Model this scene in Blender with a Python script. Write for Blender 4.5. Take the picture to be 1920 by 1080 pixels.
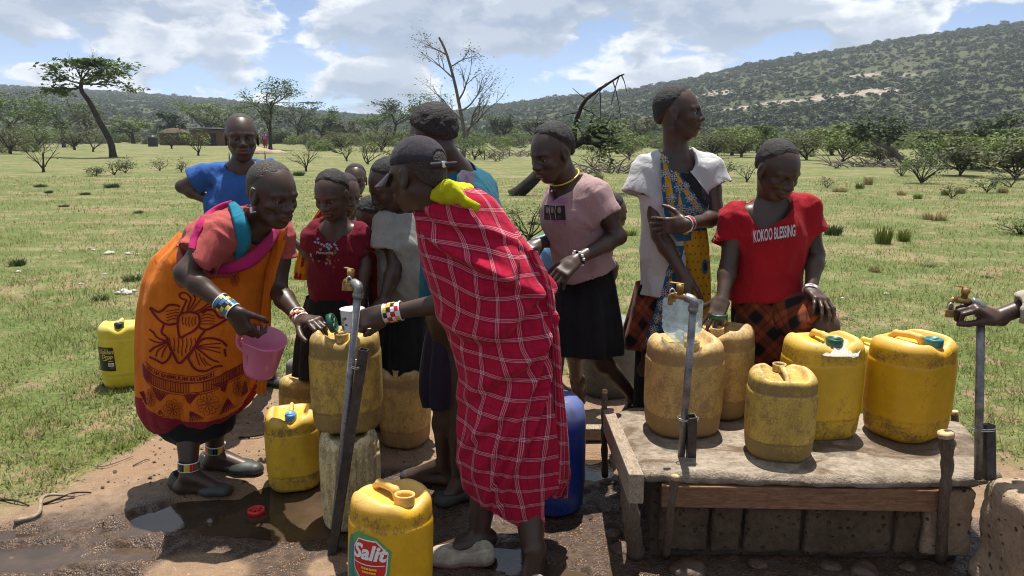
import bpy, bmesh, math, random
import numpy as np
from mathutils import Vector, Matrix
from mathutils.bvhtree import BVHTree

for _o in list(bpy.data.objects):
    bpy.data.objects.remove(_o)
SC = bpy.context.scene
COL = SC.collection
random.seed(7)
RNG = np.random.default_rng(11)

# ------------------------------------------------------------------ camera
CAM_H, FPX, HORIZON = 1.45, 1400.0, 252.0
PITCH = math.atan((540 - HORIZON) / FPX)
cam_data = bpy.data.cameras.new('camera')
cam_data.sensor_width = 36.0
cam_data.lens = FPX / 1920 * 36.0
cam_data.clip_start = 0.05
cam_data.clip_end = 6000
cam = bpy.data.objects.new('camera', cam_data)
cam.location = (0, 0, CAM_H)
cam.rotation_euler = (math.pi / 2 - PITCH, 0, 0)
COL.objects.link(cam)
SC.camera = cam
CP, SP = math.cos(PITCH), math.sin(PITCH)

def W(px, py, Y):
    """world point seen at photo pixel (px, py) at ground distance Y from the photographer"""
    u, v = (px - 960) / FPX, (540 - py) / FPX
    dy, dz = CP + v * SP, -SP + v * CP
    t = Y / dy
    return np.array((u * t, Y, CAM_H + dz * t))

def G(px, py, z=0.0):
    """world point on the level z seen at photo pixel"""
    u, v = (px - 960) / FPX, (540 - py) / FPX
    dy, dz = CP + v * SP, -SP + v * CP
    t = (z - CAM_H) / dz
    return np.array((u * t, dy * t, z))

def PXM(Y, z=1.0):
    """photo pixels per metre for something at distance Y and height z"""
    return FPX / (Y * CP + (CAM_H - z) * SP)

# ------------------------------------------------------------------ sun, sky, exposure
SUN_ELEV, SUN_AZ = math.radians(76), math.radians(9)      # azimuth: from +Y (straight ahead) towards +X
SUN_DIR = np.array((math.cos(SUN_ELEV) * math.sin(SUN_AZ), math.cos(SUN_ELEV) * math.cos(SUN_AZ), math.sin(SUN_ELEV)))
sun_data = bpy.data.lights.new('sun', 'SUN')
sun_data.energy = 5.0
sun_data.angle = math.radians(0.53)
sun_data.color = (1.0, 0.96, 0.89)
sun = bpy.data.objects.new('sun', sun_data)
sun.rotation_euler = Vector(-SUN_DIR).to_track_quat('-Z', 'Y').to_euler()
sun.location = (0, 0, 30)
COL.objects.link(sun)

SC.render.engine = 'CYCLES'
SC.cycles.use_denoising = True
try:
    SC.cycles.denoiser = 'OPENIMAGEDENOISE'
except Exception:
    pass
SC.cycles.filter_width = 1.05
SC.cycles.max_bounces = 6
SC.cycles.diffuse_bounces = 3
SC.cycles.glossy_bounces = 3
SC.cycles.transmission_bounces = 6
SC.cycles.transparent_max_bounces = 8
SC.cycles.volume_bounces = 0
SC.cycles.caustics_reflective = False
SC.cycles.caustics_refractive = False
SC.cycles.sample_clamp_indirect = 6.0
SC.view_settings.view_transform = 'Standard'
SC.view_settings.look = 'None'
SC.view_settings.gamma = 1.0
SC.view_settings.use_curve_mapping = False
SC.view_settings.exposure = 0.80

# ------------------------------------------------------------------ node helper
class NT:
    def __init__(self, tree):
        self.t = tree
        tree.nodes.clear()
    def n(self, typ, ins=None, **props):
        nd = self.t.nodes.new(typ)
        for k, v in props.items():
            setattr(nd, k, v)
        for k, v in (ins or {}).items():
            sock = nd.inputs[k]
            if hasattr(v, 'links') or hasattr(v, 'is_linked'):
                self.t.links.new(v, sock)
            elif v is not None:
                if hasattr(sock, 'default_value'):
                    try:
                        sock.default_value = v
                    except Exception:
                        if isinstance(v, (tuple, list)) and len(v) == 3:
                            sock.default_value = (*v, 1)
                        else:
                            raise
        return nd
    def link(self, a, b):
        self.t.links.new(a, b)
    def m(self, op, a, b=0.0, c=None, clamp=False):
        ins = {0: a, 1: b}
        if c is not None:
            ins[2] = c
        nd = self.n('ShaderNodeMath', ins, operation=op)
        nd.use_clamp = clamp
        return nd.outputs[0]
    def vm(self, op, a, b=(0, 0, 0)):
        return self.n('ShaderNodeVectorMath', {0: a, 1: b}, operation=op).outputs[0]
    def mix(self, f, a, b, blend='MIX'):
        nd = self.t.nodes.new('ShaderNodeMix')
        nd.data_type = 'RGBA'
        nd.blend_type = blend
        for idx, v in ((0, f), (6, a), (7, b)):
            s = nd.inputs[idx]
            if hasattr(v, 'is_linked'):
                self.t.links.new(v, s)
            else:
                s.default_value = v if idx == 0 else (*v[:3], 1)
        return nd.outputs[2]
    def ramp(self, f, lo, hi, a=0.0, b=1.0, smooth=True):
        nd = self.n('ShaderNodeMapRange', {0: f, 1: lo, 2: hi, 3: a, 4: b},
                    interpolation_type='SMOOTHSTEP' if smooth else 'LINEAR')
        nd.clamp = True
        return nd.outputs[0]
    def noise(self, vec, scale, detail=4, rough=0.55, dist=0.0, out=0):
        return self.n('ShaderNodeTexNoise', {'Vector': vec, 'Scale': scale, 'Detail': detail, 'Roughness': rough, 'Distortion': dist}).outputs[out]
    def mapping(self, vec, scale=(1, 1, 1), rot=(0, 0, 0), loc=(0, 0, 0)):
        return self.n('ShaderNodeMapping', {'Vector': vec, 'Location': loc, 'Rotation': rot, 'Scale': scale}).outputs[0]
    def sep(self, vec):
        return self.n('ShaderNodeSeparateXYZ', {0: vec}).outputs
    def comb(self, x, y, z=0.0):
        return self.n('ShaderNodeCombineXYZ', {0: x, 1: y, 2: z}).outputs[0]

MATS = {}
def material(name):
    m = bpy.data.materials.new(name)
    m.use_nodes = True
    t = NT(m.node_tree)
    MATS[name] = m
    return m, t

def finish(t, color, rough=0.6, spec=0.4, bump=None, bump_s=0.3, bump_d=0.01, metal=0.0, **extra):
    ins = {'Base Color': color, 'Roughness': rough, 'Specular IOR Level': spec, 'Metallic': metal}
    ins.update(extra)
    b = t.n('ShaderNodeBsdfPrincipled', ins)
    if bump is not None:
        bn = t.n('ShaderNodeBump', {'Strength': bump_s, 'Distance': bump_d, 'Height': bump})
        t.link(bn.outputs[0], b.inputs['Normal'])
    o = t.n('ShaderNodeOutputMaterial')
    t.link(b.outputs[0], o.inputs[0])
    return b

def simple_mat(name, col, rough=0.6, spec=0.4, var=0.25, scale=20.0, bump=0.0, metal=0.0, coord='Object', **extra):
    """plain colour with uneven tone and fine relief"""
    m, t = material(name)
    co = t.n('ShaderNodeTexCoord').outputs[coord]
    n1 = t.noise(co, scale, 5, 0.6)
    n2 = t.noise(co, scale * 5, 3, 0.6)
    f = t.m('ADD', t.m('MULTIPLY', n1, 0.7), t.m('MULTIPLY', n2, 0.3))
    f = t.ramp(f, 0.3, 0.7)
    c = t.mix(f, tuple(x * (1 - var) for x in col), tuple(min(1, x * (1 + var)) for x in col))
    finish(t, c, rough, spec, bump=n2 if bump else None, bump_s=bump, bump_d=0.004, metal=metal, **extra)
    return m

# ------------------------------------------------------------------ object helpers
def mesh_obj(name, verts, faces, mat=None, parent=None, smooth=True, uv=None, attrs=None):
    me = bpy.data.meshes.new(name)
    verts = np.asarray(verts, dtype=np.float32)
    if isinstance(faces, np.ndarray):
        nf, k = faces.shape
        me.vertices.add(len(verts))
        me.vertices.foreach_set('co', verts.ravel())
        me.loops.add(nf * k)
        me.loops.foreach_set('vertex_index', faces.astype(np.int32).ravel())
        me.polygons.add(nf)
        me.polygons.foreach_set('loop_start', np.arange(0, nf * k, k, dtype=np.int32))
        try:
            me.polygons.foreach_set('loop_total', np.full(nf, k, dtype=np.int32))
        except Exception:
            pass
    else:
        me.from_pydata([tuple(map(float, v)) for v in verts], [], faces)
    me.update(calc_edges=True)
    if smooth:
        me.polygons.foreach_set('use_smooth', np.ones(len(me.polygons), dtype=bool))
    if uv is not None:
        li = np.zeros(len(me.loops), dtype=np.int32)
        me.loops.foreach_get('vertex_index', li)
        ul = me.uv_layers.new(name='UVMap')
        ul.data.foreach_set('uv', np.asarray(uv, dtype=np.float32)[li].ravel())
    for k, v in (attrs or {}).items():
        a = me.attributes.new(k, 'FLOAT', 'POINT')
        a.data.foreach_set('value', np.asarray(v, dtype=np.float32))
    me.validate()
    return link(name, me, mat, parent)

def link(name, me, mat=None, parent=None):
    o = bpy.data.objects.new(name, me)
    COL.objects.link(o)
    if mat is not None:
        m = MATS[mat] if isinstance(mat, str) else mat
        if not me.materials:
            me.materials.append(m)
        elif me.materials[0] != m:
            me.materials[0] = m
    if parent is not None:
        o.parent = parent
        o.matrix_parent_inverse = parent_inverse(parent)
    return o

def parent_inverse(p):
    m = Matrix.LocRotScale(p.location, p.rotation_euler, p.scale)
    if p.parent is not None:
        m = parent_inverse(p.parent).inverted() @ p.matrix_parent_inverse @ m if False else m
    return m.inverted()

def thing(name, label, cat, loc=(0, 0, 0), group=None):
    o = bpy.data.objects.new(name, None)
    o.empty_display_size = 0.1
    o.location = tuple(float(c) for c in loc)
    COL.objects.link(o)
    return tag(o, label, cat, group)

def tag(o, label=None, cat=None, group=None, kind=None):
    if label: o['label'] = label
    if cat: o['category'] = cat
    if group: o['group'] = group
    if kind: o['kind'] = kind
    return o

def copy_tree(o, parent=None):
    c = o.copy()
    COL.objects.link(c)
    c.parent = parent
    for ch in o.children:
        copy_tree(ch, c)
    return c

# ------------------------------------------------------------------ noise in numpy
_PERM = np.random.default_rng(5).permutation(256).astype(np.int64)
_PERM = np.concatenate([_PERM, _PERM])
_VAL = np.random.default_rng(6).random(256).astype(np.float32) * 2 - 1
def vnoise(p):
    """smooth value noise, p (...,3) -> (-1..1)"""
    p = np.asarray(p, dtype=np.float32)
    i = np.floor(p).astype(np.int64)
    f = p - i
    f = f * f * (3 - 2 * f)
    i &= 255
    x0, y0, z0 = i[..., 0], i[..., 1], i[..., 2]
    x1, y1, z1 = (x0 + 1) & 255, (y0 + 1) & 255, (z0 + 1) & 255
    h = lambda a, b, c: _VAL[_PERM[_PERM[_PERM[a] + b] + c]]
    fx, fy, fz = f[..., 0], f[..., 1], f[..., 2]
    a = h(x0, y0, z0) * (1 - fx) + h(x1, y0, z0) * fx
    b = h(x0, y1, z0) * (1 - fx) + h(x1, y1, z0) * fx
    c = h(x0, y0, z1) * (1 - fx) + h(x1, y0, z1) * fx
    d = h(x0, y1, z1) * (1 - fx) + h(x1, y1, z1) * fx
    return (a * (1 - fy) + b * fy) * (1 - fz) + (c * (1 - fy) + d * fy) * fz
def fbm(p, oct=4, gain=0.5):
    p = np.asarray(p, dtype=np.float32)
    s, a, tot = 0, 1.0, 0
    for _ in range(oct):
        s = s + a * vnoise(p)
        tot += a
        p = p * 2.03 + 17.7
        a *= gain
    return s / tot
def fbm2(x, y, sc, oct=4, seed=0.0):
    return fbm(np.stack([x * sc + seed, y * sc - seed * 1.7, np.full_like(x, seed * 0.37)], -1), oct)
def sstep(a, b, x):
    t = np.clip((x - a) / (b - a), 0, 1)
    return t * t * (3 - 2 * t)
def nrm(v):
    v = np.asarray(v, dtype=float)
    return v / max(1e-9, np.linalg.norm(v))

# ------------------------------------------------------------------ smooth solids: distance fields meshed with surface nets
class Field:
    def __init__(self, h):
        self.h = h
        self.prims = []
    def add(self, fn, lo, hi, k=0.0, op='u'):
        self.prims.append((fn, np.minimum(lo, hi), np.maximum(lo, hi), k, op))
    def cap(self, a, b, ra, rb=None, k=0.02, op='u', flat=None):
        """tapered limb from a to b; flat=(axis, ratio) squeezes the section along axis"""
        a, b = np.asarray(a, float), np.asarray(b, float)
        rb = ra if rb is None else rb
        ab = b - a
        L2 = max(1e-12, float(ab @ ab))
        r = max(ra, rb)
        def fn(P):
            q = P - a.astype(np.float32)
            t = np.clip((q @ ab.astype(np.float32)) / L2, 0, 1)
            q = q - t[..., None] * ab.astype(np.float32)
            rr = ra + (rb - ra) * t
            if flat is not None:
                ax = nrm(flat[0]).astype(np.float32)
                c = q @ ax
                q2 = (q * q).sum(-1) + c * c * (1 / flat[1] ** 2 - 1)
                d = np.sqrt(np.maximum(q2, 1e-12)) - rr
                return d * (flat[1] if flat[1] < 1 else 1)
            return np.sqrt((q * q).sum(-1)) - rr
        mx = r * max(1.0, flat[1] if flat else 1.0)
        self.add(fn, np.minimum(a, b) - mx, np.maximum(a, b) + mx, k, op)
    def cone(self, a, b, ra, rb, k=0.0, op='u'):
        """tapered limb with flat ends"""
        a, b = np.asarray(a, float), np.asarray(b, float)
        L = np.linalg.norm(b - a); d = (b - a) / L
        def fn(P):
            q = P - a.astype(np.float32)
            t = q @ d.astype(np.float32)
            r = np.sqrt(np.maximum((q * q).sum(-1) - t * t, 0))
            return np.maximum(r - (ra + (rb - ra) * np.clip(t / L, 0, 1)), np.maximum(-t, t - L))
        m = max(ra, rb)
        self.add(fn, np.minimum(a, b) - m, np.maximum(a, b) + m, k, op)
    def chain(self, pts, rs, k=0.02, **kw):
        for i in range(len(pts) - 1):
            self.cap(pts[i], pts[i + 1], rs[i], rs[i + 1], k=k, **kw)
    def ell(self, c, r, M=None, k=0.02, op='u'):
        c = np.asarray(c, float); r = np.asarray(r, float)
        Mi = np.eye(3) if M is None else np.asarray(M, float)          # columns are the local axes
        def fn(P):
            q = (P - c.astype(np.float32)) @ Mi.astype(np.float32)
            k0 = np.sqrt(((q / r) ** 2).sum(-1)) + 1e-9
            k1 = np.sqrt(((q / (r * r)) ** 2).sum(-1)) + 1e-9
            return k0 * (k0 - 1) / k1
        e = np.sqrt(((Mi * r) ** 2).sum(1))
        self.add(fn, c - e, c + e, k, op)
    def box(self, c, half, rad, M=None, k=0.0, op='u'):
        c = np.asarray(c, float); half = np.asarray(half, float)
        Mi = np.eye(3) if M is None else np.asarray(M, float)
        def fn(P):
            q = np.abs((P - c.astype(np.float32)) @ Mi.astype(np.float32)) - (half - rad)
            return np.sqrt((np.maximum(q, 0) ** 2).sum(-1)) + np.minimum(q.max(-1), 0) - rad
        e = np.abs(Mi) @ half
        self.add(fn, c - e, c + e, k, op)
    def plane(self, p, n, lo=None, hi=None, k=0.0):
        """cuts away the side the normal n points to (within the box lo..hi, else everywhere)"""
        p = np.asarray(p, float); n = nrm(n)
        def fn(P):
            return -((P - p.astype(np.float32)) @ n.astype(np.float32))
        self.add(fn, np.full(3, -1e9) if lo is None else lo, np.full(3, 1e9) if hi is None else hi, k, 'd')
    def mesh(self, lo=None, hi=None, disp=None):
        h = self.h
        us = [p for p in self.prims if p[4] == 'u']
        if lo is None:
            lo = np.min([p[1] for p in us], 0) - 2 * h
        if hi is None:
            hi = np.max([p[2] for p in us], 0) + 2 * h
        lo = np.asarray(lo, float); hi = np.asarray(hi, float)
        n = np.maximum(3, np.ceil((hi - lo) / h).astype(int) + 1)
        D = np.full(n, 1.0, dtype=np.float32)
        ax = [(lo[i] + h * np.arange(n[i])).astype(np.float32) for i in range(3)]
        for fn, a, b, k, op in self.prims:
            mg = k + 2.5 * h
            i0 = np.clip(np.floor((a - mg - lo) / h).astype(np.float64), 0, n).astype(int)
            i1 = np.clip(np.ceil((b + mg - lo) / h).astype(np.float64) + 1, 0, n).astype(int)
            if np.any(i1 <= i0):
                continue
            sl = tuple(slice(i0[j], i1[j]) for j in range(3))
            P = np.stack(np.meshgrid(*[ax[j][sl[j]] for j in range(3)], indexing='ij'), -1)
            d = fn(P).astype(np.float32)
            cur = D[sl]
            if op == 'u':
                if k > 0:
                    hh = np.maximum(k - np.abs(cur - d), 0) / k
                    D[sl] = np.minimum(cur, d) - hh * hh * k * 0.25
                else:
                    D[sl] = np.minimum(cur, d)
            else:
                d = -d
                if k > 0:
                    hh = np.maximum(k - np.abs(cur - d), 0) / k
                    D[sl] = np.maximum(cur, d) + hh * hh * k * 0.25
                else:
                    D[sl] = np.maximum(cur, d)
        if disp is not None:
            near = np.abs(D) < 0.05
            idx = np.argwhere(near)
            P = lo + idx * h
            D[near] += disp(P).astype(np.float32)
        return surface_nets(D, lo, h)

def surface_nets(D, lo, h):
    s = D < 0
    n = np.array(D.shape)
    c = np.zeros(n - 1, dtype=np.uint8)
    for dx in (0, 1):
        for dy in (0, 1):
            for dz in (0, 1):
                c += s[dx:n[0] - 1 + dx, dy:n[1] - 1 + dy, dz:n[2] - 1 + dz]
    act = (c > 0) & (c < 8)
    idx = np.argwhere(act)
    if len(idx) == 0:
        return np.zeros((0, 3)), np.zeros((0, 4), int)
    vid = np.full(n - 1, -1, dtype=np.int64)
    vid[act] = np.arange(len(idx))
    acc = np.zeros((len(idx), 3)); cnt = np.zeros(len(idx))
    cor = [(0, 0, 0), (1, 0, 0), (0, 1, 0), (1, 1, 0), (0, 0, 1), (1, 0, 1), (0, 1, 1), (1, 1, 1)]
    val = [D[idx[:, 0] + a, idx[:, 1] + b, idx[:, 2] + e] for a, b, e in cor]
    for i, j in ((0, 1), (2, 3), (4, 5), (6, 7), (0, 2), (1, 3), (4, 6), (5, 7), (0, 4), (1, 5), (2, 6), (3, 7)):
        a, b = val[i], val[j]
        cr = (a < 0) != (b < 0)
        t = np.where(cr, a / np.where(cr, a - b, 1), 0)
        p = np.array(cor[i], float) + t[:, None] * (np.array(cor[j], float) - np.array(cor[i], float))
        acc += np.where(cr[:, None], p, 0)
        cnt += cr
    V = lo + (idx + acc / cnt[:, None]) * h
    F = []
    for axis in range(3):
        o1, o2 = (axis + 1) % 3, (axis + 2) % 3
        sl0 = [slice(None)] * 3; sl1 = [slice(None)] * 3
        sl0[axis] = slice(0, n[axis] - 1); sl1[axis] = slice(1, n[axis])
        sl0[o1] = sl1[o1] = slice(1, n[o1] - 1)
        sl0[o2] = sl1[o2] = slice(1, n[o2] - 1)
        a, b = s[tuple(sl0)], s[tuple(sl1)]
        e = np.argwhere(a != b)
        if not len(e):
            continue
        e[:, o1] += 1; e[:, o2] += 1
        flip = s[e[:, 0], e[:, 1], e[:, 2]]
        def cell(d1, d2):
            q = e.copy(); q[:, o1] += d1; q[:, o2] += d2
            return vid[q[:, 0], q[:, 1], q[:, 2]]
        quad = np.stack([cell(-1, -1), cell(0, -1), cell(0, 0), cell(-1, 0)], 1)
        quad[~flip] = quad[~flip][:, ::-1]
        F.append(quad)
    F = np.concatenate(F)
    F = F[(F >= 0).all(1)]
    return V, F

def merge_meshes(parts):
    V, F, off = [], [], 0
    for v, f in parts:
        V.append(v); F.append(f + off); off += len(v)
    return np.concatenate(V), np.concatenate(F)

def vertex_normals(V, F):
    V = np.asarray(V); N = np.zeros_like(V)
    fn = np.cross(V[F[:, 2]] - V[F[:, 0]], V[F[:, -1]] - V[F[:, 1]])
    for k in range(F.shape[1]):
        np.add.at(N, F[:, k], fn)
    return N / np.maximum(1e-12, np.linalg.norm(N, axis=1))[:, None]

# ------------------------------------------------------------------ tubes and lofts
def frames(pts):
    pts = np.asarray(pts, float)
    T = np.gradient(pts, axis=0)
    T /= np.maximum(1e-9, np.linalg.norm(T, axis=1))[:, None]
    up = np.array((0, 0, 1.0)) if abs(T[0][2]) < 0.9 else np.array((1.0, 0, 0))
    U = []
    u = nrm(np.cross(up, T[0]))
    for t in T:
        u = nrm(u - t * (u @ t))
        U.append(u)
    U = np.array(U)
    return T, U, np.cross(T, U)

def tube(pts, rad, seg=8, cap=True):
    pts = np.asarray(pts, float)
    n = len(pts)
    rad = np.broadcast_to(np.asarray(rad, float), (n,)) if np.ndim(rad) < 2 else rad
    T, U, B = frames(pts)
    th = np.linspace(0, 2 * np.pi, seg, endpoint=False)
    V = (pts[:, None] + rad[:, None, None] * (np.cos(th)[None, :, None] * U[:, None] + np.sin(th)[None, :, None] * B[:, None])).reshape(-1, 3)
    i = np.arange(n - 1)[:, None] * seg; j = np.arange(seg)[None]
    F = np.stack([i + j, i + (j + 1) % seg, i + seg + (j + 1) % seg, i + seg + j], -1).reshape(-1, 4)
    if cap:
        V = np.concatenate([V, pts[:1], pts[-1:]])
        a, b = n * seg, n * seg + 1
        k = np.arange(seg)
        c0 = np.stack([np.full(seg, a), (k + 1) % seg, k, np.full(seg, a)], 1)
        c1 = np.stack([np.full(seg, b), (n - 1) * seg + k, (n - 1) * seg + (k + 1) % seg, np.full(seg, b)], 1)
        # triangles written as degenerate quads are avoided: use tiny end rings instead
        V = V[:-2]
        r0 = V[:seg] * 0.02 + pts[0] * 0.98
        r1 = V[-seg:] * 0.02 + pts[-1] * 0.98
        m = len(V)
        V = np.concatenate([V, r0, r1])
        k1 = (k + 1) % seg
        F = np.concatenate([F, np.stack([k1, k, m + k, m + k1], 1),
                            np.stack([(n - 1) * seg + k, (n - 1) * seg + k1, m + seg + k1, m + seg + k], 1)])
    return V, F

def smooth_path(ctrl, n=24):
    """Catmull-Rom through the control points"""
    c = np.asarray(ctrl, float)
    c = np.concatenate([[2 * c[0] - c[1]], c, [2 * c[-1] - c[-2]]])
    out = []
    m = len(c) - 3
    for s in np.linspace(0, m, n):
        i = min(int(s), m - 1); t = s - i
        p0, p1, p2, p3 = c[i:i + 4]
        out.append(0.5 * ((2 * p1) + (-p0 + p2) * t + (2 * p0 - 5 * p1 + 4 * p2 - p3) * t * t + (-p0 + 3 * p1 - 3 * p2 + p3) * t ** 3))
    return np.array(out)

def lathe(profile, seg=24, center=(0, 0, 0), M=None):
    """profile: list of (radius, z)"""
    pr = np.asarray(profile, float)
    th = np.linspace(0, 2 * np.pi, seg, endpoint=False)
    V = np.stack([pr[:, 0:1] * np.cos(th), pr[:, 0:1] * np.sin(th), np.repeat(pr[:, 1:2], seg, 1)], -1).reshape(-1, 3)
    n = len(pr)
    i = np.arange(n - 1)[:, None] * seg; j = np.arange(seg)[None]
    F = np.stack([i + j, i + (j + 1) % seg, i + seg + (j + 1) % seg, i + seg + j], -1).reshape(-1, 4)
    if M is not None:
        V = V @ np.asarray(M, float).T
    return V + np.asarray(center, float), F

def grid_faces(n, m, wrap=False):
    i = np.arange(n - 1)[:, None] * m
    j = np.arange(m if wrap else m - 1)[None]
    j1 = (j + 1) % m
    return np.stack([i + j, i + j1, i + m + j1, i + m + j], -1).reshape(-1, 4)

def rot_between(fwd, up=(0, 0, 1)):
    """columns: right, forward, up"""
    f = nrm(fwd)
    u = np.asarray(up, float)
    r = nrm(np.cross(f, u))
    return np.stack([r, f, np.cross(r, f)], 1)
# ------------------------------------------------------------------ sky with broken cumulus
world = bpy.data.worlds.new('World')
SC.world = world
world.use_nodes = True
def build_world():
    t = NT(world.node_tree)
    sky = t.n('ShaderNodeTexSky', sky_type='NISHITA')
    sky.sun_disc = False
    sky.sun_elevation = SUN_ELEV
    sky.sun_rotation = SUN_AZ
    sky.altitude = 1800
    sky.air_density = 0.65
    sky.dust_density = 0.0
    sky.ozone_density = 4.0
    d = t.n('ShaderNodeTexCoord').outputs['Generated']
    sx, sy, sz = t.sep(d)
    # cloud field: bodies (large) and billows (small); the field is denser higher up, where one looks at the bases
    p = t.comb(sx, sy, t.m('MULTIPLY', sz, 2.0))
    p = t.vm('ADD', p, SKY_OFF)
    wz = t.noise(p, 14.0, 4, 0.55, out=1)
    pw = t.vm('ADD', p, t.vm('MULTIPLY', t.vm('SUBTRACT', wz, (0.5, 0.5, 0.5)), (0.045, 0.045, 0.045)))
    high = t.m('MULTIPLY', t.ramp(sz, 0.06, 0.22), 0.07)
    def field(v):
        big = t.noise(v, 3.6, 2, 0.5)
        bil = t.noise(v, 10.0, 6, 0.56)
        return t.m('ADD', t.m('ADD', big, high), t.m('MULTIPLY', t.m('SUBTRACT', bil, 0.5), 0.62))
    dens = field(pw)
    cov = t.ramp(dens, 0.440, 0.505)
    # light: the same field sampled a little nearer the sun
    dens2 = field(t.vm('ADD', pw, (0.006, 0.010, 0.040)))
    lit = t.ramp(t.m('SUBTRACT', dens, dens2), -0.075, 0.055)
    thick = t.ramp(dens, 0.48, 0.63)
    shade = t.m('MULTIPLY', t.m('ADD', t.m('MULTIPLY', lit, 0.85), 0.15), t.m('SUBTRACT', 1.0, t.m('MULTIPLY', thick, 0.70)))
    ccol = t.mix(shade, CLOUD_DARK, CLOUD_LIGHT)
    c0 = t.n('ShaderNodeBackground', {'Color': sky.outputs[0], 'Strength': SKY_STRENGTH})
    c1 = t.n('ShaderNodeBackground', {'Color': ccol, 'Strength': CLOUD_STRENGTH})
    mx = t.n('ShaderNodeMixShader', {0: cov, 1: c0.outputs[0], 2: c1.outputs[0]})
    o = t.n('ShaderNodeOutputWorld')
    t.link(mx.outputs[0], o.inputs[0])
SKY_OFF = (3.1, 1.7, 0.4)
SKY_STRENGTH = 0.084
CLOUD_STRENGTH = 0.66
CLOUD_DARK = (0.21, 0.295, 0.44)
CLOUD_LIGHT = (0.98, 0.99, 1.0)
build_world()

# ------------------------------------------------------------------ ground
BARE_X = [-6, -2.6, -2.05, -1.85, -1.75, -1.3, -0.5, 0.42, 0.75, 1.2, 2.2, 3.0, 6]
BARE_Y = [1.6, 2.3, 2.75, 3.1, 3.55, 4.2, 4.7, 4.6, 4.1, 3.9, 3.25, 2.6, 2.0]
WET_X = [-6, -2.6, -2.0, -1.5, -1.0, -0.5, 0.0, 0.35, 0.6, 2.2, 6]
WET_Y = [2.0, 2.36, 2.58, 2.72, 2.88, 3.08, 3.16, 3.25, 3.0, 2.5, 1.5]
PUDDLES = []
for px, py, rx, ry in [(375, 965, .28, .14), (470, 975, .26, .12), (560, 935, .22, .14), (545, 985, .22, .10),
                       (75, 1040, .24, .09), (215, 1000, .14, .045), (235, 1035, .15, .06), (110, 1085, .26, .05), (20, 1000, .12, .05), (940, 1040, .14, .07),
                       (1010, 1065, .1, .05), (1105, 870, .12, .12), (850, 850, .05, .10), (1065, 1075, .08, .04)]:
    g = G(px, py)
    PUDDLES.append((g[0], g[1], rx, ry))
WATER_Z = -0.014
def bare_mask(x, y):
    e = np.interp(x, BARE_X, BARE_Y) - y + 0.35 * fbm2(x, y, 1.6, 4, 3.1) + 0.16 * fbm2(x, y, 9.0, 3, 1.1)
    return sstep(-0.22, 0.22, e)
def wet_mask(x, y):
    e = np.interp(x, WET_X, WET_Y) - y + 0.25 * fbm2(x, y, 2.5, 4, 7.1)
    w = sstep(-0.16, 0.10, e)
    for px, py, r in ((370, 1075, .22), (620, 1060, .10)):
        g = G(px, py)
        dd = np.sqrt((x - g[0]) ** 2 + ((y - g[1]) * 1.3) ** 2) + 0.08 * fbm2(x, y, 7, 3, 2.2)
        w = w * (1 - 0.9 * sstep(r, r * 0.45, dd))
    return w
def puddle_mask(x, y):
    m = np.zeros_like(x)
    wob = 0.42 * fbm2(x, y, 5.0, 4, 9.3)
    for cx, cy, rx, ry in PUDDLES:
        q = np.sqrt(((x - cx) / rx) ** 2 + ((y - cy) / ry) ** 2) + wob
        m = np.maximum(m, sstep(1.25, 0.7, q))
    return m
def ground_h(x, y):
    x = np.asarray(x, dtype=np.float32); y = np.asarray(y, dtype=np.float32)
    far = sstep(6, 40, y)
    h = 0.010 * fbm2(x, y, 1.3, 3, 0.3) + far * (0.22 * fbm2(x, y, 0.09, 3, 4.0))
    b = bare_mask(x, y); w = wet_mask(x, y)
    lump = fbm2(x, y, 6.5, 4, 5.5)
    h = h + b * 0.004 * fbm2(x, y, 14, 3, 2.0)
    h = h + w * (0.010 * lump + 0.012 * np.abs(fbm2(x, y, 15, 3, 8.2)) - 0.004)
    # churned mud at the left
    churn = sstep(-0.95, -1.25, x + 0.1 * fbm2(x, y, 3, 2, 1)) * sstep(2.75, 2.55, y) * w
    h = h + churn * (0.058 * np.maximum(0, fbm2(x, y, 5.5, 4, 6.6)) ** 1.0 + 0.012 * fbm2(x, y, 22, 3, 4.1))
    p = puddle_mask(x, y)
    h = h * (1 - 0.75 * p) - 0.030 * p + p * churn * 0.018 * np.maximum(0, fbm2(x, y, 9, 3, 3.3) * 2)
    return h
def axis_pts(a, b, step, lo, hi, grow):
    mid = np.arange(a, b + 1e-6, step)
    up, s = [b], step
    while up[-1] < hi:
        s *= grow; up.append(up[-1] + s)
    dn, s = [a], step
    while dn[-1] > lo:
        s *= grow; dn.append(dn[-1] - s)
    return np.concatenate([dn[:0:-1], mid, up[1:]])
def build_ground():
    gx = axis_pts(-2.7, 2.5, 0.022, -1500, 1500, 1.13)
    gy = axis_pts(1.85, 4.4, 0.020, -120, 1600, 1.11)
    X, Y = np.meshgrid(gx, gy, indexing='xy')
    Z = ground_h(X, Y)
    V = np.stack([X, Y, Z], -1).reshape(-1, 3)
    F = grid_faces(len(gy), len(gx))
    o = mesh_obj('ground', V, F, 'ground', attrs={'bare': bare_mask(X, Y).ravel(), 'wet': wet_mask(X, Y).ravel(), 'puddle': puddle_mask(X, Y).ravel()})
    tag(o, kind='structure')
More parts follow.
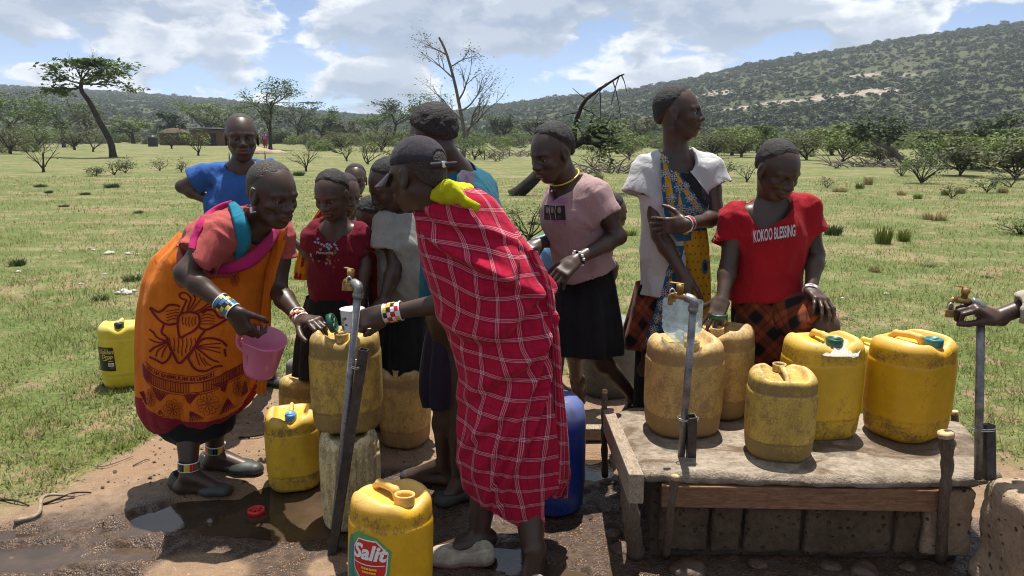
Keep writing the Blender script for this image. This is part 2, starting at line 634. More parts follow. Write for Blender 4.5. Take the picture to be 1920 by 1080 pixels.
def ground_material():
    m, t = material('ground')
    co = t.n('ShaderNodeTexCoord').outputs['Object']
    at = lambda k: t.n('ShaderNodeAttribute', attribute_name=k).outputs['Fac']
    bare, wet, pud = at('bare'), at('wet'), at('puddle')
    # turf: green, dry straw and soil showing through
    n_big = t.noise(co, 0.35, 5, 0.6)
    n_mid = t.noise(co, 2.2, 6, 0.65)
    n_fine = t.noise(co, 28.0, 5, 0.7)
    n_str = t.noise(t.mapping(co, (1, 0.6, 1)), 5.5, 7, 0.72)
    n_far = t.noise(t.mapping(co, (0.5, 1, 1)), 0.9, 6, 0.68)
    green = t.mix(t.ramp(n_fine, 0.32, 0.68), (0.036, 0.060, 0.008), (0.122, 0.152, 0.022))
    straw = t.mix(t.ramp(n_fine, 0.3, 0.7), (0.12, 0.105, 0.040), (0.27, 0.225, 0.095))
    turf = t.mix(t.ramp(t.m('ADD', t.m('MULTIPLY', n_mid, 0.40), t.m('ADD', t.m('MULTIPLY', n_big, 0.25), t.m('MULTIPLY', n_far, 0.35))), 0.468, 0.595), green, straw)
    soil = t.mix(t.ramp(t.noise(co, 17.0, 6, 0.7), 0.3, 0.7), (0.150, 0.094, 0.052), (0.270, 0.178, 0.106))
    soil = t.mix(t.ramp(t.noise(co, 2.6, 4, 0.6), 0.35, 0.7), soil, (0.235, 0.142, 0.080))
    turf = t.mix(t.ramp(t.m('ADD', n_str, t.m('MULTIPLY', t.m('SUBTRACT', n_far, 0.5), 0.5)), 0.550, 0.615), turf, soil)
    turf = t.mix(t.ramp(t.noise(co, 55.0, 3, 0.6), 0.66, 0.74), turf, (0.30, 0.27, 0.19))
    c = t.mix(bare, turf, soil)
    mud = t.mix(t.ramp(n_fine, 0.3, 0.7), (0.034, 0.0190, 0.0105), (0.098, 0.0550, 0.0300))
    c = t.mix(t.m('MULTIPLY', wet, t.ramp(t.m('ADD', wet, t.m('MULTIPLY', n_mid, 0.4)), 0.45, 0.95)), c, mud)
    pebble = t.n('ShaderNodeTexVoronoi', {'Vector': co, 'Scale': 120.0}, feature='F1')
    rough = t.m('SUBTRACT', 0.92, t.m('MULTIPLY', t.m('MULTIPLY', wet, t.ramp(t.noise(co, 14, 4, 0.6), 0.36, 0.56)), 0.74))
    hgt = t.m('ADD', t.m('MULTIPLY', n_fine, 0.7), t.m('ADD', t.m('MULTIPLY', t.noise(co, 90, 4, 0.65), 0.45), t.m('MULTIPLY', pebble.outputs['Distance'], -0.3)))
    b = finish(t, c, rough, 0.5, bump=hgt, bump_s=0.75, bump_d=0.02)
ground_material()
build_ground()

def water_material():
    m, t = material('muddy_water')
    co = t.n('ShaderNodeTexCoord').outputs['Object']
    n = t.noise(co, 5.0, 4, 0.6)
    c = t.mix(t.ramp(n, 0.35, 0.65), (0.040, 0.026, 0.016), (0.072, 0.046, 0.028))
    rip = t.noise(t.mapping(co, (1, 1.6, 1)), 38.0, 3, 0.5)
    finish(t, c, 0.05, 0.55, bump=rip, bump_s=0.10, bump_d=0.004)
water_material()
def build_water():
    for nm, (x0, x1, y0, y1) in {'puddle': (-2.7, -0.62, 1.9, 3.05), 'puddle_by_planks': (-0.45, 0.45, 2.0, 3.2)}.items():
        xs, ys = np.linspace(x0, x1, 30), np.linspace(y0, y1, 20)
        X, Y = np.meshgrid(xs, ys)
        o = mesh_obj('puddle_water', np.stack([X, Y, np.full_like(X, WATER_Z)], -1).reshape(-1, 3), grid_faces(20, 30), 'muddy_water')
        tag(o, kind='structure')
build_water()

# ------------------------------------------------------------------ hills
RIDGE_PX = [-900, -300, 0, 200, 420, 560, 650, 760, 850, 930, 1050, 1160, 1300, 1400, 1500, 1600, 1700, 1800, 1920, 2300, 3000]
RIDGE_PY = [140, 150, 165, 174, 190, 206, 216, 219, 211, 200, 184, 174, 149, 126, 108, 94, 76, 62, 47, 20, 30]
def ridge_dist(s):
    return np.interp(s, [-1.0, -0.25, -0.1, 0.1, 0.8], [1150, 1100, 1000, 800, 680])
_rs = (np.array(RIDGE_PX) - 960) / FPX / (CP + (540 - np.array(RIDGE_PY)) / FPX * SP)
_rt = np.array([W(px, py, 1.0)[2] - CAM_H for px, py in zip(RIDGE_PX, RIDGE_PY)])
HILL_Y0 = 150.0
def hill_h(s, y):
    R = ridge_dist(s)
    H = np.interp(s, _rs, _rt) * R
    q = np.clip((y - HILL_Y0) / (R - HILL_Y0), 0, 1.8)
    prof = np.where(q < 1, 0.35 * q + 0.65 * (q * q * (3 - 2 * q)), 1 - 0.5 * (q - 1) ** 2)
    x = s * y
    rel = fbm2(x, y, 0.006, 4, 2.3) * 7 * np.clip(q, 0, 1) * (1.05 - np.clip(q, 0, 1)) * 2.2
    return H * prof + rel + 0.5 * fbm2(x, y, 0.05, 3, 1.3) * np.clip(q * 3, 0, 1) - 0.35 * (q <= 0)
def hill_rock(s, y):
    """pale scree and bare rock on the upper right hillside"""
    R = ridge_dist(s); q = (y - HILL_Y0) / (R - HILL_Y0)
    band = np.exp(-((q - 0.285 - 0.02 * np.sin(s * 14)) / 0.026) ** 2) * sstep(0.16, 0.30, s) * sstep(0.62, 0.52, s)
    band2 = 0.50 * np.exp(-((q - 0.42) / 0.06) ** 2) * sstep(0.10, 0.25, s)
    x = s * y
    return np.clip((band * 1.1 + band2) * (0.34 + 2.0 * fbm2(x, y, 0.045, 4, 5.0)), 0, 1)
def build_hills():
    s = np.concatenate([np.linspace(-2.2, -0.8, 18)[:-1], np.linspace(-0.8, 0.8, 240), np.linspace(0.8, 2.2, 18)[1:]])
    y = np.concatenate([np.linspace(HILL_Y0 - 20, 1200, 110), np.linspace(1230, 2000, 12)])
    S, Yg = np.meshgrid(s, y)
    Z = hill_h(S, Yg)
    V = np.stack([S * Yg, Yg, Z], -1).reshape(-1, 3)
    tag(mesh_obj('hill', V, grid_faces(len(y), len(s)), 'hill_ground', attrs={'rock': hill_rock(S, Yg).ravel()}), kind='structure')
def hill_material():
    m, t = material('hill_ground')
    co = t.n('ShaderNodeTexCoord').outputs['Object']
    rock = t.n('ShaderNodeAttribute', attribute_name='rock').outputs['Fac']
    n = t.noise(co, 0.05, 6, 0.65)
    n2 = t.noise(co, 0.4, 5, 0.7)
    grass = t.mix(t.ramp(n, 0.35, 0.65), (0.030, 0.046, 0.020), (0.066, 0.074, 0.036))
    grass = t.mix(t.ramp(n2, 0.45, 0.7), grass, (0.095, 0.082, 0.054))
    stone = t.mix(t.ramp(n2, 0.35, 0.65), (0.15, 0.12, 0.09), (0.34, 0.29, 0.235))
    c = t.mix(t.ramp(rock, 0.30, 0.5), grass, stone)
    finish(t, c, 0.95, 0.1, bump=n2, bump_s=0.6, bump_d=1.0)
hill_material()
build_hills()

simple_mat('ground_clod', (0.078, 0.045, 0.026), 0.45, 0.5, 0.4, 40, bump=0.8)
# ------------------------------------------------------------------ foliage material
def leaf_mat(name, dark, light, trans=0.25):
    m, t = material(name)
    co = t.n('ShaderNodeTexCoord').outputs['Object']
    oi = t.n('ShaderNodeObjectInfo').outputs['Random']
    n = t.noise(co, 3.0, 4, 0.7)
    geo = t.n('ShaderNodeNewGeometry').outputs['Random Per Island']
    f = t.m('ADD', t.m('MULTIPLY', t.ramp(n, 0.3, 0.7), 0.5), t.m('ADD', t.m('MULTIPLY', geo, 0.4), t.m('MULTIPLY', oi, 0.1)))
    c = t.mix(f, dark, light)
    b = t.n('ShaderNodeBsdfPrincipled', {'Base Color': c, 'Roughness': 0.65, 'Specular IOR Level': 0.25})
    tr = t.n('ShaderNodeBsdfTranslucent', {'Color': c})
    mx = t.n('ShaderNodeMixShader', {0: trans, 1: b.outputs[0], 2: tr.outputs[0]})
    o = t.n('ShaderNodeOutputMaterial')
    t.link(mx.outputs[0], o.inputs[0])
leaf_mat('leaf_acacia', (0.030, 0.055, 0.014), (0.115, 0.165, 0.040))
leaf_mat('leaf_dark', (0.018, 0.034, 0.012), (0.062, 0.090, 0.030))
leaf_mat('leaf_light', (0.060, 0.095, 0.022), (0.160, 0.205, 0.055))
leaf_mat('leaf_olive', (0.050, 0.060, 0.024), (0.135, 0.140, 0.060))
leaf_mat('leaf_far', (0.022, 0.038, 0.018), (0.054, 0.074, 0.034), 0.05)
leaf_mat('grass_blade', (0.054, 0.086, 0.012), (0.180, 0.212, 0.038), 0.3)
leaf_mat('grass_dry', (0.16, 0.135, 0.055), (0.36, 0.30, 0.14), 0.25)

def gn_scatter(obj, inst_obj, seed=0):
    """instances inst_obj on the vertices of obj; per-vertex attribute 'size' gives the scale"""
    ng = bpy.data.node_groups.new('scatter', 'GeometryNodeTree')
    ng.interface.new_socket('Geometry', in_out='INPUT', socket_type='NodeSocketGeometry')
    ng.interface.new_socket('Geometry', in_out='OUTPUT', socket_type='NodeSocketGeometry')
    n = ng.nodes
    gi, go = n.new('NodeGroupInput'), n.new('NodeGroupOutput')
    m2p = n.new('GeometryNodeMeshToPoints')
    iop = n.new('GeometryNodeInstanceOnPoints')
    oi = n.new('GeometryNodeObjectInfo'); oi.inputs[0].default_value = inst_obj
    at = n.new('GeometryNodeInputNamedAttribute'); at.data_type = 'FLOAT'; at.inputs[0].default_value = 'size'
    rv = n.new('FunctionNodeRandomValue'); rv.data_type = 'FLOAT_VECTOR'
    rv.inputs[0].default_value = (-0.15, -0.15, 0); rv.inputs[1].default_value = (0.15, 0.15, 6.28)
    L = ng.links.new
    L(gi.outputs[0], m2p.inputs[0]); L(m2p.outputs[0], iop.inputs[0])
    L(oi.outputs['Geometry'], iop.inputs['Instance'])
    L(rv.outputs[0], iop.inputs['Rotation']); L(at.outputs[0], iop.inputs['Scale'])
    L(iop.outputs[0], go.inputs[0])
    md = obj.modifiers.new('scatter', 'NODES'); md.node_group = ng
    return md

# ------------------------------------------------------------------ materials for the water point
def plastic_mat(name, col, dirt=0.5, dirtcol=(0.10, 0.065, 0.03), band=1.0, rough=0.42, h=0.39):
    col = tuple(c * 0.74 for c in col); dirtcol = tuple(c * 0.85 for c in dirtcol)
    """sun-bleached polyethylene: mud film, scuffs, dark dirt in the wide bands above and below the middle"""
    m, t = material(name)
    co = t.n('ShaderNodeTexCoord').outputs['Object']
    oi = t.n('ShaderNodeObjectInfo').outputs['Random']
    off = t.vm('ADD', co, t.comb(t.m('MULTIPLY', oi, 37.0), t.m('MULTIPLY', oi, 11.0), 0))
    z = t.sep(co)[2]
    n1 = t.noise(off, 9.0, 6, 0.65)
    n2 = t.noise(t.mapping(off, (1.0, 1.0, 0.7)), 26.0, 6, 0.75)
    n3 = t.noise(off, 130.0, 4, 0.75)
    scr = t.noise(t.mapping(off, (9, 9, 0.45)), 40.0, 2, 0.5)
    bands = t.m('ADD', t.m('MULTIPLY', t.ramp(z, h * 0.25, h * 0.215), t.ramp(z, 0.0, h * 0.06)),
                t.m('MULTIPLY', t.ramp(z, h * 0.755, h * 0.78), t.ramp(z, h * 0.92, h * 0.86)))
    f = t.m('ADD', t.m('MULTIPLY', n1, 0.35), t.m('ADD', t.m('MULTIPLY', n2, 0.42), t.m('MULTIPLY', n3, 0.36)))
    f = t.m('ADD', f, t.m('MULTIPLY', bands, 0.085 * band))
    film = t.ramp(f, 0.68 - 0.30 * dirt, 0.84 - 0.28 * dirt)
    base = t.mix(t.ramp(n1, 0.35, 0.65), tuple(c * 0.9 for c in col), tuple(min(1, c * 1.08) for c in col))
    # scuffed top
    base = t.mix(t.m('MULTIPLY', t.ramp(z, h * 0.88, h * 1.0), 0.35), base, tuple(min(1, c * 0.6 + 0.30) for c in col))
    c = t.mix(t.m('MULTIPLY', film, 0.85), base, dirtcol)
    stain = t.ramp(t.noise(t.mapping(off, (1.6, 1.6, 0.8)), 7.0, 4, 0.6, 0.8), 0.60, 0.72)
    c = t.mix(t.m('MULTIPLY', stain, 0.5 * dirt), c, tuple(x * 0.45 for x in dirtcol))
    c = t.mix(t.m('MULTIPLY', t.ramp(scr, 0.68, 0.76), 0.45 * dirt), c, (0.05, 0.04, 0.03))
    r = t.m('ADD', rough, t.m('MULTIPLY', film, 0.3))
    finish(t, c, r, 0.4, bump=t.m('ADD', n3, t.m('MULTIPLY', n2, 0.6)), bump_s=0.18, bump_d=0.003)
plastic_mat('plastic_yellow', (0.82, 0.50, 0.030), 0.34, (0.16, 0.10, 0.04))
plastic_mat('plastic_yellow_bright', (0.84, 0.60, 0.020), 0.12, band=0.5)
plastic_mat('plastic_golden', (0.84, 0.46, 0.012), 0.32, (0.16, 0.09, 0.035))
plastic_mat('plastic_ochre', (0.74, 0.49, 0.085), 0.62, (0.22, 0.14, 0.055), band=1.2, rough=0.5)
plastic_mat('plastic_tan', (0.76, 0.49, 0.14), 0.66, (0.30, 0.18, 0.075), band=1.2, rough=0.55)
plastic_mat('plastic_cream', (0.86, 0.70, 0.34), 0.62, (0.20, 0.15, 0.075), band=0.2, rough=0.5)
plastic_mat('plastic_blue', (0.010, 0.055, 0.36), 0.5, (0.09, 0.09, 0.10), band=0.1, rough=0.35)
plastic_mat('plastic_grey', (0.16, 0.17, 0.155), 0.6, (0.10, 0.085, 0.06), band=0.2, rough=0.5)
plastic_mat('plastic_label_yellow', (0.82, 0.62, 0.045), 0.10, band=0.2)
simple_mat('cap_green', (0.012, 0.075, 0.045), 0.35, 0.45, 0.3, 60)
simple_mat('cap_blue', (0.10, 0.25, 0.42), 0.4, 0.45, 0.4, 60)
simple_mat('cap_dark', (0.015, 0.018, 0.022), 0.4, 0.45)
simple_mat('cap_red', (0.55, 0.018, 0.012), 0.35, 0.5)
simple_mat('cap_teal', (0.035, 0.16, 0.16), 0.4, 0.45, 0.4, 60)
simple_mat('steel_pipe', (0.21, 0.205, 0.20), 0.45, 0.5, 0.5, 25, bump=0.4, metal=0.55)
simple_mat('steel_dark', (0.050, 0.040, 0.035), 0.5, 0.45, 0.5, 30, bump=0.4, metal=0.35)
simple_mat('brass', (0.34, 0.22, 0.075), 0.5, 0.5, 0.4, 60, metal=0.6)
simple_mat('steel_bright', (0.6, 0.6, 0.6), 0.3, 0.5, 0.3, 60, metal=0.9)
simple_mat('enamel_white', (0.72, 0.73, 0.74), 0.25, 0.5, 0.06, 10)
simple_mat('print_dark', (0.07, 0.08, 0.09), 0.5)
simple_mat('print_green', (0.10, 0.26, 0.06), 0.5)

def wood_mat(name, a, b, scale=(2, 14, 14)):
    m, t = material(name)
    co = t.n('ShaderNodeTexCoord').outputs['Object']
    n = t.noise(t.mapping(co, scale), 6.0, 6, 0.7, 1.2)
    n2 = t.noise(co, 40.0, 4, 0.7)
    c = t.mix(t.ramp(n, 0.3, 0.7), a, b)
    c = t.mix(t.m('MULTIPLY', t.ramp(n2, 0.5, 0.75), 0.4), c, tuple(x * 0.5 for x in a))
    finish(t, c, 0.8, 0.25, bump=t.m('ADD', n, t.m('MULTIPLY', n2, 0.4)), bump_s=0.5, bump_d=0.006)
wood_mat('wood_plank', (0.14, 0.068, 0.035), (0.27, 0.145, 0.080), (2, 20, 20))
wood_mat('wood_pale', (0.30, 0.20, 0.105), (0.48, 0.34, 0.19), (20, 2, 20))
wood_mat('wood_weathered', (0.16, 0.12, 0.085), (0.36, 0.28, 0.20), (16, 3, 16))
wood_mat('wood_stick', (0.060, 0.043, 0.032), (0.16, 0.115, 0.08), (20, 20, 3))
wood_mat('wood_cut', (0.38, 0.26, 0.13), (0.62, 0.44, 0.24), (8, 8, 8))

def concrete_mat():
    m, t = material('concrete')
    co = t.n('ShaderNodeTexCoord').outputs['Object']
    n1 = t.noise(t.mapping(co, (1, 1.5, 1)), 4.0, 6, 0.65, 0.6)
    n2 = t.noise(t.mapping(co, (1, 1.3, 1)), 26.0, 7, 0.75)
    n3 = t.noise(co, 120.0, 3, 0.7)
    c = t.mix(t.ramp(n2, 0.3, 0.7), (0.19, 0.145, 0.10), (0.43, 0.355, 0.27))
    wet = t.ramp(t.m('ADD', n1, t.m('MULTIPLY', n2, 0.25)), 0.60, 0.72)
    c = t.mix(t.m('MULTIPLY', wet, 0.8), c, (0.125, 0.074, 0.036))
    r = t.m('SUBTRACT', 0.9, t.m('MULTIPLY', wet, 0.62))
    finish(t, c, r, 0.4, bump=t.m('ADD', t.m('MULTIPLY', n2, 1.0), t.m('MULTIPLY', n3, 0.45)), bump_s=1.0, bump_d=0.016)
concrete_mat()
def stone_mat(name, a, b, damp=0.0):
    m, t = material(name)
    co = t.n('ShaderNodeTexCoord').outputs['Object']
    n1 = t.noise(co, 5.0, 5, 0.6)
    n2 = t.noise(co, 45.0, 5, 0.7)
    vo = t.n('ShaderNodeTexVoronoi', {'Vector': t.vm('ADD', co, t.vm('MULTIPLY', t.noise(co, 30, 2, 0.5, out=1), (0.02, 0.02, 0.02))), 'Scale': 38.0})
    pits = t.m('MULTIPLY', t.ramp(vo.outputs['Distance'], 0.32, 0.16), t.ramp(t.noise(co, 20, 2, 0.5), 0.45, 0.55))
    c = t.mix(t.ramp(t.m('ADD', t.m('MULTIPLY', n1, .5), t.m('MULTIPLY', n2, .5)), 0.32, 0.68), a, b)
    c = t.mix(t.m('MULTIPLY', pits, 0.8), c, (0.035, 0.028, 0.022))
    finish(t, c, 0.92, 0.2, bump=t.m('SUBTRACT', n2, t.m('MULTIPLY', pits, 0.9)), bump_s=0.8, bump_d=0.012)
stone_mat('stone_block', (0.060, 0.042, 0.027), (0.130, 0.090, 0.056))  # darkened: the deep shadow on the slab's front is put into this tone
stone_mat('stone_pale', (0.22, 0.16, 0.105), (0.40, 0.29, 0.195))
stone_mat('mortar', (0.050, 0.038, 0.026), (0.100, 0.076, 0.052))
stone_mat('pebble_white', (0.35, 0.33, 0.29), (0.62, 0.60, 0.55))
stone_mat('rock_tan', (0.24, 0.17, 0.11), (0.42, 0.32, 0.22))

# ------------------------------------------------------------------ text
def text_mesh(s, size=0.1, bold=0.0, shear=0.0, cell=None, space=1.0):
    """flat outline letters as (V2, F) in their own plane, centred"""
    cu = bpy.data.curves.new('letters', 'FONT')
    cu.body = s; cu.size = size; cu.align_x = 'CENTER'; cu.align_y = 'CENTER'
    cu.offset = bold; cu.shear = shear; cu.resolution_u = 3; cu.space_character = space
    o = bpy.data.objects.new('letters', cu)
    COL.objects.link(o)
    dg = bpy.context.evaluated_depsgraph_get()
    me = bpy.data.meshes.new_from_object(o.evaluated_get(dg))
    bpy.data.objects.remove(o); bpy.data.curves.remove(cu)
    bm = bmesh.new(); bm.from_mesh(me); bpy.data.meshes.remove(me)
    bmesh.ops.triangulate(bm, faces=bm.faces)
    if cell:
        for _ in range(4):
            lg = [e for e in bm.edges if e.calc_length() > cell]
            if not lg: break
            bmesh.ops.subdivide_edges(bm, edges=lg, cuts=1)
            bmesh.ops.triangulate(bm, faces=bm.faces)
    bm.verts.index_update()
    V = np.array([v.co[:2] for v in bm.verts]); F = np.array([[v.index for v in f.verts] for f in bm.faces])
    bm.free()
    return V, F
def poly2d(pts, n=None):
    """filled 2-D polygon, finely triangulated"""
    bm = bmesh.new()
    vs = [bm.verts.new((float(p[0]), float(p[1]), 0)) for p in pts]
    bm.faces.new(vs)
    bmesh.ops.triangulate(bm, faces=bm.faces)
    if n:
        for _ in range(5):
            lg = [e for e in bm.edges if e.calc_length() > n]
            if not lg: break
            bmesh.ops.subdivide_edges(bm, edges=lg, cuts=1)
            bmesh.ops.triangulate(bm, faces=bm.faces)
    bm.verts.index_update()
    V = np.array([v.co[:2] for v in bm.verts]); F = np.array([[v.index for v in f.verts] for f in bm.faces])
    bm.free()
    return V, F
def strip2d(pts, w, closed=False):
    """a painted line of width w along 2-D points"""
    p = np.asarray(pts, float)
    if closed: p = np.concatenate([p, p[:1]])
    t = np.gradient(p, axis=0)
    if closed: t[0] = t[-1] = (p[1] - p[-2]) / 2
    t /= np.maximum(1e-9, np.linalg.norm(t, axis=1))[:, None]
    nn = np.stack([-t[:, 1], t[:, 0]], 1)
    w = np.broadcast_to(np.asarray(w, float), (len(p),))[:, None] / 2
    V = np.stack([p - nn * w, p + nn * w], 1).reshape(-1, 2)
    i = np.arange(len(p) - 1) * 2
    F = np.concatenate([np.stack([i, i + 2, i + 3], 1), np.stack([i, i + 3, i + 1], 1)])
    return V, F

# ------------------------------------------------------------------ jerrycans
CAN_MESH = {}
def can_profile(kind):
    W_, D_, H_ = {'square': (.155, .132, .39), 'round': (.128, .122, .40), 'small': (.150, .135, .385)}[kind]
    cr = {'square': .108, 'round': .118, 'small': .115}[kind]
    return W_, D_, H_, cr
def can_mesh(kind, dent=0.0, seed=0):
    key = (kind, dent, seed)
    if key in CAN_MESH: return CAN_MESH[key]
    hw, hd, H, cr = can_profile(kind)
    f = Field(0.0058)
    zc, hh = H / 2, H / 2
    rt = 0.042
    def body(P):
        x, y, z = P[..., 0], P[..., 1], P[..., 2]
        zn = (z - zc) / hh
        sh = 0.012 * np.abs(zn) ** 3.5 + 0.0022 * ((zn > 0.56) | (zn < -0.56)) \
            + 0.003 * np.exp(-((zn - 0.56) / 0.02) ** 2) + 0.003 * np.exp(-((zn + 0.56) / 0.02) ** 2)
        qx, qy = np.abs(x) - (hw - cr) + 0, np.abs(y) - (hd - cr)
        d2 = np.sqrt(np.maximum(qx, 0) ** 2 + np.maximum(qy, 0) ** 2) + np.minimum(np.maximum(qx, qy), 0) - cr + sh
        if dent:
            d2 = d2 + dent * fbm(np.stack([x * 9 + seed, y * 9, z * 3], -1), 3) + dent * 0.45 * np.sin(x * 190 + 1.3 * np.sin(z * 9)) * (np.abs(zn) < 0.8)
        ez = np.abs(z - zc) - hh
        r = np.where(z > zc, rt, 0.028)
        a, b = d2 + r, ez + r
        return np.sqrt(np.maximum(a, 0) ** 2 + np.maximum(b, 0) ** 2) + np.minimum(np.maximum(a, b), 0) - r
    f.add(body, np.array((-hw, -hd, 0)) - .01, np.array((hw, hd, H)) + .01)
    # sunken top with the carrying handle, the rim dips in front of the spout
    f.box((0, 0.012, H + .012), (hw * 0.60, hd * 0.74, .044), .030, k=0.02, op='d')
    f.cap((0, -hd * 0.5, H + .014), (0, -hd * 1.5, H + .020), .046, .060, k=0.03, op='d')
    V, F = f.mesh()
    # handle
    g = Field(0.005)
    pts = [(0, hd * 0.72, H - .030), (0, hd * 0.55, H - .010), (0, hd * 0.1, H - .004), (0, -hd * 0.16, H - .006), (0, -hd * 0.24, H - .03)]
    for i in range(len(pts) - 1):
        g.cap(pts[i], pts[i + 1], .0125, k=.006)
    VH, FH = g.mesh()
    sp = (0, -hd * 0.56, H - .034)
    VS, FS = lathe([(.0305, 0), (.0305, .010), (.029, .012), (.0305, .015), (.029, .018), (.0305, .021), (.0295, .024), (.0310, .027), (.0310, .031), (.0255, .031), (.0245, .020), (.0250, -.02)], 20, sp)
    VC, FC = lathe([(.0318, .008), (.0330, .010), (.0330, .034), (.0305, .038), (.026, .038), (.0245, .033), (.001, .033)], 20, sp)
    rb = np.array([(-.022, .0045), (.022, .0045)])
    mk = lambda n, v, fc: (lambda o: (COL.objects.unlink(o), o.data)[1])(mesh_obj(n, v, fc))
    ridge = bm_box((sp[0], sp[1], sp[2] + .0345), (.046, .009, .006), .001)
    CAN_MESH[key] = dict(body=mk('can_body', V, F), handle=mk('can_handle', VH, FH), spout=mk('can_spout', VS, FS), cap=mk('can_cap', VC, FC), ridge=mk('cap_ridge', *ridge))
    return CAN_MESH[key]
def bm_box(c, size, bev=0.0, M=None, seg=2):
    bm = bmesh.new()
    bmesh.ops.create_cube(bm, size=1.0)
    for v in bm.verts:
        v.co = Vector((v.co.x * size[0], v.co.y * size[1], v.co.z * size[2]))
    if bev > 0:
        bmesh.ops.bevel(bm, geom=list(bm.edges) + list(bm.verts), offset=bev, segments=seg, affect='EDGES', profile=0.5)
    bm.verts.index_update()
    V = np.array([v.co[:] for v in bm.verts]); F = [[v.index for v in f.verts] for f in bm.faces]
    bm.free()
    if M is not None: V = V @ np.asarray(M, float).T
    return V + np.asarray(c, float), F
def part(name, me, parent, mat):
    o = bpy.data.objects.new(name, me)
    COL.objects.link(o)
    o.parent = parent
    if not me.materials: me.materials.append(None)
    o.material_slots[0].link = 'OBJECT'
    o.material_slots[0].material = MATS[mat]
    return o
def jerrycan(label, base, size, yaw, mat, kind='square', cap=None, tilt=(0, 0), dent=0.0, seed=0, name='jerrycan', group='jerrycans at the water point', cat='jerrycan'):
    """base: centre of the bottom; size: width, depth, height in metres"""
    hw, hd, H, _ = can_profile(kind)
    ms = can_mesh(kind, dent, seed)
    t = thing(name, label, cat, base, group)
    t.rotation_euler = (math.radians(tilt[0]), math.radians(tilt[1]), math.radians(yaw))
    t.scale = (size[0] / (2 * hw), size[1] / (2 * hd), size[2] / H)
    part('body', ms['body'], t, mat)
    part('handle', ms['handle'], t, mat)
    part('spout', ms['spout'], t, mat)
    if cap:
        c = part('screw_cap', ms['cap'], t, cap)
        part('cap_ridge', ms['ridge'], c, cap)
    return t
def stand(px, py, z, depth):
    """bottom centre of something whose front foot is seen at (px, py) on level z"""
    g = G(px, py, z)
    d = nrm((g[0], g[1], 0))
    return g + d * depth / 2

ZS = 0.33                                                     # level of the slab top
jerrycan('mud-coloured jerrycan under the cut bottle funnel, behind the middle standpipe', stand(1276, 826, ZS, .25), (.285, .26, .375), 6, 'plastic_tan', seed=1)
jerrycan('tan jerrycan half hidden behind the one with the funnel, green lid on top', stand(1342, 790, ZS, .25), (.265, .26, .375), -28, 'plastic_tan')
jerrycan('smaller tan jerrycan at the front of the slab, open spout turned to the back', stand(1455, 871, ZS, .22), (.235, .225, .315), 172, 'plastic_ochre', 'small')
jerrycan('yellow jerrycan on the slab with plastic film round its green cap', stand(1528, 830, ZS, .25), (.285, .25, .385), 8, 'plastic_yellow', cap='cap_green')
jerrycan('golden yellow jerrycan at the right end of the slab with teal cap', stand(1692, 832, ZS, .27), (.302, .265, .385), 30, 'plastic_golden', cap='cap_teal')
jerrycan('bright yellow jerrycan with red cap standing on the grass behind the slab', stand(1622, 790, 0.0, .25), (.30, .25, .40), 15, 'plastic_yellow_bright', cap='cap_red')
jerrycan('cream crumpled jerrycan carrying the ochre one, under the left standpipe', stand(662, 1004, 0.0, .22), (.222, .22, .375), 14, 'plastic_cream', dent=0.010, seed=3)
jerrycan('ochre jerrycan being filled, on top of the cream one', stand(655, 816, 0.36, .21) , (.262, .25, .385), 4, 'plastic_ochre', seed=2)
jerrycan('yellow jerrycan with blue cap standing in the muddy puddle', stand(556, 926, -0.012, .22), (.225, .24, .335), 14, 'plastic_yellow', cap='cap_blue')
jerrycan('pale yellow jerrycan behind the one in the puddle', stand(585, 852, 0.0, .22), (.25, .24, .36), 60, 'plastic_ochre')
jerrycan('murky grey jerrycan at the feet of the girl in maroon', stand(592, 806, 0.0, .22), (.25, .24, .36), 80, 'plastic_grey')
jerrycan('tan jerrycan with open spout behind the stacked pair', stand(762, 846, 0.0, .24), (.225, .24, .385), -18, 'plastic_tan', 'square')
salit = jerrycan('round yellow oil can in the foreground with a green and red sticker', (-0.378, 2.065, 0.004), (.255, .25, .40), 42, 'plastic_golden', 'round', tilt=(-3, 5))
golden = jerrycan('clean yellow jerrycan with a black label, on the grass behind the woman in orange', stand(240, 731, 0.0, .25), (.25, .24, .385), 20, 'plastic_label_yellow', 'square', cap='cap_dark')

# stickers, wrapped a couple of millimetres off the plastic
def wrap_can(can, V2, kind, z0, th0, off=0.002):
    """2-D artwork (x along the girth, y up) laid on the can wall; in the can's own coordinates"""
    hw, hd, H, cr = can_profile(kind)
    me = can_mesh(kind)['body']
    bv = CAN_BVH.setdefault(kind, BVHTree.FromPolygons([v.co[:] for v in me.vertices], [p.vertices[:] for p in me.polygons]))
    R = (hw + hd) / 2
    out = []
    for x, y in V2:
        th = th0 + x / R
        d = Vector((math.cos(th), math.sin(th), 0))
        hit = bv.ray_cast(d * 0.5 + Vector((0, 0, z0 + y)), -d)
        p = hit[0] if hit[0] is not None else d * R + Vector((0, 0, z0 + y))
        out.append(tuple(p + d * off))
    return np.array(out)
CAN_BVH = {}
def sticker(name, can, kind, V2, F, z0, th0, off, mat, parent=None):
    V = wrap_can(can, V2, kind, z0, th0, off)
    me = bpy.data.meshes.new(name)
    me.from_pydata([tuple(v) for v in V], [], [tuple(map(int, f)) for f in F])
    me.update()
    me.polygons.foreach_set('use_smooth', np.ones(len(me.polygons), dtype=bool))
    return part(name, me, parent or can, mat)
simple_mat('ink_green', (0.10, 0.30, 0.09), 0.4, var=0.12)
simple_mat('ink_teal', (0.03, 0.17, 0.17), 0.4, var=0.15)
simple_mat('ink_red', (0.55, 0.025, 0.018), 0.4, var=0.1)
simple_mat('ink_white', (0.75, 0.75, 0.72), 0.45, var=0.05)
simple_mat('ink_black', (0.012, 0.012, 0.012), 0.4, var=0.1)
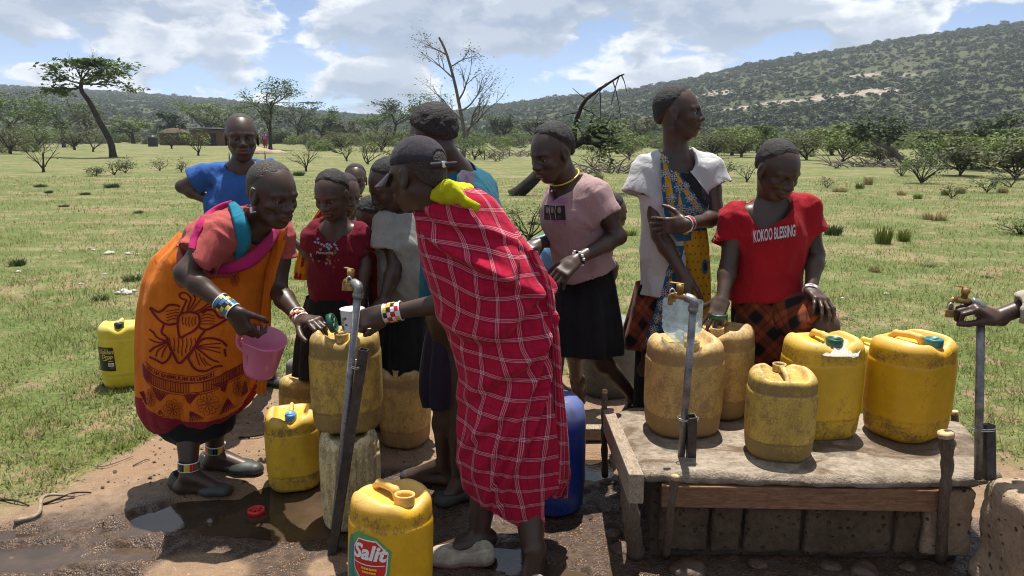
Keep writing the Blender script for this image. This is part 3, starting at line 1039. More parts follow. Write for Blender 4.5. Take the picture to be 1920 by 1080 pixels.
simple_mat('ink_gold', (0.50, 0.36, 0.09), 0.4, var=0.1)
simple_mat('ink_yellow', (0.75, 0.55, 0.05), 0.4, var=0.1)
def salit_label():
    th = math.radians(-90 - 42 - 24)
    kw = dict(can=salit, kind='round')
    outline = [(-.085, -.10), (.062, -.10), (.072, .035), (.030, .075), (-.030, .085), (-.070, .060), (-.085, .02)]
    base = sticker('sticker', V2=(p := poly2d(outline, .02))[0], F=p[1], z0=.217, th0=th, off=.0016, mat='ink_green', **kw)
    p = poly2d([(-.0848, -.0998), (-.030, -.0998), (-.052, -.04), (-.048, .02), (-.060, .062), (-.070, .0598), (-.0848, .02)], .02)
    sticker('sticker_edge', V2=p[0], F=p[1], z0=.217, th0=th, off=.0022, mat='ink_teal', parent=base, **kw)
    p = poly2d([(-.045, -.030), (-.018, -.058), (.046, -.058), (.056, -.028), (.060, .028), (.028, .060), (-.028, .060), (-.047, .030)], .018)
    sticker('sticker_border', V2=p[0] * 1.06, F=p[1], z0=.219, th0=th, off=.0024, mat='ink_white', parent=base, **kw)
    sticker('sticker_badge', V2=p[0], F=p[1], z0=.219, th0=th, off=.0030, mat='ink_red', parent=base, **kw)
    p = text_mesh('Salit', .062, .0022, 0.25, .012)
    sticker('sticker_name', V2=p[0] + (.003, .024), F=p[1], z0=.219, th0=th, off=.0038, mat='ink_white', parent=base, **kw)
    p = strip2d([(x, -.008 - .004 * math.cos(x * 30)) for x in np.linspace(-.045, .054, 14)], .0025)
    sticker('sticker_rule', V2=p[0], F=p[1], z0=.219, th0=th, off=.0038, mat='ink_white', parent=base, **kw)
    for k, w in enumerate((.050, .044)):
        for j in range(6):
            p = poly2d([(-w / 2 + j * w / 6, -.026 - k * .011), (-w / 2 + (j + .8) * w / 6, -.026 - k * .011), (-w / 2 + (j + .8) * w / 6, -.020 - k * .011), (-w / 2 + j * w / 6, -.020 - k * .011)])
            sticker('sticker_word', V2=p[0] + (.008, 0), F=p[1], z0=.219, th0=th, off=.0038, mat='ink_yellow', parent=base, **kw)
    p = poly2d([(.008, -.098), (.030, -.098), (.030, -.064), (.008, -.064)], .02)
    sticker('sticker_code', V2=p[0], F=p[1], z0=.217, th0=th, off=.0026, mat='ink_white', parent=base, **kw)
    for j in range(7):
        y = -.092 + j * .0040
        p = poly2d([(.011, y), (.027, y), (.027, y + .0022), (.011, y + .0022)])
        sticker('code_bar', V2=p[0], F=p[1], z0=.217, th0=th, off=.0034, mat='ink_black', parent=base, **kw)
salit_label()
def golden_label():
    th = math.radians(-90 - 20 - 20)
    kw = dict(can=golden, kind='square')
    p = poly2d([(-.095, -.075), (.055, -.075), (.060, -.070), (.054, .062), (.048, .068), (-.095, .068)], .02)
    base = sticker('label', V2=p[0], F=p[1], z0=.195, th0=th, off=.0016, mat='ink_black', **kw)
    for s, y, x in (('Golden', .040, .0), ('Drop', .012, .008)):
        p = text_mesh(s, .034, .0012, 0.3, .012)
        sticker('label_name', V2=p[0] + (x, y), F=p[1], z0=.195, th0=th, off=.0026, mat='ink_gold', parent=base, **kw)
    for y0, y1, x0, x1, c in ((-.045, -.025, .015, .050, 'ink_white'), (-.057, -.051, .028, .050, 'ink_red'), (-.012, -.007, -.02, .01, 'ink_gold'), (-.017, -.012, .018, .045, 'ink_gold'), (-.004, .0, .0, .022, 'ink_gold'), (.057, .059, -.03, .02, 'ink_gold')):
        p = poly2d([(x0, y0), (x1, y0), (x1, y1), (x0, y1)], .02)
        sticker('label_print', V2=p[0], F=p[1], z0=.195, th0=th, off=.0026, mat=c, parent=base, **kw)
    for j in range(9):
        x = .018 + j * .0033
        p = poly2d([(x, -.042), (x + .0017, -.042), (x + .0017, -.028), (x, -.028)])
        sticker('code_bar', V2=p[0], F=p[1], z0=.195, th0=th, off=.0032, mat='ink_black', parent=base, **kw)
golden_label()

# thin plastic film bunched round the green cap
def plastic_film():
    m, t = material('clear_film')
    tr = t.n('ShaderNodeBsdfTransparent')
    gl = t.n('ShaderNodeBsdfPrincipled', {'Base Color': (0.8, 0.8, 0.8, 1), 'Roughness': 0.25, 'Specular IOR Level': 0.6})
    mx = t.n('ShaderNodeMixShader', {0: 0.38, 1: tr.outputs[0], 2: gl.outputs[0]})
    o = t.n('ShaderNodeOutputMaterial'); t.link(mx.outputs[0], o.inputs[0])
    b = stand(1528, 830, ZS, .25)
    c = b + np.array((0.012, -.075, .352))
    rng = np.random.default_rng(4)
    n, mseg = 9, 26
    V = []
    for i in range(n):
        r = .030 + .075 * i / (n - 1)
        for j in range(mseg):
            a = 2 * math.pi * j / mseg
            z = .012 - .02 * math.sin(i / (n - 1) * 2.0) + rng.normal(0, .005) + (.035 * max(0, math.cos(a - 1.2)) ** 8 * i / n)
            V.append(c + np.array((r * math.cos(a) * (1 + .25 * math.sin(3 * a)), r * .8 * math.sin(a), z)))
    o = mesh_obj('plastic_film', np.array(V), grid_faces(n, mseg, True), 'clear_film', smooth=False)
    tag(o, 'crumpled clear plastic film round the green cap of the yellow jerrycan', 'plastic film')
plastic_film()

# loose lids
def lid(label, c, mat, M=None, r=.034, name='jar_lid'):
    V, F = lathe([(.001, .012), (r * .72, .012), (r * .78, .020), (r * .95, .020), (r, .016), (r, 0), (r * .9, 0), (r * .88, .008), (.001, .008)], 26, c, M)
    t = thing(name, label, 'lid', c)
    mesh_obj('disc', V, F, mat, t)
    for k in range(3):
        a = k * math.pi / 3
        Mk = np.array(((math.cos(a), -math.sin(a), 0), (math.sin(a), math.cos(a), 0), (0, 0, 1)))
        Vb, Fb = bm_box((0, 0, .016), (r * 1.3, .006, .006), .001, Mk)
        if M is not None: Vb = Vb @ np.asarray(M).T
        mesh_obj('grip', Vb + c, Fb, mat, t, smooth=False)
    return t
lid('small red plastic lid floating in the muddy puddle', G(481, 962, WATER_Z) + (0, 0, -.002), 'cap_red', name='jar_lid')
_c2 = stand(1342, 790, ZS, .25)
lid('green screw lid under the hand of the girl in red', W(1347, 597, _c2[1] - .02), 'cap_green', r=.036)

# ------------------------------------------------------------------ drums
def drum(label, base, r, H, mat, spout=True):
    t = thing('plastic_drum', label, 'drum', base)
    V, F = lathe([(.001, 0), (r * .85, 0), (r * .93, .015), (r * .99, H * .22), (r, H * .5), (r * .98, H * .8), (r * .90, H * .92), (r * .70, H * .985), (r * .45, H), (.001, H)], 40, base)
    N = V - np.asarray(base)
    V = V + (N * (1, 1, 0)) * (0.03 * fbm(N * 7.0, 3))[:, None]
    mesh_obj('shell', V, F, mat, t)
    if spout:
        s = np.asarray(base) + np.array((-r * .45, -r * .30, H * .95))
        V, F = lathe([(.034, 0), (.034, .016), (.031, .018), (.034, .022), (.031, .026), (.034, .030), (.034, .042), (.027, .042), (.026, .0)], 20, s)
        mesh_obj('spout', V, F, mat, t)
    return t
drum('blue plastic drum behind the plaid wrap', stand(1036, 974, 0.0, .25), .126, .46, 'plastic_blue')
drum('dark grey drum behind the legs of the walking girl', stand(1140, 752, 0.0, .33), .165, .44, 'plastic_grey', False)

# ------------------------------------------------------------------ slab, its masonry and timber
def build_slab():
    t = thing('tap_slab', 'rough concrete slab on stone blocks holding the jerrycans on the right', 'slab', (1.0, 2.6, 0))
    # outline from the front left corner counter-clockwise
    c = [G(1212, 884, ZS), G(1500, 893, ZS), G(1835, 893, ZS), G(1872, 880, ZS), G(1800, 790, ZS), G(1600, 772, ZS), G(1400, 766, ZS), G(1175, 762, ZS), G(1148, 772, ZS), G(1160, 820, ZS)]
    P = np.array(c)[:, :2]
    Q = []
    for i in range(len(P)):
        a, b = P[i], P[(i + 1) % len(P)]
        n = max(2, int(np.linalg.norm(b - a) / .014))
        for k in range(n):
            Q.append(a + (b - a) * k / n)
    Q = np.array(Q)
    ctr = Q.mean(0)
    wob = 0.016 * fbm(np.stack([Q[:, 0] * 14, Q[:, 1] * 14, Q[:, 0] * 0], -1), 4)
    out = (Q - ctr) / np.linalg.norm(Q - ctr, axis=1)[:, None]
    Q = Q + out * wob[:, None]
    rings = []
    m = 26
    for k in range(m):                              # from the centre outwards
        f = (k + .02) / (m - 1)
        p = ctr + (Q - ctr) * min(1, f)
        z = ZS + .006 * fbm(np.stack([p[:, 0] * 5, p[:, 1] * 9, p[:, 0] * 0 + 3], -1), 4) - .008 * (f > .985)
        rings.append(np.column_stack([p, z]))
    for dz, o in ((-.014, .006), (-.026, .010), (-.036, .004), (-.042, -.01), (-.044, -.06)):
        p = Q + out * (o + .010 * fbm(np.column_stack([Q * 22, np.full(len(Q), dz * 60)]), 3))[:, None]
        rings.append(np.column_stack([p, ZS + dz + .008 * fbm(np.column_stack([Q * 16, np.full(len(Q), dz * 40)]), 3)]))
    V = np.concatenate(rings)
    mesh_obj('slab_top', V, grid_faces(len(rings), len(Q), True), 'concrete', t)
    fl, fr = c[0], c[2]
    y0 = fl[1]
    # stone footing: mortar core with separate blocks set a little proud of it
    zt = ZS - .045
    bl, br = c[7], c[4]
    core = [(fl[0] + .03, fl[1] + .045), (fr[0] - .01, fr[1] + .045), (br[0] - .02, br[1] - .05), (bl[0] + .08, bl[1] - .05)]
    V = [(x, y, z) for z in (-.06, zt + .008) for x, y in core]
    mesh_obj('footing', V, [[0, 1, 5, 4], [1, 2, 6, 5], [2, 3, 7, 6], [3, 0, 4, 7], [4, 5, 6, 7]], 'mortar', t, smooth=False)
    rng = random.Random(4)
    def block(x0, x1, z0, z1, mt, yy):
        w, h = x1 - x0, z1 - z0
        f = Field(0.009)
        f.box(((x0 + x1) / 2, yy + .05, (z0 + z1) / 2), (w / 2, .06, h / 2), .007)
        sd = rng.random() * 50
        V, F = f.mesh(disp=lambda P: .007 * fbm(P * 16 + sd, 4) + .004 * fbm(P * 60 + sd, 3))
        mesh_obj('stone', V, F, mt, t)
    xs = [fl[0] + .05, fl[0] + .23, fl[0] + .345, fl[0] + .55, fl[0] + .86, fl[0] + .955, fl[0] + 1.13]
    mts = ['stone_block', 'stone_block', 'stone_block', 'stone_block', 'stone_block', 'stone_pale']
    for i in range(6):
        yy = fl[1] + (fr[1] - fl[1]) * i / 6 + .025
        block(xs[i] + .006, xs[i + 1] - .006, .02, zt - .02, mts[i], yy)
    # formwork board along the front
    a, b = G(1335, 918, ZS - .055), G(1762, 922, ZS - .055)
    a[1] = fl[1] - .004; b[1] = fl[1] - .004
    a, b = np.array((G(1238, 912, ZS - .06)[0], fl[1] - .012, ZS - .080)), np.array((G(1762, 922, ZS - .06)[0], fr[1] - .006, ZS - .082))
    d = b - a; L = np.linalg.norm(d)
    M = np.stack([d / L, nrm(np.cross((0, 0, 1), d)), (0, 0, 1)], 1)
    V, F = bm_box((a + b) / 2, (L, .026, .078), .003, M)
    mesh_obj('form_board', V, F, 'wood_plank', t, smooth=False)
    # board along the left edge, sticking out towards the camera
    a, b = G(1140, 790, ZS - .02), np.array(W(1195, 915, 2.03))
    a = np.array((c[8][0] - .020, c[8][1] - .02, ZS - .022)); b = W(1193, 917, 2.02)
    d = b - a; L = np.linalg.norm(d)
    M = np.stack([nrm(np.cross(d, (0, 0, 1))), d / L, nrm(np.cross(np.cross(d, (0, 0, 1)), d))], 1)
    V, F = bm_box((a + b) / 2, (.044, L, .088), .003, M)
    mesh_obj('side_board', V, F, 'wood_weathered', t, smooth=False)
    return c
SLAB = build_slab()
def rough_post(name, label, pts, rad, mat, seg=10, cat='stake', knob=0.0, cut=None):
    P = smooth_path(pts, 16)
    r = np.interp(np.linspace(0, 1, 16), np.linspace(0, 1, len(np.atleast_1d(rad))), np.atleast_1d(rad))
    V, F = tube(P, r * (1 + knob * np.sin(np.arange(16) * 2.1)), seg)
    V = V + 0.12 * r.mean() * np.stack([fbm(V * 40, 2), fbm(V * 40 + 9, 2), fbm(V * 15 + 4, 2) * .5], -1)
    t = thing(name, label, cat, P[0])
    mesh_obj('shaft', V, F, mat, t)
    if cut:
        d = nrm(P[-1] - P[-3])
        V, F = tube([P[-1] - d * .012, P[-1] + d * .003, P[-1] + d * .006], [r[-1] * 1.02, r[-1] * .96, r[-1] * .55], seg)
        mesh_obj('cut_end', V, F, cut, t)
    return t
rough_post('wooden_stake', 'thin dark stake at the left back corner of the slab', [G(1134, 892), W(1133, 800, 2.88), W(1134, 732, 2.9)], [.014, .013, .012], 'wood_stick', knob=.15, cut='wood_cut')
rough_post('wooden_stake', 'slanting stick propped against the front of the slab', [G(1249, 1043), W(1257, 960, 2.28), W(1266, 893, 2.28)], [.014, .013, .014], 'wood_stick', knob=.1, cut='wood_cut')
rough_post('wooden_stake', 'thick crooked stake rising past the slab by the golden jerrycan', [G(1764, 1052), W(1770, 940, 2.28), W(1776, 870, 2.28), W(1773, 812, 2.28)], [.018, .017, .019, .026], 'wood_stick', knob=.12, cut='wood_cut')
rough_post('wooden_stake', 'short stout post under the end of the side board', [G(1193, 1040), W(1182, 960, 2.30), W(1172, 866, 2.36)], [.030, .030, .024], 'wood_stick', knob=.1, cut='wood_plank')
rough_post('wooden_stake', 'short cut peg in the grass behind the slab corner', [G(1792, 822), W(1790, 772, G(1792, 822)[1])], [.017, .017], 'wood_stick', cut='wood_cut')
def stone_object(name, label, c, half, mat, yaw=0, amp=.02, rad=.03, h=.014, cat='stone block', seed=1.0):
    f = Field(h)
    a = math.radians(yaw)
    M = np.array(((math.cos(a), -math.sin(a), 0), (math.sin(a), math.cos(a), 0), (0, 0, 1)))
    f.box(c, half, rad, M)
    V, F = f.mesh(disp=lambda P: amp * fbm(P * 9 + seed, 4) + amp * .25 * fbm(P * 45 + seed, 2))
    return tag(mesh_obj(name, V, F, mat), label, cat)
_b = G(1905, 1085)
stone_object('stone_block', 'rough pitted stone block standing at the right edge by the slab', (G(1912, 1075)[0] - .035, 2.17, .16), (.115, .14, .185), 'stone_pale', 4, amp=.022)
_w = G(1800, 1085)
V_, F_ = bm_box((_w[0] + .005, 1.95, .02), (.088, .26, .085), .004, np.array(((.995, -.1, 0), (.1, .99, .05), (0, -.05, 1))))
tag(mesh_obj('wood_offcut', V_, F_, 'wood_pale', smooth=False), 'pale sawn wood offcut lying at the bottom edge by the stone block', 'wood')
_p = G(1105, 828)
V_, F_ = bm_box((_p[0] + .02, _p[1] + .03, .035), (.17, .06, .06), .003)
tag(mesh_obj('wood_offcut', V_, F_, 'wood_weathered', smooth=False), 'short wood beam lying in the wet mud left of the slab', 'wood')

# ------------------------------------------------------------------ standpipes
def standpipe(label, base, top, sleeve_top, wire_px=None, tapdir=(-1, 0.1, 0), sleeve_off=(.03, 0, 0), lockc=(-.02, -.03, -.05), back=True):
    base, top = np.asarray(base), np.asarray(top)
    t = thing('standpipe', label, 'standpipe', base, 'standpipes with brass taps')
    r = .0128
    ax = nrm(top - base)
    V, F = tube(np.array([base, base + (top - base) * .5, top]), r, 16)
    mesh_obj('pipe', V, F, 'steel_pipe', t)
    # socket and elbow bending over to the tap
    V, F = tube([top - ax * .012, top - ax * .010, top + ax * .004, top + ax * .006], [r, r + .005, r + .005, r], 16)
    mesh_obj('socket', V, F, 'steel_pipe', t)
    td = nrm(tapdir)
    el = smooth_path([top, top + ax * .020, top + ax * .030 + td * .010, top + ax * .034 + td * .030], 12)
    V, F = tube(el, np.full(12, r + .003), 16)
    mesh_obj('elbow', V, F, 'steel_pipe', t)
    e = el[-1]
    V, F = tube([e, e + td * .010, e + td * .011, e + td * .030, e + td * .042], [r - .002, r - .002, .011, .011, .013], 14)
    tap = mesh_obj('tap_body', V, F, 'brass', t)
    s = e + td * .022
    up = nrm(ax - td * (ax @ td))
    V, F = tube([s, s + up * .022, s + up * .023, s + up * .042, s + up * .043], [.010, .010, .0125, .0125, .006], 12)
    mesh_obj('valve_stem', V, F, 'brass', tap)
    n = e + td * .040
    V, F = tube(smooth_path([n, n + td * .012, n + td * .018 - up * .012, n + td * .019 - up * .034], 10), np.full(10, .0085), 12)
    mesh_obj('nozzle', V, F, 'brass', tap)
    side = nrm(np.cross(td, up))
    V, F = bm_box(s + up * .044 + td * .012, (.050, .010, .004), .001, np.stack([td, side, up], 1))
    mesh_obj('tap_lever', V, F, 'brass', tap, smooth=False)
    # padlock hanging from the tap
    L = n + np.asarray(lockc)
    V, F = tube(smooth_path([L + (-.008, 0, .012), L + (-.008, 0, .026), L + (0, 0, .034), L + (.008, 0, .026), L + (.008, 0, .012)], 14), np.full(14, .0028), 8)
    lk = mesh_obj('padlock', *bm_box(L, (.026, .012, .026), .002), 'brass', t, smooth=False)
    mesh_obj('shackle', V, F, 'steel_bright', lk)
    # square steel tube driven in beside the pipe, tied with wire
    so = np.asarray(sleeve_off)
    sb, st = base + so, np.asarray(sleeve_top)
    d = st - sb; Ls = np.linalg.norm(d); d = d / Ls
    xx = nrm(np.cross(d, (0, 1, 0))); M = np.stack([xx, np.cross(d, xx), d], 1)
    w = .030
    P = []
    for hw_ in (w / 2, w / 2 - .003):
        for z in (0, Ls):
            for sx, sy in ((-1, -1), (1, -1), (1, 1), (-1, 1)):
                P.append(sb + M @ np.array((sx * hw_, sy * hw_, z)))
    F = []
    for k in range(4):
        k1 = (k + 1) % 4
        F += [[k, k1, 4 + k1, 4 + k], [8 + k1, 8 + k, 12 + k, 12 + k1], [4 + k, 4 + k1, 12 + k1, 12 + k]]
    mesh_obj('square_stake', np.array(P), F, 'steel_dark', t, smooth=False)
    mid = (base + ax * (Ls * .93))
    c = (mid + sb + d * Ls * .93) / 2
    for q in range(2):
        th = np.linspace(0, 2 * np.pi, 22)
        wv = nrm(sb - base - ax * ((sb - base) @ ax)); wd = np.cross(ax, wv)
        ring = c[None] - ax * q * .006 + np.cos(th)[:, None] * wv * .036 + np.sin(th)[:, None] * wd * .021
        V, F = tube(ring, np.full(22, .0013), 5, cap=False)
        mesh_obj('tie_wire', V, F, 'steel_bright', t)
    return t
standpipe('leaning standpipe beside the stacked jerrycans at the left', G(624, 1028), W(671, 552, 2.395), W(682, 655, 2.40), tapdir=(-.75, .8, 0), sleeve_off=(.006, -.03, 0), lockc=(.012, -.03, -.012))
standpipe('middle standpipe on the slab in front of the funnel', G(1277, 856, ZS), W(1300, 578, 2.42), W(1297, 780, 2.44), tapdir=(-.85, .75, 0), sleeve_off=(.034, -.004, 0), lockc=(.0, .05, -.02))
standpipe('right standpipe gripped by a hand at the edge of the picture', G(1834, 898, ZS), W(1839, 588, 2.36), W(1853, 795, 2.33), tapdir=(-1, .25, 0.12), sleeve_off=(.034, -.004, 0), lockc=(-.022, -.005, -.045))

# bottle cut to a funnel, standing neck down in the can
def funnel():
    m, t = material('clear_bottle')
    co = t.n('ShaderNodeTexCoord').outputs['Object']
    n = t.noise(co, 30, 3, 0.6)
    tr = t.n('ShaderNodeBsdfTransparent', {'Color': (0.86, 0.93, 0.94, 1)})
    gl = t.n('ShaderNodeBsdfPrincipled', {'Base Color': (0.62, 0.74, 0.76, 1), 'Roughness': 0.12, 'Specular IOR Level': 0.7})
    bn = t.n('ShaderNodeBump', {'Strength': 0.5, 'Distance': 0.006, 'Height': n}); t.link(bn.outputs[0], gl.inputs['Normal'])
    f = t.ramp(n, 0.35, 0.7, 0.34, 0.62)
    mx = t.n('ShaderNodeMixShader', {0: f, 1: tr.outputs[0], 2: gl.outputs[0]})
    o = t.n('ShaderNodeOutputMaterial'); t.link(mx.outputs[0], o.inputs[0])
    b = stand(1276, 826, ZS, .25)
    z0 = ZS + .335
    y = b[1] - .04
    c = np.array((W(1279, 600, y)[0], y, z0))
    top = W(1279, 565, y)[2] - z0
    prof = [(.018, 0), (.019, .018), (.035, .032), (.062, .058), (.072, .075), (.0735, .085), (.071, .089), (.0735, .094), (.0735, .112), (.071, .116), (.0735, .121), (.0735, top * .97), (.0745, top)]
    V, F = lathe(prof, 40, c)
    V[-40:] += np.stack([np.zeros(40), np.zeros(40), .004 * np.sin(np.arange(40) * .9)], -1)
    tag(mesh_obj('bottle_funnel', V, F, 'clear_bottle'), 'clear plastic water bottle cut off as a funnel in the tan jerrycan', 'funnel')
funnel()

# pink measuring jug and white mug
def translucent_plastic(name, col, tr=0.35):
    m, t = material(name)
    b = t.n('ShaderNodeBsdfPrincipled', {'Base Color': (*col, 1), 'Roughness': 0.3, 'Specular IOR Level': 0.45})
    tl = t.n('ShaderNodeBsdfTranslucent', {'Color': (*col, 1)})
    mx = t.n('ShaderNodeMixShader', {0: tr, 1: b.outputs[0], 2: tl.outputs[0]})
    o = t.n('ShaderNodeOutputMaterial'); t.link(mx.outputs[0], o.inputs[0])
translucent_plastic('pink_plastic', (0.86, 0.36, 0.54), 0.5)
def jug():
    Y = 2.70
    top, bot = W(500, 640, Y), W(490, 692, Y)
    rim, base = W(506, 630, Y), W(486, 697, Y)
    ax = nrm(rim - base + np.array((0, -.045, 0)))
    M = rot_between(np.cross(ax, nrm(np.cross(ax, (0, -1, .3)))), ax)
    X = nrm(np.cross(ax, (0, -1, .2))); Yv = np.cross(ax, X)
    M = np.stack([X, Yv, ax], 1)
    t = thing('measuring_jug', 'pink plastic measuring jug held by the woman in orange', 'jug', base)
    H = .160
    prof = [(.001, 0), (.050, 0), (.057, .004), (.061, .02), (.0735, H - .006), (.0770, H - .003), (.0770, H), (.0725, H), (.057, .012), (.001, .008)]
    V, F = lathe(prof, 36)
    # pouring lip
    th = np.arctan2(V[:, 1], V[:, 0]); lip = np.exp(-((th + 2.25) / .28) ** 2) * sstep(.07, H, V[:, 2]) * (np.hypot(V[:, 0], V[:, 1]) > .04)
    V[:, :2] *= (1 + .26 * lip)[:, None]; V[:, 2] += .004 * lip
    mesh_obj('vessel', V @ M.T + base, F, 'pink_plastic', t)
    for k in range(5):
        z = .035 + k * .017
    hp = smooth_path([(.070, .0, H - .012), (.097, .006, H - .010), (.106, .008, H - .03), (.100, .006, H - .08), (.066, .0, .055)], 16)
    # handle on the side of the hand (towards the left)
    a = math.radians(175)
    Rz = np.array(((math.cos(a), -math.sin(a), 0), (math.sin(a), math.cos(a), 0), (0, 0, 1)))
    V, F = tube((hp @ Rz.T) @ M.T + base, np.full(16, .0065), 10)
    mesh_obj('handle', V, F, 'pink_plastic', t)
    return base, M, (hp @ Rz.T) @ M.T + base
JUG = jug()
def mug():
    Y = 2.58
    base = W(662, 620, Y); H = (W(662, 580, Y) - base)[2]
    r = (W(686, 580, Y) - W(640, 580, Y))[0] / 2
    t = thing('enamel_mug', 'white enamel mug held under the left tap', 'mug', base)
    V, F = lathe([(.001, 0), (r * .80, 0), (r * .86, .005), (r * .97, H), (r * 1.02, H + .003), (r * .95, H + .003), (r * .80, .010), (.001, .008)], 32, base)
    mesh_obj('cup', V, F, 'enamel_white', t)
    hp = smooth_path([base + (r * .9, 0, H * .85), base + (r * 1.45, 0, H * .8), base + (r * 1.5, 0, H * .4), base + (r * .9, 0, H * .2)], 14)
    V, F = tube(hp, np.full(14, .005), 8)
    mesh_obj('handle', V, F, 'enamel_white', t)
    rng = random.Random(3)
    for k in range(9):
        a = math.radians(-128) + rng.uniform(-.3, .3); z = rng.uniform(H * .15, H * .7)
        rr = r * (.86 + .11 * z / H) + .0015
        cdir = np.array((math.cos(a), math.sin(a), 0)); tv = np.array((-math.sin(a), math.cos(a), 0))
        pts = [base + cdir * rr + tv * (.006 * math.cos(q)) * rng.uniform(.6, 1.2) + np.array((0, 0, z + .005 * math.sin(q))) for q in np.linspace(0, 2 * math.pi, 7)[:-1]]
        mesh_obj('printed_flower', np.array(pts), [[0, 1, 2, 3, 4, 5]], 'print_dark' if k % 2 else 'print_green', t, smooth=False)
mug()
# ------------------------------------------------------------------ people: materials
def skin_mat(name, a, b, rough=0.41):
    m, t = material(name)
    co = t.n('ShaderNodeTexCoord').outputs['Object']
    n1 = t.noise(co, 7.0, 4, 0.6)
    n2 = t.noise(co, 160.0, 3, 0.6)
    tint = t.n('ShaderNodeAttribute', attribute_name='lip').outputs['Fac']
    c = t.mix(t.ramp(n1, 0.3, 0.7), a, b)
    c = t.mix(tint, c, (b[0] * 1.7, b[1] * 1.15, b[2] * 1.15))
    r = t.m('ADD', rough - 0.06, t.m('MULTIPLY', n1, 0.14))
    finish(t, c, r, 0.42, bump=n2, bump_s=0.12, bump_d=0.002)
skin_mat('skin', (0.040, 0.0215, 0.0140), (0.068, 0.038, 0.0255))
skin_mat('skin_child', (0.050, 0.0265, 0.0168), (0.082, 0.046, 0.030))
def hair_mat(name, col, skin, rough):
    """short coils; thins out to bare skin along the hairline"""
    m, t = material(name)
    co = t.n('ShaderNodeTexCoord').outputs['Object']
    e = t.n('ShaderNodeAttribute', attribute_name='edge').outputs['Fac']
    n = t.noise(co, 210.0, 3, 0.65)
    n2 = t.noise(co, 60.0, 3, 0.6)
    c = t.mix(t.ramp(n, 0.35, 0.65), tuple(x * 0.45 for x in col), tuple(x * 1.7 for x in col))
    f = t.ramp(t.m('ADD', e, t.m('MULTIPLY', t.m('SUBTRACT', n2, 0.5), 0.5)), 0.18, 0.62)
    finish(t, t.mix(f, skin, c), rough, 0.35, bump=t.m('ADD', n, n2), bump_s=0.9, bump_d=0.006)
hair_mat('hair', (0.020, 0.017, 0.016), (0.050, 0.028, 0.019), 0.75)
hair_mat('hair_cropped', (0.032, 0.022, 0.017), (0.050, 0.028, 0.019), 0.45)
simple_mat('eye_white', (0.42, 0.38, 0.34), 0.25, 0.5, 0.1)
simple_mat('eye_dark', (0.008, 0.006, 0.005), 0.15, 0.5, 0.1)
simple_mat('teeth', (0.62, 0.58, 0.50), 0.3, 0.5, 0.05)

def cloth_mat(name, col, var=0.12, dirt=0.0, dirtcol=(0.16, 0.12, 0.09), rough=0.88, fade=0.0):
    col = tuple(c * (0.66 if max(col) > 0.05 else 1.0) for c in col)
    dirtcol = tuple(c * 0.7 for c in dirtcol)
    m, t = material(name)
    co = t.n('ShaderNodeTexCoord').outputs['Object']
    n1 = t.noise(co, 6.0, 5, 0.6)
    n2 = t.noise(co, 320.0, 2, 0.5)
    n3 = t.noise(co, 18.0, 5, 0.65)
    wr = t.noise(t.mapping(co, (1.0, 1.0, 0.45), (0.3, 0.5, 0.0)), 15.0, 4, 0.55, 0.8)
    c = t.mix(t.ramp(n1, 0.3, 0.7), tuple(x * (1 - var) for x in col), tuple(min(1, x * (1 + var)) for x in col))
    if dirt:
        c = t.mix(t.m('MULTIPLY', t.ramp(t.m('ADD', t.m('MULTIPLY', n3, .7), t.m('MULTIPLY', n1, .3)), 0.48, 0.68), dirt), c, dirtcol)
    finish(t, c, rough, 0.15, bump=t.m('ADD', t.m('MULTIPLY', wr, 1.0), t.m('MULTIPLY', n2, 0.10)), bump_s=0.6, bump_d=0.026, **{'Sheen Weight': 0.06})
cloth_mat('tee_coral', (0.50, 0.105, 0.095))
cloth_mat('band_pink', (0.55, 0.022, 0.15))
cloth_mat('band_blue', (0.025, 0.27, 0.40))
cloth_mat('kanga_orange', (0.88, 0.225, 0.012), 0.14)
cloth_mat('kanga_border', (0.34, 0.018, 0.034))
cloth_mat('kanga_print', (0.27, 0.016, 0.024))
cloth_mat('black_cloth', (0.011, 0.011, 0.012), 0.3)
cloth_mat('tee_blue', (0.040, 0.135, 0.43))
cloth_mat('tee_maroon', (0.205, 0.010, 0.026))
cloth_mat('tee_redchild', (0.40, 0.012, 0.022))
cloth_mat('tee_grey', (0.44, 0.425, 0.39), 0.1, 0.5, (0.22, 0.19, 0.16))
cloth_mat('tee_white', (0.66, 0.655, 0.65), 0.05, 0.28, (0.36, 0.32, 0.28))
cloth_mat('tee_pink', (0.50, 0.33, 0.325), 0.08, 0.4, (0.33, 0.21, 0.21))
cloth_mat('tee_red', (0.42, 0.010, 0.020))
cloth_mat('shirt_lightblue', (0.22, 0.42, 0.66))
cloth_mat('shirt_teal', (0.012, 0.135, 0.20))
cloth_mat('shirt_purple', (0.105, 0.080, 0.135))
cloth_mat('skirt_purple', (0.040, 0.034, 0.058))
cloth_mat('kanga_yellow', (0.66, 0.33, 0.015))
cloth_mat('kanga_blue', (0.035, 0.13, 0.26))
cloth_mat('collar_yellow', (0.72, 0.72, 0.015))
cloth_mat('shirt_beige', (0.50, 0.44, 0.34), 0.08, 0.2)
cloth_mat('cap_cloth', (0.040, 0.034, 0.042), 0.25)
cloth_mat('print_white', (0.72, 0.72, 0.72), 0.04)
cloth_mat('print_magenta', (0.62, 0.18, 0.50), 0.08)
cloth_mat('print_pinkletter', (0.62, 0.16, 0.24), 0.08)
cloth_mat('print_lightblue', (0.42, 0.52, 0.68), 0.1)
cloth_mat('print_black', (0.02, 0.018, 0.02), 0.1)
cloth_mat('print_peach', (0.62, 0.30, 0.20), 0.1)
cloth_mat('print_leaf', (0.16, 0.24, 0.10), 0.1)
cloth_mat('print_brown', (0.10, 0.055, 0.04), 0.3)
cloth_mat('print_tan', (0.36, 0.22, 0.16), 0.2)
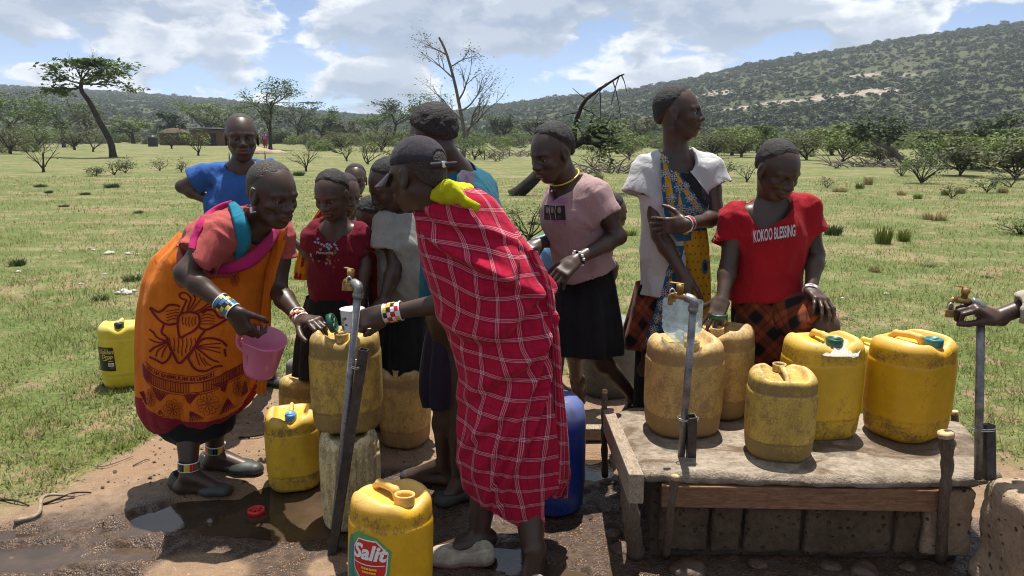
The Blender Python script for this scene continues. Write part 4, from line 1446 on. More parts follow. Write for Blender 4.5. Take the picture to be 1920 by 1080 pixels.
simple_mat('shoe_rubber', (0.035, 0.038, 0.033), 0.5, 0.4, 0.3, 60)
simple_mat('shoe_canvas', (0.34, 0.29, 0.22), 0.85, 0.2, 0.3, 40, bump=0.5)
simple_mat('shoe_sole', (0.17, 0.085, 0.075), 0.7, 0.3, 0.3, 40)
simple_mat('shoe_brown', (0.075, 0.045, 0.028), 0.7, 0.3, 0.4, 40, bump=0.4)
simple_mat('bead_white', (0.70, 0.70, 0.70), 0.3, 0.5, 0.05)
simple_mat('bead_red', (0.50, 0.012, 0.03), 0.3, 0.5, 0.1)
simple_mat('bead_orange', (0.70, 0.15, 0.02), 0.3, 0.5, 0.1)
simple_mat('bead_black', (0.012, 0.012, 0.014), 0.3, 0.5, 0.1)
simple_mat('bead_yellow', (0.62, 0.46, 0.03), 0.3, 0.5, 0.1)
simple_mat('bead_blue', (0.06, 0.16, 0.30), 0.3, 0.5, 0.1)

def plaid_mat(name, ground, dark, white, navy, period=0.105, lines=True, kind='shuka'):
    m, t = material(name)
    uv = t.n('ShaderNodeTexCoord').outputs['UV']
    u, v, _ = t.sep(uv)
    n2 = t.noise(uv, 420.0, 2, 0.5)
    fib = t.noise(uv, 40.0, 4, 0.6)
    def fr(x, ph=0.0):
        return t.m('FRACT', t.m('ADD', t.m('DIVIDE', x, period), ph))
    def line(x, c, w):
        return t.m('LESS_THAN', t.m('ABSOLUTE', t.m('SUBTRACT', x, c)), w)
    col = t.mix(t.ramp(fib, 0.3, 0.7), tuple(c * .88 for c in ground), tuple(min(1, c * 1.1) for c in ground))
    if kind == 'shuka':
        fu, fv = fr(u), fr(v)
        dk = lambda f: t.m('MAXIMUM', line(f, 0.5, 0.012), t.m('MAXIMUM', line(f, 0.94, 0.020), line(f, 0.235, 0.020)))
        wh = lambda f: t.m('MAXIMUM', line(f, 0.02, 0.014), t.m('MAXIMUM', line(f, 0.085, 0.012), line(f, 0.155, 0.014)))
        col = t.mix(t.m('MULTIPLY', t.m('ADD', dk(fu), dk(fv), clamp=True), 0.62), col, navy)
        wu, wv = wh(fu), wh(fv)
        col = t.mix(t.m('MULTIPLY', t.m('ADD', wu, wv, clamp=True), 0.36), col, white)
        col = t.mix(t.m('MULTIPLY', t.m('MULTIPLY', wu, wv), 0.9), col, white)
    else:
        fu, fv = fr(u), fr(v)
        blk = lambda f: t.ramp(t.m('ABSOLUTE', t.m('SUBTRACT', f, 0.5)), 0.30, 0.16)
        bu, bv = blk(fu), blk(fv)
        col = t.mix(t.m('MULTIPLY', t.m('ADD', bu, bv), 0.46), col, dark)
        col = t.mix(t.m('MULTIPLY', bu, bv), col, dark)
        th = lambda f: t.m('MAXIMUM', line(f, 0.0, 0.016), line(f, 0.97, 0.012))
        col = t.mix(t.m('MULTIPLY', t.m('ADD', th(fu), th(fv), clamp=True), 0.75), col, navy)
    wr = t.noise(t.mapping(t.n('ShaderNodeTexCoord').outputs['Object'], (1, 1, 0.5), (0.3, 0.6, 0)), 13.0, 4, 0.55, 0.8)
    finish(t, col, 0.9, 0.12, bump=t.m('ADD', wr, t.m('MULTIPLY', n2, 0.10)), bump_s=0.5, bump_d=0.015, **{'Sheen Weight': 0.08})
plaid_mat('shuka_plaid', (0.40, 0.006, 0.032), (0.1, 0, 0.01), (0.66, 0.56, 0.56), (0.022, 0.013, 0.055), period=0.068)
plaid_mat('skirt_plaid', (0.24, 0.055, 0.020), (0.010, 0.009, 0.010), (0.3, 0.2, 0.1), (0.014, 0.011, 0.011), period=0.10, kind='skirt')

# ------------------------------------------------------------------ people: anatomy
def facing(yaw, down=0.0, roll=0.0):
    """head or body axes; yaw 0 looks at the camera, 90 to the right of the picture, 180 away. columns: right, forward, up"""
    y, p, r = math.radians(yaw), math.radians(down), math.radians(roll)
    f = np.array((math.sin(y) * math.cos(p), -math.cos(y) * math.cos(p), -math.sin(p)))
    u0 = np.array((math.sin(y) * math.sin(p), -math.cos(y) * math.sin(p), math.cos(p)))
    r0 = np.cross(f, u0)
    rr = r0 * math.cos(r) + u0 * math.sin(r)
    return np.stack([rr, f, np.cross(rr, f)], 1)

def add_head(f, c, M, hs, jaw=1.0, cheek=1.0, age=0.0, mouth=0.0, lid=0.5):
    q = lambda *p: np.asarray(c) + M @ (np.array(p) * hs)
    R = lambda *r: np.array(r) * hs
    f.ell(q(0, -.075, .135), R(.325, .405, .362), M, k=0)
    f.ell(q(0, .05, .02), R(.275, .33, .30), M, k=.10 * hs)
    f.ell(q(0, .10, -.18), R(.225 * jaw, .265, .30), M, k=.10 * hs)
    f.ell(q(0, .225, -.405), R(.095 * jaw, .10, .085), M, k=.09 * hs)
    for s in (-1, 1):
        f.cap(q(s * .205 * jaw, -.02, -.20), q(s * .09 * jaw, .19, -.385), .075 * hs, .07 * hs, k=.09 * hs)
        f.ell(q(s * .165, .235, -.105), R(.095 * cheek, .09, .085), M, k=.07 * hs)
        f.cap(q(s * .05, .345, .085), q(s * .205, .275, .075), .038 * hs, .030 * hs, k=.05 * hs)          # brow
        f.ell(q(s * .135, .365, .005), R(.080, .070, .052), M, k=.05 * hs, op='d')                         # socket
        f.ell(q(s * .132, .272, .0), R(.074, .070, .066), M, k=.012 * hs)                                   # lids
        f.ell(q(s * .132, .330, -.020 + .012 * lid), R(.062, .05, .006 + .016 * lid), M, k=.008 * hs, op='d')
        # ear
        f.ell(q(s * .335, -.045, -.02), R(.030, .085, .130), M, k=.025 * hs)
        f.ell(q(s * .375, -.025, -.005), R(.030, .048, .085), M, k=.02 * hs, op='d')
        f.ell(q(s * .33, -.02, -.135), R(.028, .045, .045), M, k=.02 * hs)
        # nostril wing
        f.ell(q(s * .058, .372, -.140), R(.050, .052, .040), M, k=.03 * hs)
    f.cap(q(0, .345, .05), q(0, .425, -.115), .034 * hs, .052 * hs, k=.045 * hs)                           # nose
    f.ell(q(0, .432, -.125), R(.058, .042, .042), M, k=.03 * hs)
    f.ell(q(0, .325, -.255), R(.125, .085, .095), M, k=.06 * hs)                                            # muzzle
    f.ell(q(0, .382, -.225 + .012 * mouth), R(.112, .048, .030), M, k=.022 * hs)
    f.ell(q(0, .370, -.290 - .030 * mouth), R(.100, .052, .036), M, k=.022 * hs)
    f.ell(q(0, .425, -.256 - .01 * mouth), R(.105, .035, .009 + .030 * mouth), M, k=.012 * hs, op='d')      # mouth line
    if age:
        for s in (-1, 1):
            f.cap(q(s * .10, .40, -.15), q(s * .155, .335, -.275), .010 * hs, .010 * hs, k=.035 * hs, op='d')
            f.ell(q(s * .20, .235, -.215), R(.06, .05, .08), M, k=.06 * hs, op='d')

def add_hand(f, wrist, d, back, side, sc=1.0, curl=(0.35, 0.45, 0.3), spread=0.10, thumb=(0.6, 0.3), curls=None, k=.006):
    """wrist point, finger direction d, back-of-hand normal; side +1 puts the thumb to the local +x"""
    y = nrm(d); z = nrm(np.asarray(back, float) - y * (np.asarray(back, float) @ y)); x = np.cross(y, z) * side
    M = np.stack([x, y, z], 1)
    q = lambda *p: np.asarray(wrist) + M @ (np.array(p) * sc)
    f.box(q(0, .047, 0), np.array((.036, .047, .0125)) * sc, .0115 * sc, M, k=.016 * sc)
    f.cap(q(0, -.02, 0), q(0, .03, 0), .021 * sc, .026 * sc, k=.014 * sc, flat=(z, .75))
    f.ell(q(.022, .028, -.008), np.array((.018, .030, .014)) * sc, M, k=.012 * sc)
    base = [(.0275, .088), (.0092, .093), (-.0092, .089), (-.0265, .080)]
    seg = [(.043, .026, .021), (.047, .030, .022), (.044, .028, .021), (.034, .021, .018)]
    for i in range(4):
        c = curls[i] if curls else curl
        a0 = (1.5 - i) * spread
        p = np.array((base[i][0], base[i][1] - .006, 0.0))
        ang = 0.0
        r = .0092 - .0007 * (i == 3)
        for j in range(3):
            ang += c[j]
            dv = np.array((math.sin(a0) * math.cos(ang), math.cos(a0) * math.cos(ang), -math.sin(ang)))
            p2 = p + dv * seg[i][j]
            f.cap(q(*p), q(*p2), r * sc, (r - .0010) * sc, k=k if j == 0 else .003)
            p, r = p2, r - .0010
    p = np.array((.030, .018, -.006)); out, cl = thumb
    dirs = [(math.sin(out) * .9, math.cos(out), -.25 - .4 * cl), (math.sin(out * .6), math.cos(out * .6), -.35 - .7 * cl), (math.sin(out * .3 - cl * .5), math.cos(out * .3), -.3 - .8 * cl)]
    for j, (dv, L, r0, r1) in enumerate(zip(dirs, (.042, .033, .026), (.0130, .0108, .0100), (.0110, .0102, .0080))):
        p2 = p + nrm(dv) * L
        f.cap(q(*p), q(*p2), r0 * sc, r1 * sc, k=.008 if j == 0 else .003)
        p = p2
    return M

def hand_bounds(wrist, sc):
    return np.asarray(wrist) - .215 * sc, np.asarray(wrist) + .215 * sc

class Person:
    def __init__(self, label, foot, skin='skin', s=1.0, h=.0072, name='person'):
        self.t = thing(name, label, 'person', foot)
        self.skin, self.s = skin, s
        self.f = Field(h)
        self.extra = []
        self.lip = []
    # --- head
    def head(self, c, hs, yaw, down=0, roll=0, hair='hair', thick=.02, neck=None, neck_r=.056, coil=.010, eyes=True, hairline=0.0, teeth=False, **kw):
        M = facing(yaw, down, roll)
        c = np.asarray(c, float)
        self.hc, self.hM, self.hs = c, M, hs
        q = lambda *p: c + M @ (np.array(p) * hs)
        self.q = q
        g = Field(max(.0030, hs * .0145))
        add_head(g, c, M, hs, **kw)
        nb = np.asarray(neck, float) if neck is not None else q(0, -.2, -.75)
        top = q(0, -.10, -.22)
        g.cap(top, nb, neck_r * self.s, neck_r * self.s * 1.12, k=.025)
        lo = np.minimum(q(0, 0, 0) - .62 * hs, nb - .02); hi = q(0, 0, 0) + .62 * hs
        dn = nrm(nb - top)
        V, F = g.mesh(np.minimum(lo, hi - .1), np.maximum(hi, nb + .02))
        keep = ((V - (top + (nb - top) * .62)) @ dn) < 0
        fk = keep[F].all(1)
        self.extra.append((V, F[fk]))
        self.f.cap(top, nb, neck_r * self.s * .985, neck_r * self.s * 1.10, k=.02)
        self.neck = nb
        self.lip.append((q(0, .40, -.257), .085 * hs))
        # hair: a close cap over the skull, cut along the hairline
        if hair:
            k = Field(max(.0032, hs * .016))
            t = thick
            k.ell(q(0, -.085 - t * .55, .140 + t * .25), np.array((.328 + t, .412 + t * .75, .364 + t)) * hs, M)
            k.ell(q(0, -.17, -.05), np.array((.285 + t * .6, .30 + t * .6, .30)) * hs, M, k=.06 * hs)
            hp, hn = q(0, .23, .385 + hairline * .3), M @ nrm((0, .71, -.70))
            k.add(lambda P: -((P - hp.astype(np.float32)) @ hn.astype(np.float32) + .035 * hs * fbm((P - c) * (11.0 / hs), 2)), np.full(3, -1e9), np.full(3, 1e9), .05 * hs, 'd')
            k.plane(q(0, -.1, -.24), M @ np.array((0, -.1, -1.0)))
            for s in (-1, 1):
                k.ell(q(s * .34, -.02, -.03), np.array((.10, .10, .135)) * hs, M, k=.02 * hs, op='d')
            def hd(P):
                s_ = -((P - hp) @ hn) + .03 * hs * fbm((P - c) * (13.0 / hs), 2)
                low = (P - q(0, 0, -.235)) @ M[:, 2] + .02 * hs * fbm((P - c) * (13.0 / hs) + 5, 2)
                edge = np.minimum(sstep(-.01 * hs, .16 * hs, s_), sstep(0, .16 * hs, low))
                return coil * hs * fbm((P - c) * (9.0 / hs), 2) + coil * .9 * hs * fbm((P - c) * (24.0 / hs), 2) + (t + .010) * hs * (1 - edge)
            V, F = k.mesh(disp=hd)
            s_ = -((V - hp) @ hn); low = (V - q(0, 0, -.235)) @ M[:, 2]
            mesh_obj('hair', V, F, hair, self.t, attrs={'edge': np.minimum(sstep(.02 * hs, .16 * hs, s_), sstep(.03 * hs, .15 * hs, low))})
        if eyes:
            for s in (-1, 1):
                V, F = lathe([(.001, -.9), (.5, -.78), (.85, -.4), (1, 0), (.85, .4), (.5, .78), (.001, .9)], 12)
                V = (V * .064 * hs) @ M.T + q(s * .132, .272, -.004)
                e = mesh_obj('eye', V, F, 'eye_white', self.t)
                a = q(s * .132, .272, -.004)
                V, F = lathe([(.001, .0665), (.022, .0635), (.034, .055), (.034, .05)], 12)
                V = np.stack([V[:, 0], V[:, 2], V[:, 1]], 1) * hs
                mesh_obj('iris', V @ M.T + a, F[:, ::-1], 'eye_dark', e)
        if teeth:
            V, F = bm_box((0, 0, 0), (.10 * hs, .03 * hs, .032 * hs), .004 * hs, M)
            mesh_obj('teeth', V + q(0, .372, -.258), F, 'teeth', self.t)
        return q
    # --- limbs
    def arm(self, sh, el, wr, r=1.0, hand=None, fist=None):
        s = self.s * r
        sh, el, wr = map(lambda p: np.asarray(p, float), (sh, el, wr))
        f = self.f
        f.cap(sh, sh + (el - sh) * .45, .046 * s, .043 * s, k=.03)
        f.cap(sh + (el - sh) * .45, el, .043 * s, .034 * s, k=.02)
        m = el + (wr - el) * .28
        f.cap(el, m, .034 * s, .0365 * s, k=.018)
        f.cap(m, wr, .0365 * s, .0235 * s, k=.018)
        if hand:
            g = Field(.0034)
            hd = dict(hand)
            d = hd.pop('d', wr - el)
            sc = hd.pop('sc', self.s)
            g.cap(el + (wr - el) * .75, wr, .0285 * s, .0235 * s, k=.01)
            add_hand(g, wr, d, hd.pop('back'), hd.pop('side', 1), sc, **hd)
            lo, hi = hand_bounds(wr, sc)
            V, F = g.mesh(lo, hi)
            dn = nrm(wr - el)
            keep = ((V - (wr - dn * .035)) @ dn) > 0
            self.extra.append((V, F[keep[F].all(1)]))
    def leg(self, hip, kn, an, r=1.0, toe=None, foot=True):
        s = self.s * r
        hip, kn, an = map(lambda p: np.asarray(p, float), (hip, kn, an))
        f = self.f
        f.cap(hip, kn, .078 * s, .052 * s, k=.03)
        m = kn + (an - kn) * .30
        back = np.zeros(3)
        f.cap(kn, m, .050 * s, .054 * s, k=.02)
        f.cap(m, an, .054 * s, .032 * s, k=.02)
        if foot and toe is not None:
            toe = np.asarray(toe, float)
            d = nrm((toe - an) * (1, 1, 0)); 
            heel = np.array((an[0], an[1], toe[2])) - d * .035 * s
            f.cap(an, heel + (0, 0, .012 * s), .032 * s, .030 * s, k=.02)
            f.cap(an + (toe - an) * .25 , toe, .036 * s, .024 * s, k=.025, flat=((0, 0, 1), .75))
            f.cap(heel + (0, 0, .012 * s), toe, .030 * s, .026 * s, k=.02, flat=((0, 0, 1), .8))
    def torso(self, pts, hw, fwd, flat=.66, shoulders=None):
        """pts from the hip up, half widths hw"""
        s = self.s
        self.spine, self.hw, self.fwd = [np.asarray(p, float) for p in pts], list(hw), nrm(fwd)
        for i in range(len(pts) - 1):
            self.f.cap(pts[i], pts[i + 1], hw[i] * .86, hw[i + 1] * .86, k=.03, flat=(fwd, flat))
        if shoulders is not None:
            self.f.cap(shoulders[0], shoulders[1], .046 * s, k=.04)
            self.sh = [np.asarray(p, float) for p in shoulders]
    def skin_done(self, lo=None, hi=None):
        V, F = self.f.mesh(lo, hi)
        V, F = merge_meshes([(V, F)] + self.extra)
        lip = np.zeros(len(V))
        for c, r in self.lip:
            dd = (V - c) @ self.hM / np.array((r * 1.25, r, r * .72))
            lip = np.maximum(lip, sstep(1.1, .7, np.linalg.norm(dd, axis=1)))
        return mesh_obj('body', V, F, self.skin, self.t, attrs={'lip': lip * .8})
    # --- T-shirt following the torso, sleeves cut open, hem cut along a plane
    def shirt(self, mat, hem, hem_n=(0, 0, -1), sleeves=(), ease=.012, flat=.70, neck_r=.075, neck_c=None, neck_dir=None, widths=None, wr=.006, seed=0.0, h=.0065, name='shirt', extra=None, cut=None):
        s = self.s
        f = Field(h)
        hw = widths or self.hw
        for i in range(len(self.spine) - 1):
            f.cap(self.spine[i], self.spine[i + 1], hw[i] + ease, hw[i + 1] + ease, k=.03, flat=(self.fwd, flat))
        if hasattr(self, 'sh'):
            f.cap(self.sh[0], self.sh[1], .059 * s + ease * .5, k=.045)
        ends = []
        for sh, en, r0, r1 in sleeves:
            sh, en = np.asarray(sh, float), np.asarray(en, float)
            d = nrm(en - sh)
            f.cone(sh, en, r0, r1, k=.03)
            ends.append((en, d, r1))
        if extra: extra(f)
        for en, d, r1 in ends:
            f.cone(en - d * .018, en + d * .003, r1 - .012, r1 - .006, op='d')
        hem = np.asarray(hem, float); hn = nrm(hem_n)
        f.plane(hem, hn)
        f.cap(hem + hn * .1, hem - hn * .012, max(hw) * .5, k=.0, op='d')
        nc = np.asarray(neck_c if neck_c is not None else self.neck, float)
        nd = nrm(neck_dir if neck_dir is not None else self.q(0, -.1, -.2) - nc)
        f.cap(nc - nd * .005, nc + nd * .16, neck_r * s, neck_r * s * 1.1, k=.012, op='d')
        if cut: cut(f)
        hz = hem[2]
        ax = nrm(self.spine[-1] - self.spine[0])
        def disp(P):
            w = P * np.array((11.0, 11.0, 5.5)) + seed
            r = fbm(w + 1.2 * fbm(P * 5 + seed, 2)[:, None], 3)
            drag = np.abs(fbm(P * np.array((7.0, 7.0, 3.0)) + seed * 3 + 7, 2))
            dia = np.abs(fbm(np.stack([P[:, 0] * 9 + P[:, 2] * 7, P[:, 1] * 9, P[:, 2] * 4 - P[:, 0] * 3], -1) + seed * 2, 2))
            return wr * 1.4 * r + wr * 2.2 * drag + wr * 2.4 * dia - wr * 1.2
        V, F = f.mesh(disp=disp)
        o = mesh_obj(name, V, F, mat, self.t)
        return o

def px_project(obj, V2, F, mat, name, off=.0018, parent=None, Ymax=None):
    """print laid on a garment: artwork points given as photo pixels are cast on to the cloth and kept a hair above it"""
    me = obj.data
    key = me.name
    if key not in PRINT_BVH:
        PRINT_BVH[key] = BVHTree.FromPolygons([v.co[:] for v in me.vertices], [p.vertices[:] for p in me.polygons])
    bv = PRINT_BVH[key]
    o = Vector((0, 0, CAM_H))
    P, ok = [], []
    for x, y in V2:
        d = Vector(W(x, y, 1.0)) - o
        d.normalize()
        h = bv.ray_cast(o, d)
        if h[0] is None:
            P.append((0, 0, 0)); ok.append(False)
        else:
            n = h[1]
            if n.dot(d) > 0: n = -n
            P.append(tuple(h[0] + n * off * .5 - d * off)); ok.append(True)
    ok = np.array(ok)
    F = np.asarray(F)
    F = F[ok[F].all(1)]
    if not len(F): return None
    P = np.array(P)
    e = P[F]
    sz = np.max(np.linalg.norm(e - e[:, [1, 2, 0]], axis=2), axis=1)
    F = F[sz < .035 + 6 * np.median(sz)]
    if len(F) > 40:                      # keep the largest connected piece of a broad panel
        lab = np.arange(len(P))
        for _ in range(200):
            m_ = lab[F].min(1)
            new = lab.copy()
            for c_ in range(3): np.minimum.at(new, F[:, c_], m_)
            if (new == lab).all(): break
            lab = new
        ids, cnt = np.unique(lab[F[:, 0]], return_counts=True)
        if name in ('yoke_panel', 'flowered_cloth', 'cloth_border', 'cloth_stripe'):
            F = F[lab[F[:, 0]] == ids[cnt.argmax()]]
    use = np.unique(F)
    remap = np.zeros(len(P), int); remap[use] = np.arange(len(use))
    return mesh_obj(name, P[use], remap[F], mat, parent or obj, smooth=False)
PRINT_BVH = {}

def sil_loft(rows, Y, ratio=.7, n=70, m=110, yaw=0.0, fold=None, uvrot=0.0, uvwarp=None, Yoff=None):
    """cloth hung as a stack of level ovals; rows: (photo y, left x, right x). returns grid V (n,m,3), uv (n,m,2)"""
    rows = np.array(sorted(rows, key=lambda r: -r[0]), float)
    py = np.linspace(rows[0, 0], rows[-1, 0], n)
    L = np.interp(py, rows[::-1, 0], rows[::-1, 1]); R = np.interp(py, rows[::-1, 0], rows[::-1, 2])
    ker = np.hanning(9); ker /= ker.sum()
    sm = lambda a: np.convolve(np.pad(a, 4, mode='edge'), ker, 'valid')
    L, R = sm(L), sm(R)
    th = np.linspace(0, 2 * np.pi, m + 1)          # seam at the back
    V = np.zeros((n, m + 1, 3)); UV = np.zeros((n, m + 1, 2))
    vacc = 0
    prev = None
    for i in range(n):
        Yi = Y if Yoff is None else Y + float(np.interp(py[i], Yoff[0], Yoff[1]))
        a, b = W(L[i], py[i], Yi), W(R[i], py[i], Yi)
        c = (a + b) / 2; hw = (b - a)[0] / 2
        rt = float(np.interp(py[i], ratio[0], ratio[1])) if isinstance(ratio, tuple) else ratio
        ang = th + np.pi / 2
        r = np.ones(m + 1)
        if fold is not None:
            r = r + fold(th, i / (n - 1), hw) / hw
        x = hw * np.cos(ang) * r; y = hw * rt * np.sin(ang) * r
        cy, sy = math.cos(yaw), math.sin(yaw)
        V[i] = np.stack([c[0] + x * cy - y * sy * .0, c[1] + y, np.full(m + 1, c[2])], -1)
        if prev is not None: vacc += np.linalg.norm(c - prev)
        prev = c
        hw0 = hw
        UV[i, :, 0] = (th - np.pi) * (hw * .55 + .45 * .2) * (1 + rt) / 2
        UV[i, :, 1] = vacc
    if uvrot:
        cr, sr = math.cos(uvrot), math.sin(uvrot)
        UV = np.stack([UV[..., 0] * cr - UV[..., 1] * sr, UV[..., 0] * sr + UV[..., 1] * cr], -1)
    if uvwarp is not None:
        UV = UV + uvwarp(V)
    return V, UV
def loft_obj(name, V, UV, mat, parent, remove=None, mode='any'):
    n, m = V.shape[:2]
    F = grid_faces(n, m)
    P = V.reshape(-1, 3)
    if remove is not None:
        bad = remove(P)
        F = F[~(bad[F].any(1) if mode == 'any' else bad[F].all(1))]
    use = np.unique(F)
    remap = np.zeros(len(P), int); remap[use] = np.arange(len(use))
    return mesh_obj(name, P[use], remap[F], mat, parent, uv=UV.reshape(-1, 2)[use])
def skirt_fold(k=7, amp=.012, top=.0, seed=0.0, sharp=1.0):
    def fn(th, v, hw):
        a = amp * (top + (1 - top) * (1 - v) ** 0.8)          # v 0 at the hem
        w = np.sin(th * k + seed + .8 * np.sin(th * 3 + seed)) + .45 * np.sin(th * (k * 2 + 1) + 2 * seed + v)
        return a * w
    return fn
def band_on(path, w, mat, parent, name, up=None, n=40, thick=.004, out=None):
    """a strip of cloth or beads along a 3-D path"""
    P = smooth_path(path, n)
    T, U, B = frames(P)
    if up is not None:
        U = np.array([nrm(np.asarray(up, float) - t * (np.asarray(up, float) @ t)) for t in T])
        B = np.cross(T, U)
    w = np.interp(np.linspace(0, 1, n), np.linspace(0, 1, len(np.atleast_1d(w))), np.atleast_1d(w))[:, None]
    sec = [(-.5, 0), (-.25, .8), (0, 1), (.25, .8), (.5, 0), (0, -.6)]
    V = np.stack([P + U * w * a + B * thick * b for a, b in sec], 1).reshape(-1, 3)
    return mesh_obj(name, V, grid_faces(n, len(sec), True), mat, parent)
def cuff(P0, axis, r, w, colors, parent, name='bracelet', seg=24, rows=3, checks=True, sq=.8, flat_ax=None):
    """beaded cuff: rings of coloured bead blocks round the limb axis"""
    ax = nrm(axis)
    u = nrm(np.cross(ax, (0.3, 0.2, 1))); b = np.cross(ax, u)
    o = None
    V, F = [], []
    th = np.linspace(0, 2 * np.pi, seg, endpoint=False)
    ring = lambda h, rr: np.asarray(P0) + ax * h + rr * (np.cos(th)[:, None] * u + np.sin(th)[:, None] * b)
    base = np.concatenate([ring(-w / 2, r), ring(-w / 2, r + .003), ring(w / 2, r + .003), ring(w / 2, r)])
    root = mesh_obj(name, base, grid_faces(4, seg, True), colors[0], parent)
    for j in range(rows):
        for c in range(1, len(colors)):
            VV, FF = [], []
            for k in range(seg):
                if ((k + j * 2 * (1 if checks else 0)) // 2) % (len(colors) - 1) == c - 1:
                    a0, a1 = th[k] + .01, th[k] + 2 * np.pi / seg - .01
                    h0, h1 = -w / 2 + w * j / rows + .001, -w / 2 + w * (j + 1) / rows - .001
                    p = [np.asarray(P0) + ax * hh + (r + .0048) * (math.cos(a) * u + math.sin(a) * b) for hh, a in ((h0, a0), (h0, a1), (h1, a1), (h1, a0))]
                    n0 = len(VV); VV += p; FF.append([n0, n0 + 1, n0 + 2, n0 + 3])
            if VV: mesh_obj('bead_row', np.array(VV), FF, colors[c], root, smooth=False)
    for e in (-1, 1):
        V, F = tube(np.concatenate([ring(e * w / 2, r + .0025), ring(e * w / 2, r + .0025)[:1]]), np.full(seg + 1, .0028), 6, cap=False)
        mesh_obj('bead_edge', V, F, 'bead_white', root)
    return root
# ------------------------------------------------------------------ people: who stands where
def cast(obj, px, py, off=.004, Y=3.0):
    me = obj.data
    if me.name not in PRINT_BVH:
        PRINT_BVH[me.name] = BVHTree.FromPolygons([v.co[:] for v in me.vertices], [p.vertices[:] for p in me.polygons])
    o = Vector((0, 0, CAM_H)); d = (Vector(W(px, py, 1.0)) - o).normalized()
    h = PRINT_BVH[me.name].ray_cast(o, d)
    if h[0] is None: return W(px, py, Y)
    return np.array(h[0] - d * off)
def to_px(P):
    P = np.atleast_2d(P)
    dz = P[:, 2] - CAM_H
    dep = P[:, 1] * CP - dz * SP
    return 960 + FPX * P[:, 0] / dep, 540 - FPX * (P[:, 1] * SP + dz * CP) / dep
def rect_px(x0, y0, x1, y1, n=4):
    return poly2d([(x0, y0), (x1, y0), (x1, y1), (x0, y1)], n)
def blob_px(cx, cy, rx, ry, n=12, rot=0.0):
    c, s = math.cos(rot), math.sin(rot)
    return poly2d([(cx + rx * math.cos(a) * c - ry * math.sin(a) * s, cy + rx * math.cos(a) * s + ry * math.sin(a) * c) for a in np.linspace(0, 2 * np.pi, n, endpoint=False)], max(2.0, rx * .8))
def curve_px(pts, n=20):
    return smooth_path([(p[0], p[1], 0) for p in pts], n)[:, :2]
def shoe(P, heel, toe, mat, r=.040, name='shoe', sole=None, open_=True, h=.006, tall=.8):
    heel, toe = np.asarray(heel, float), np.asarray(toe, float)
    d = nrm(toe - heel)
    f = Field(h)
    z = np.array((0, 0, 1.0))
    f.cap(heel + z * .030, toe + z * .018, r * .90, r * .78, k=.02, flat=(z, tall))
    f.ell(heel + (toe - heel) * .74 + z * .020, (r * 1.14, r * 1.14, .030), k=.02)
    f.cap(heel + z * .03, heel + z * .048, r * .86, r * .72, k=.015)
    f.plane(heel + z * .004, -z)
    if open_:
        f.ell(heel + (toe - heel) * .28 + z * .088, np.array((.088, .036, .058)), np.stack([d, np.cross(z, d), z], 1), k=.008, op='d')
    V, F = f.mesh()
    o = mesh_obj(name, V, F, mat, P.t)
    if sole:
        g = Field(h)
        g.cap(heel + z * .010, toe + z * .010, r * .98, r * .92, flat=(z, .5))
        g.ell(heel + (toe - heel) * .72 + z * .010, (r * 1.16, r * 1.16, .018), k=.02)
        g.plane(heel + z * .017, z); g.plane(heel, -z)
        V, F = g.mesh()
        mesh_obj('sole', V, F, sole, o)
    return o

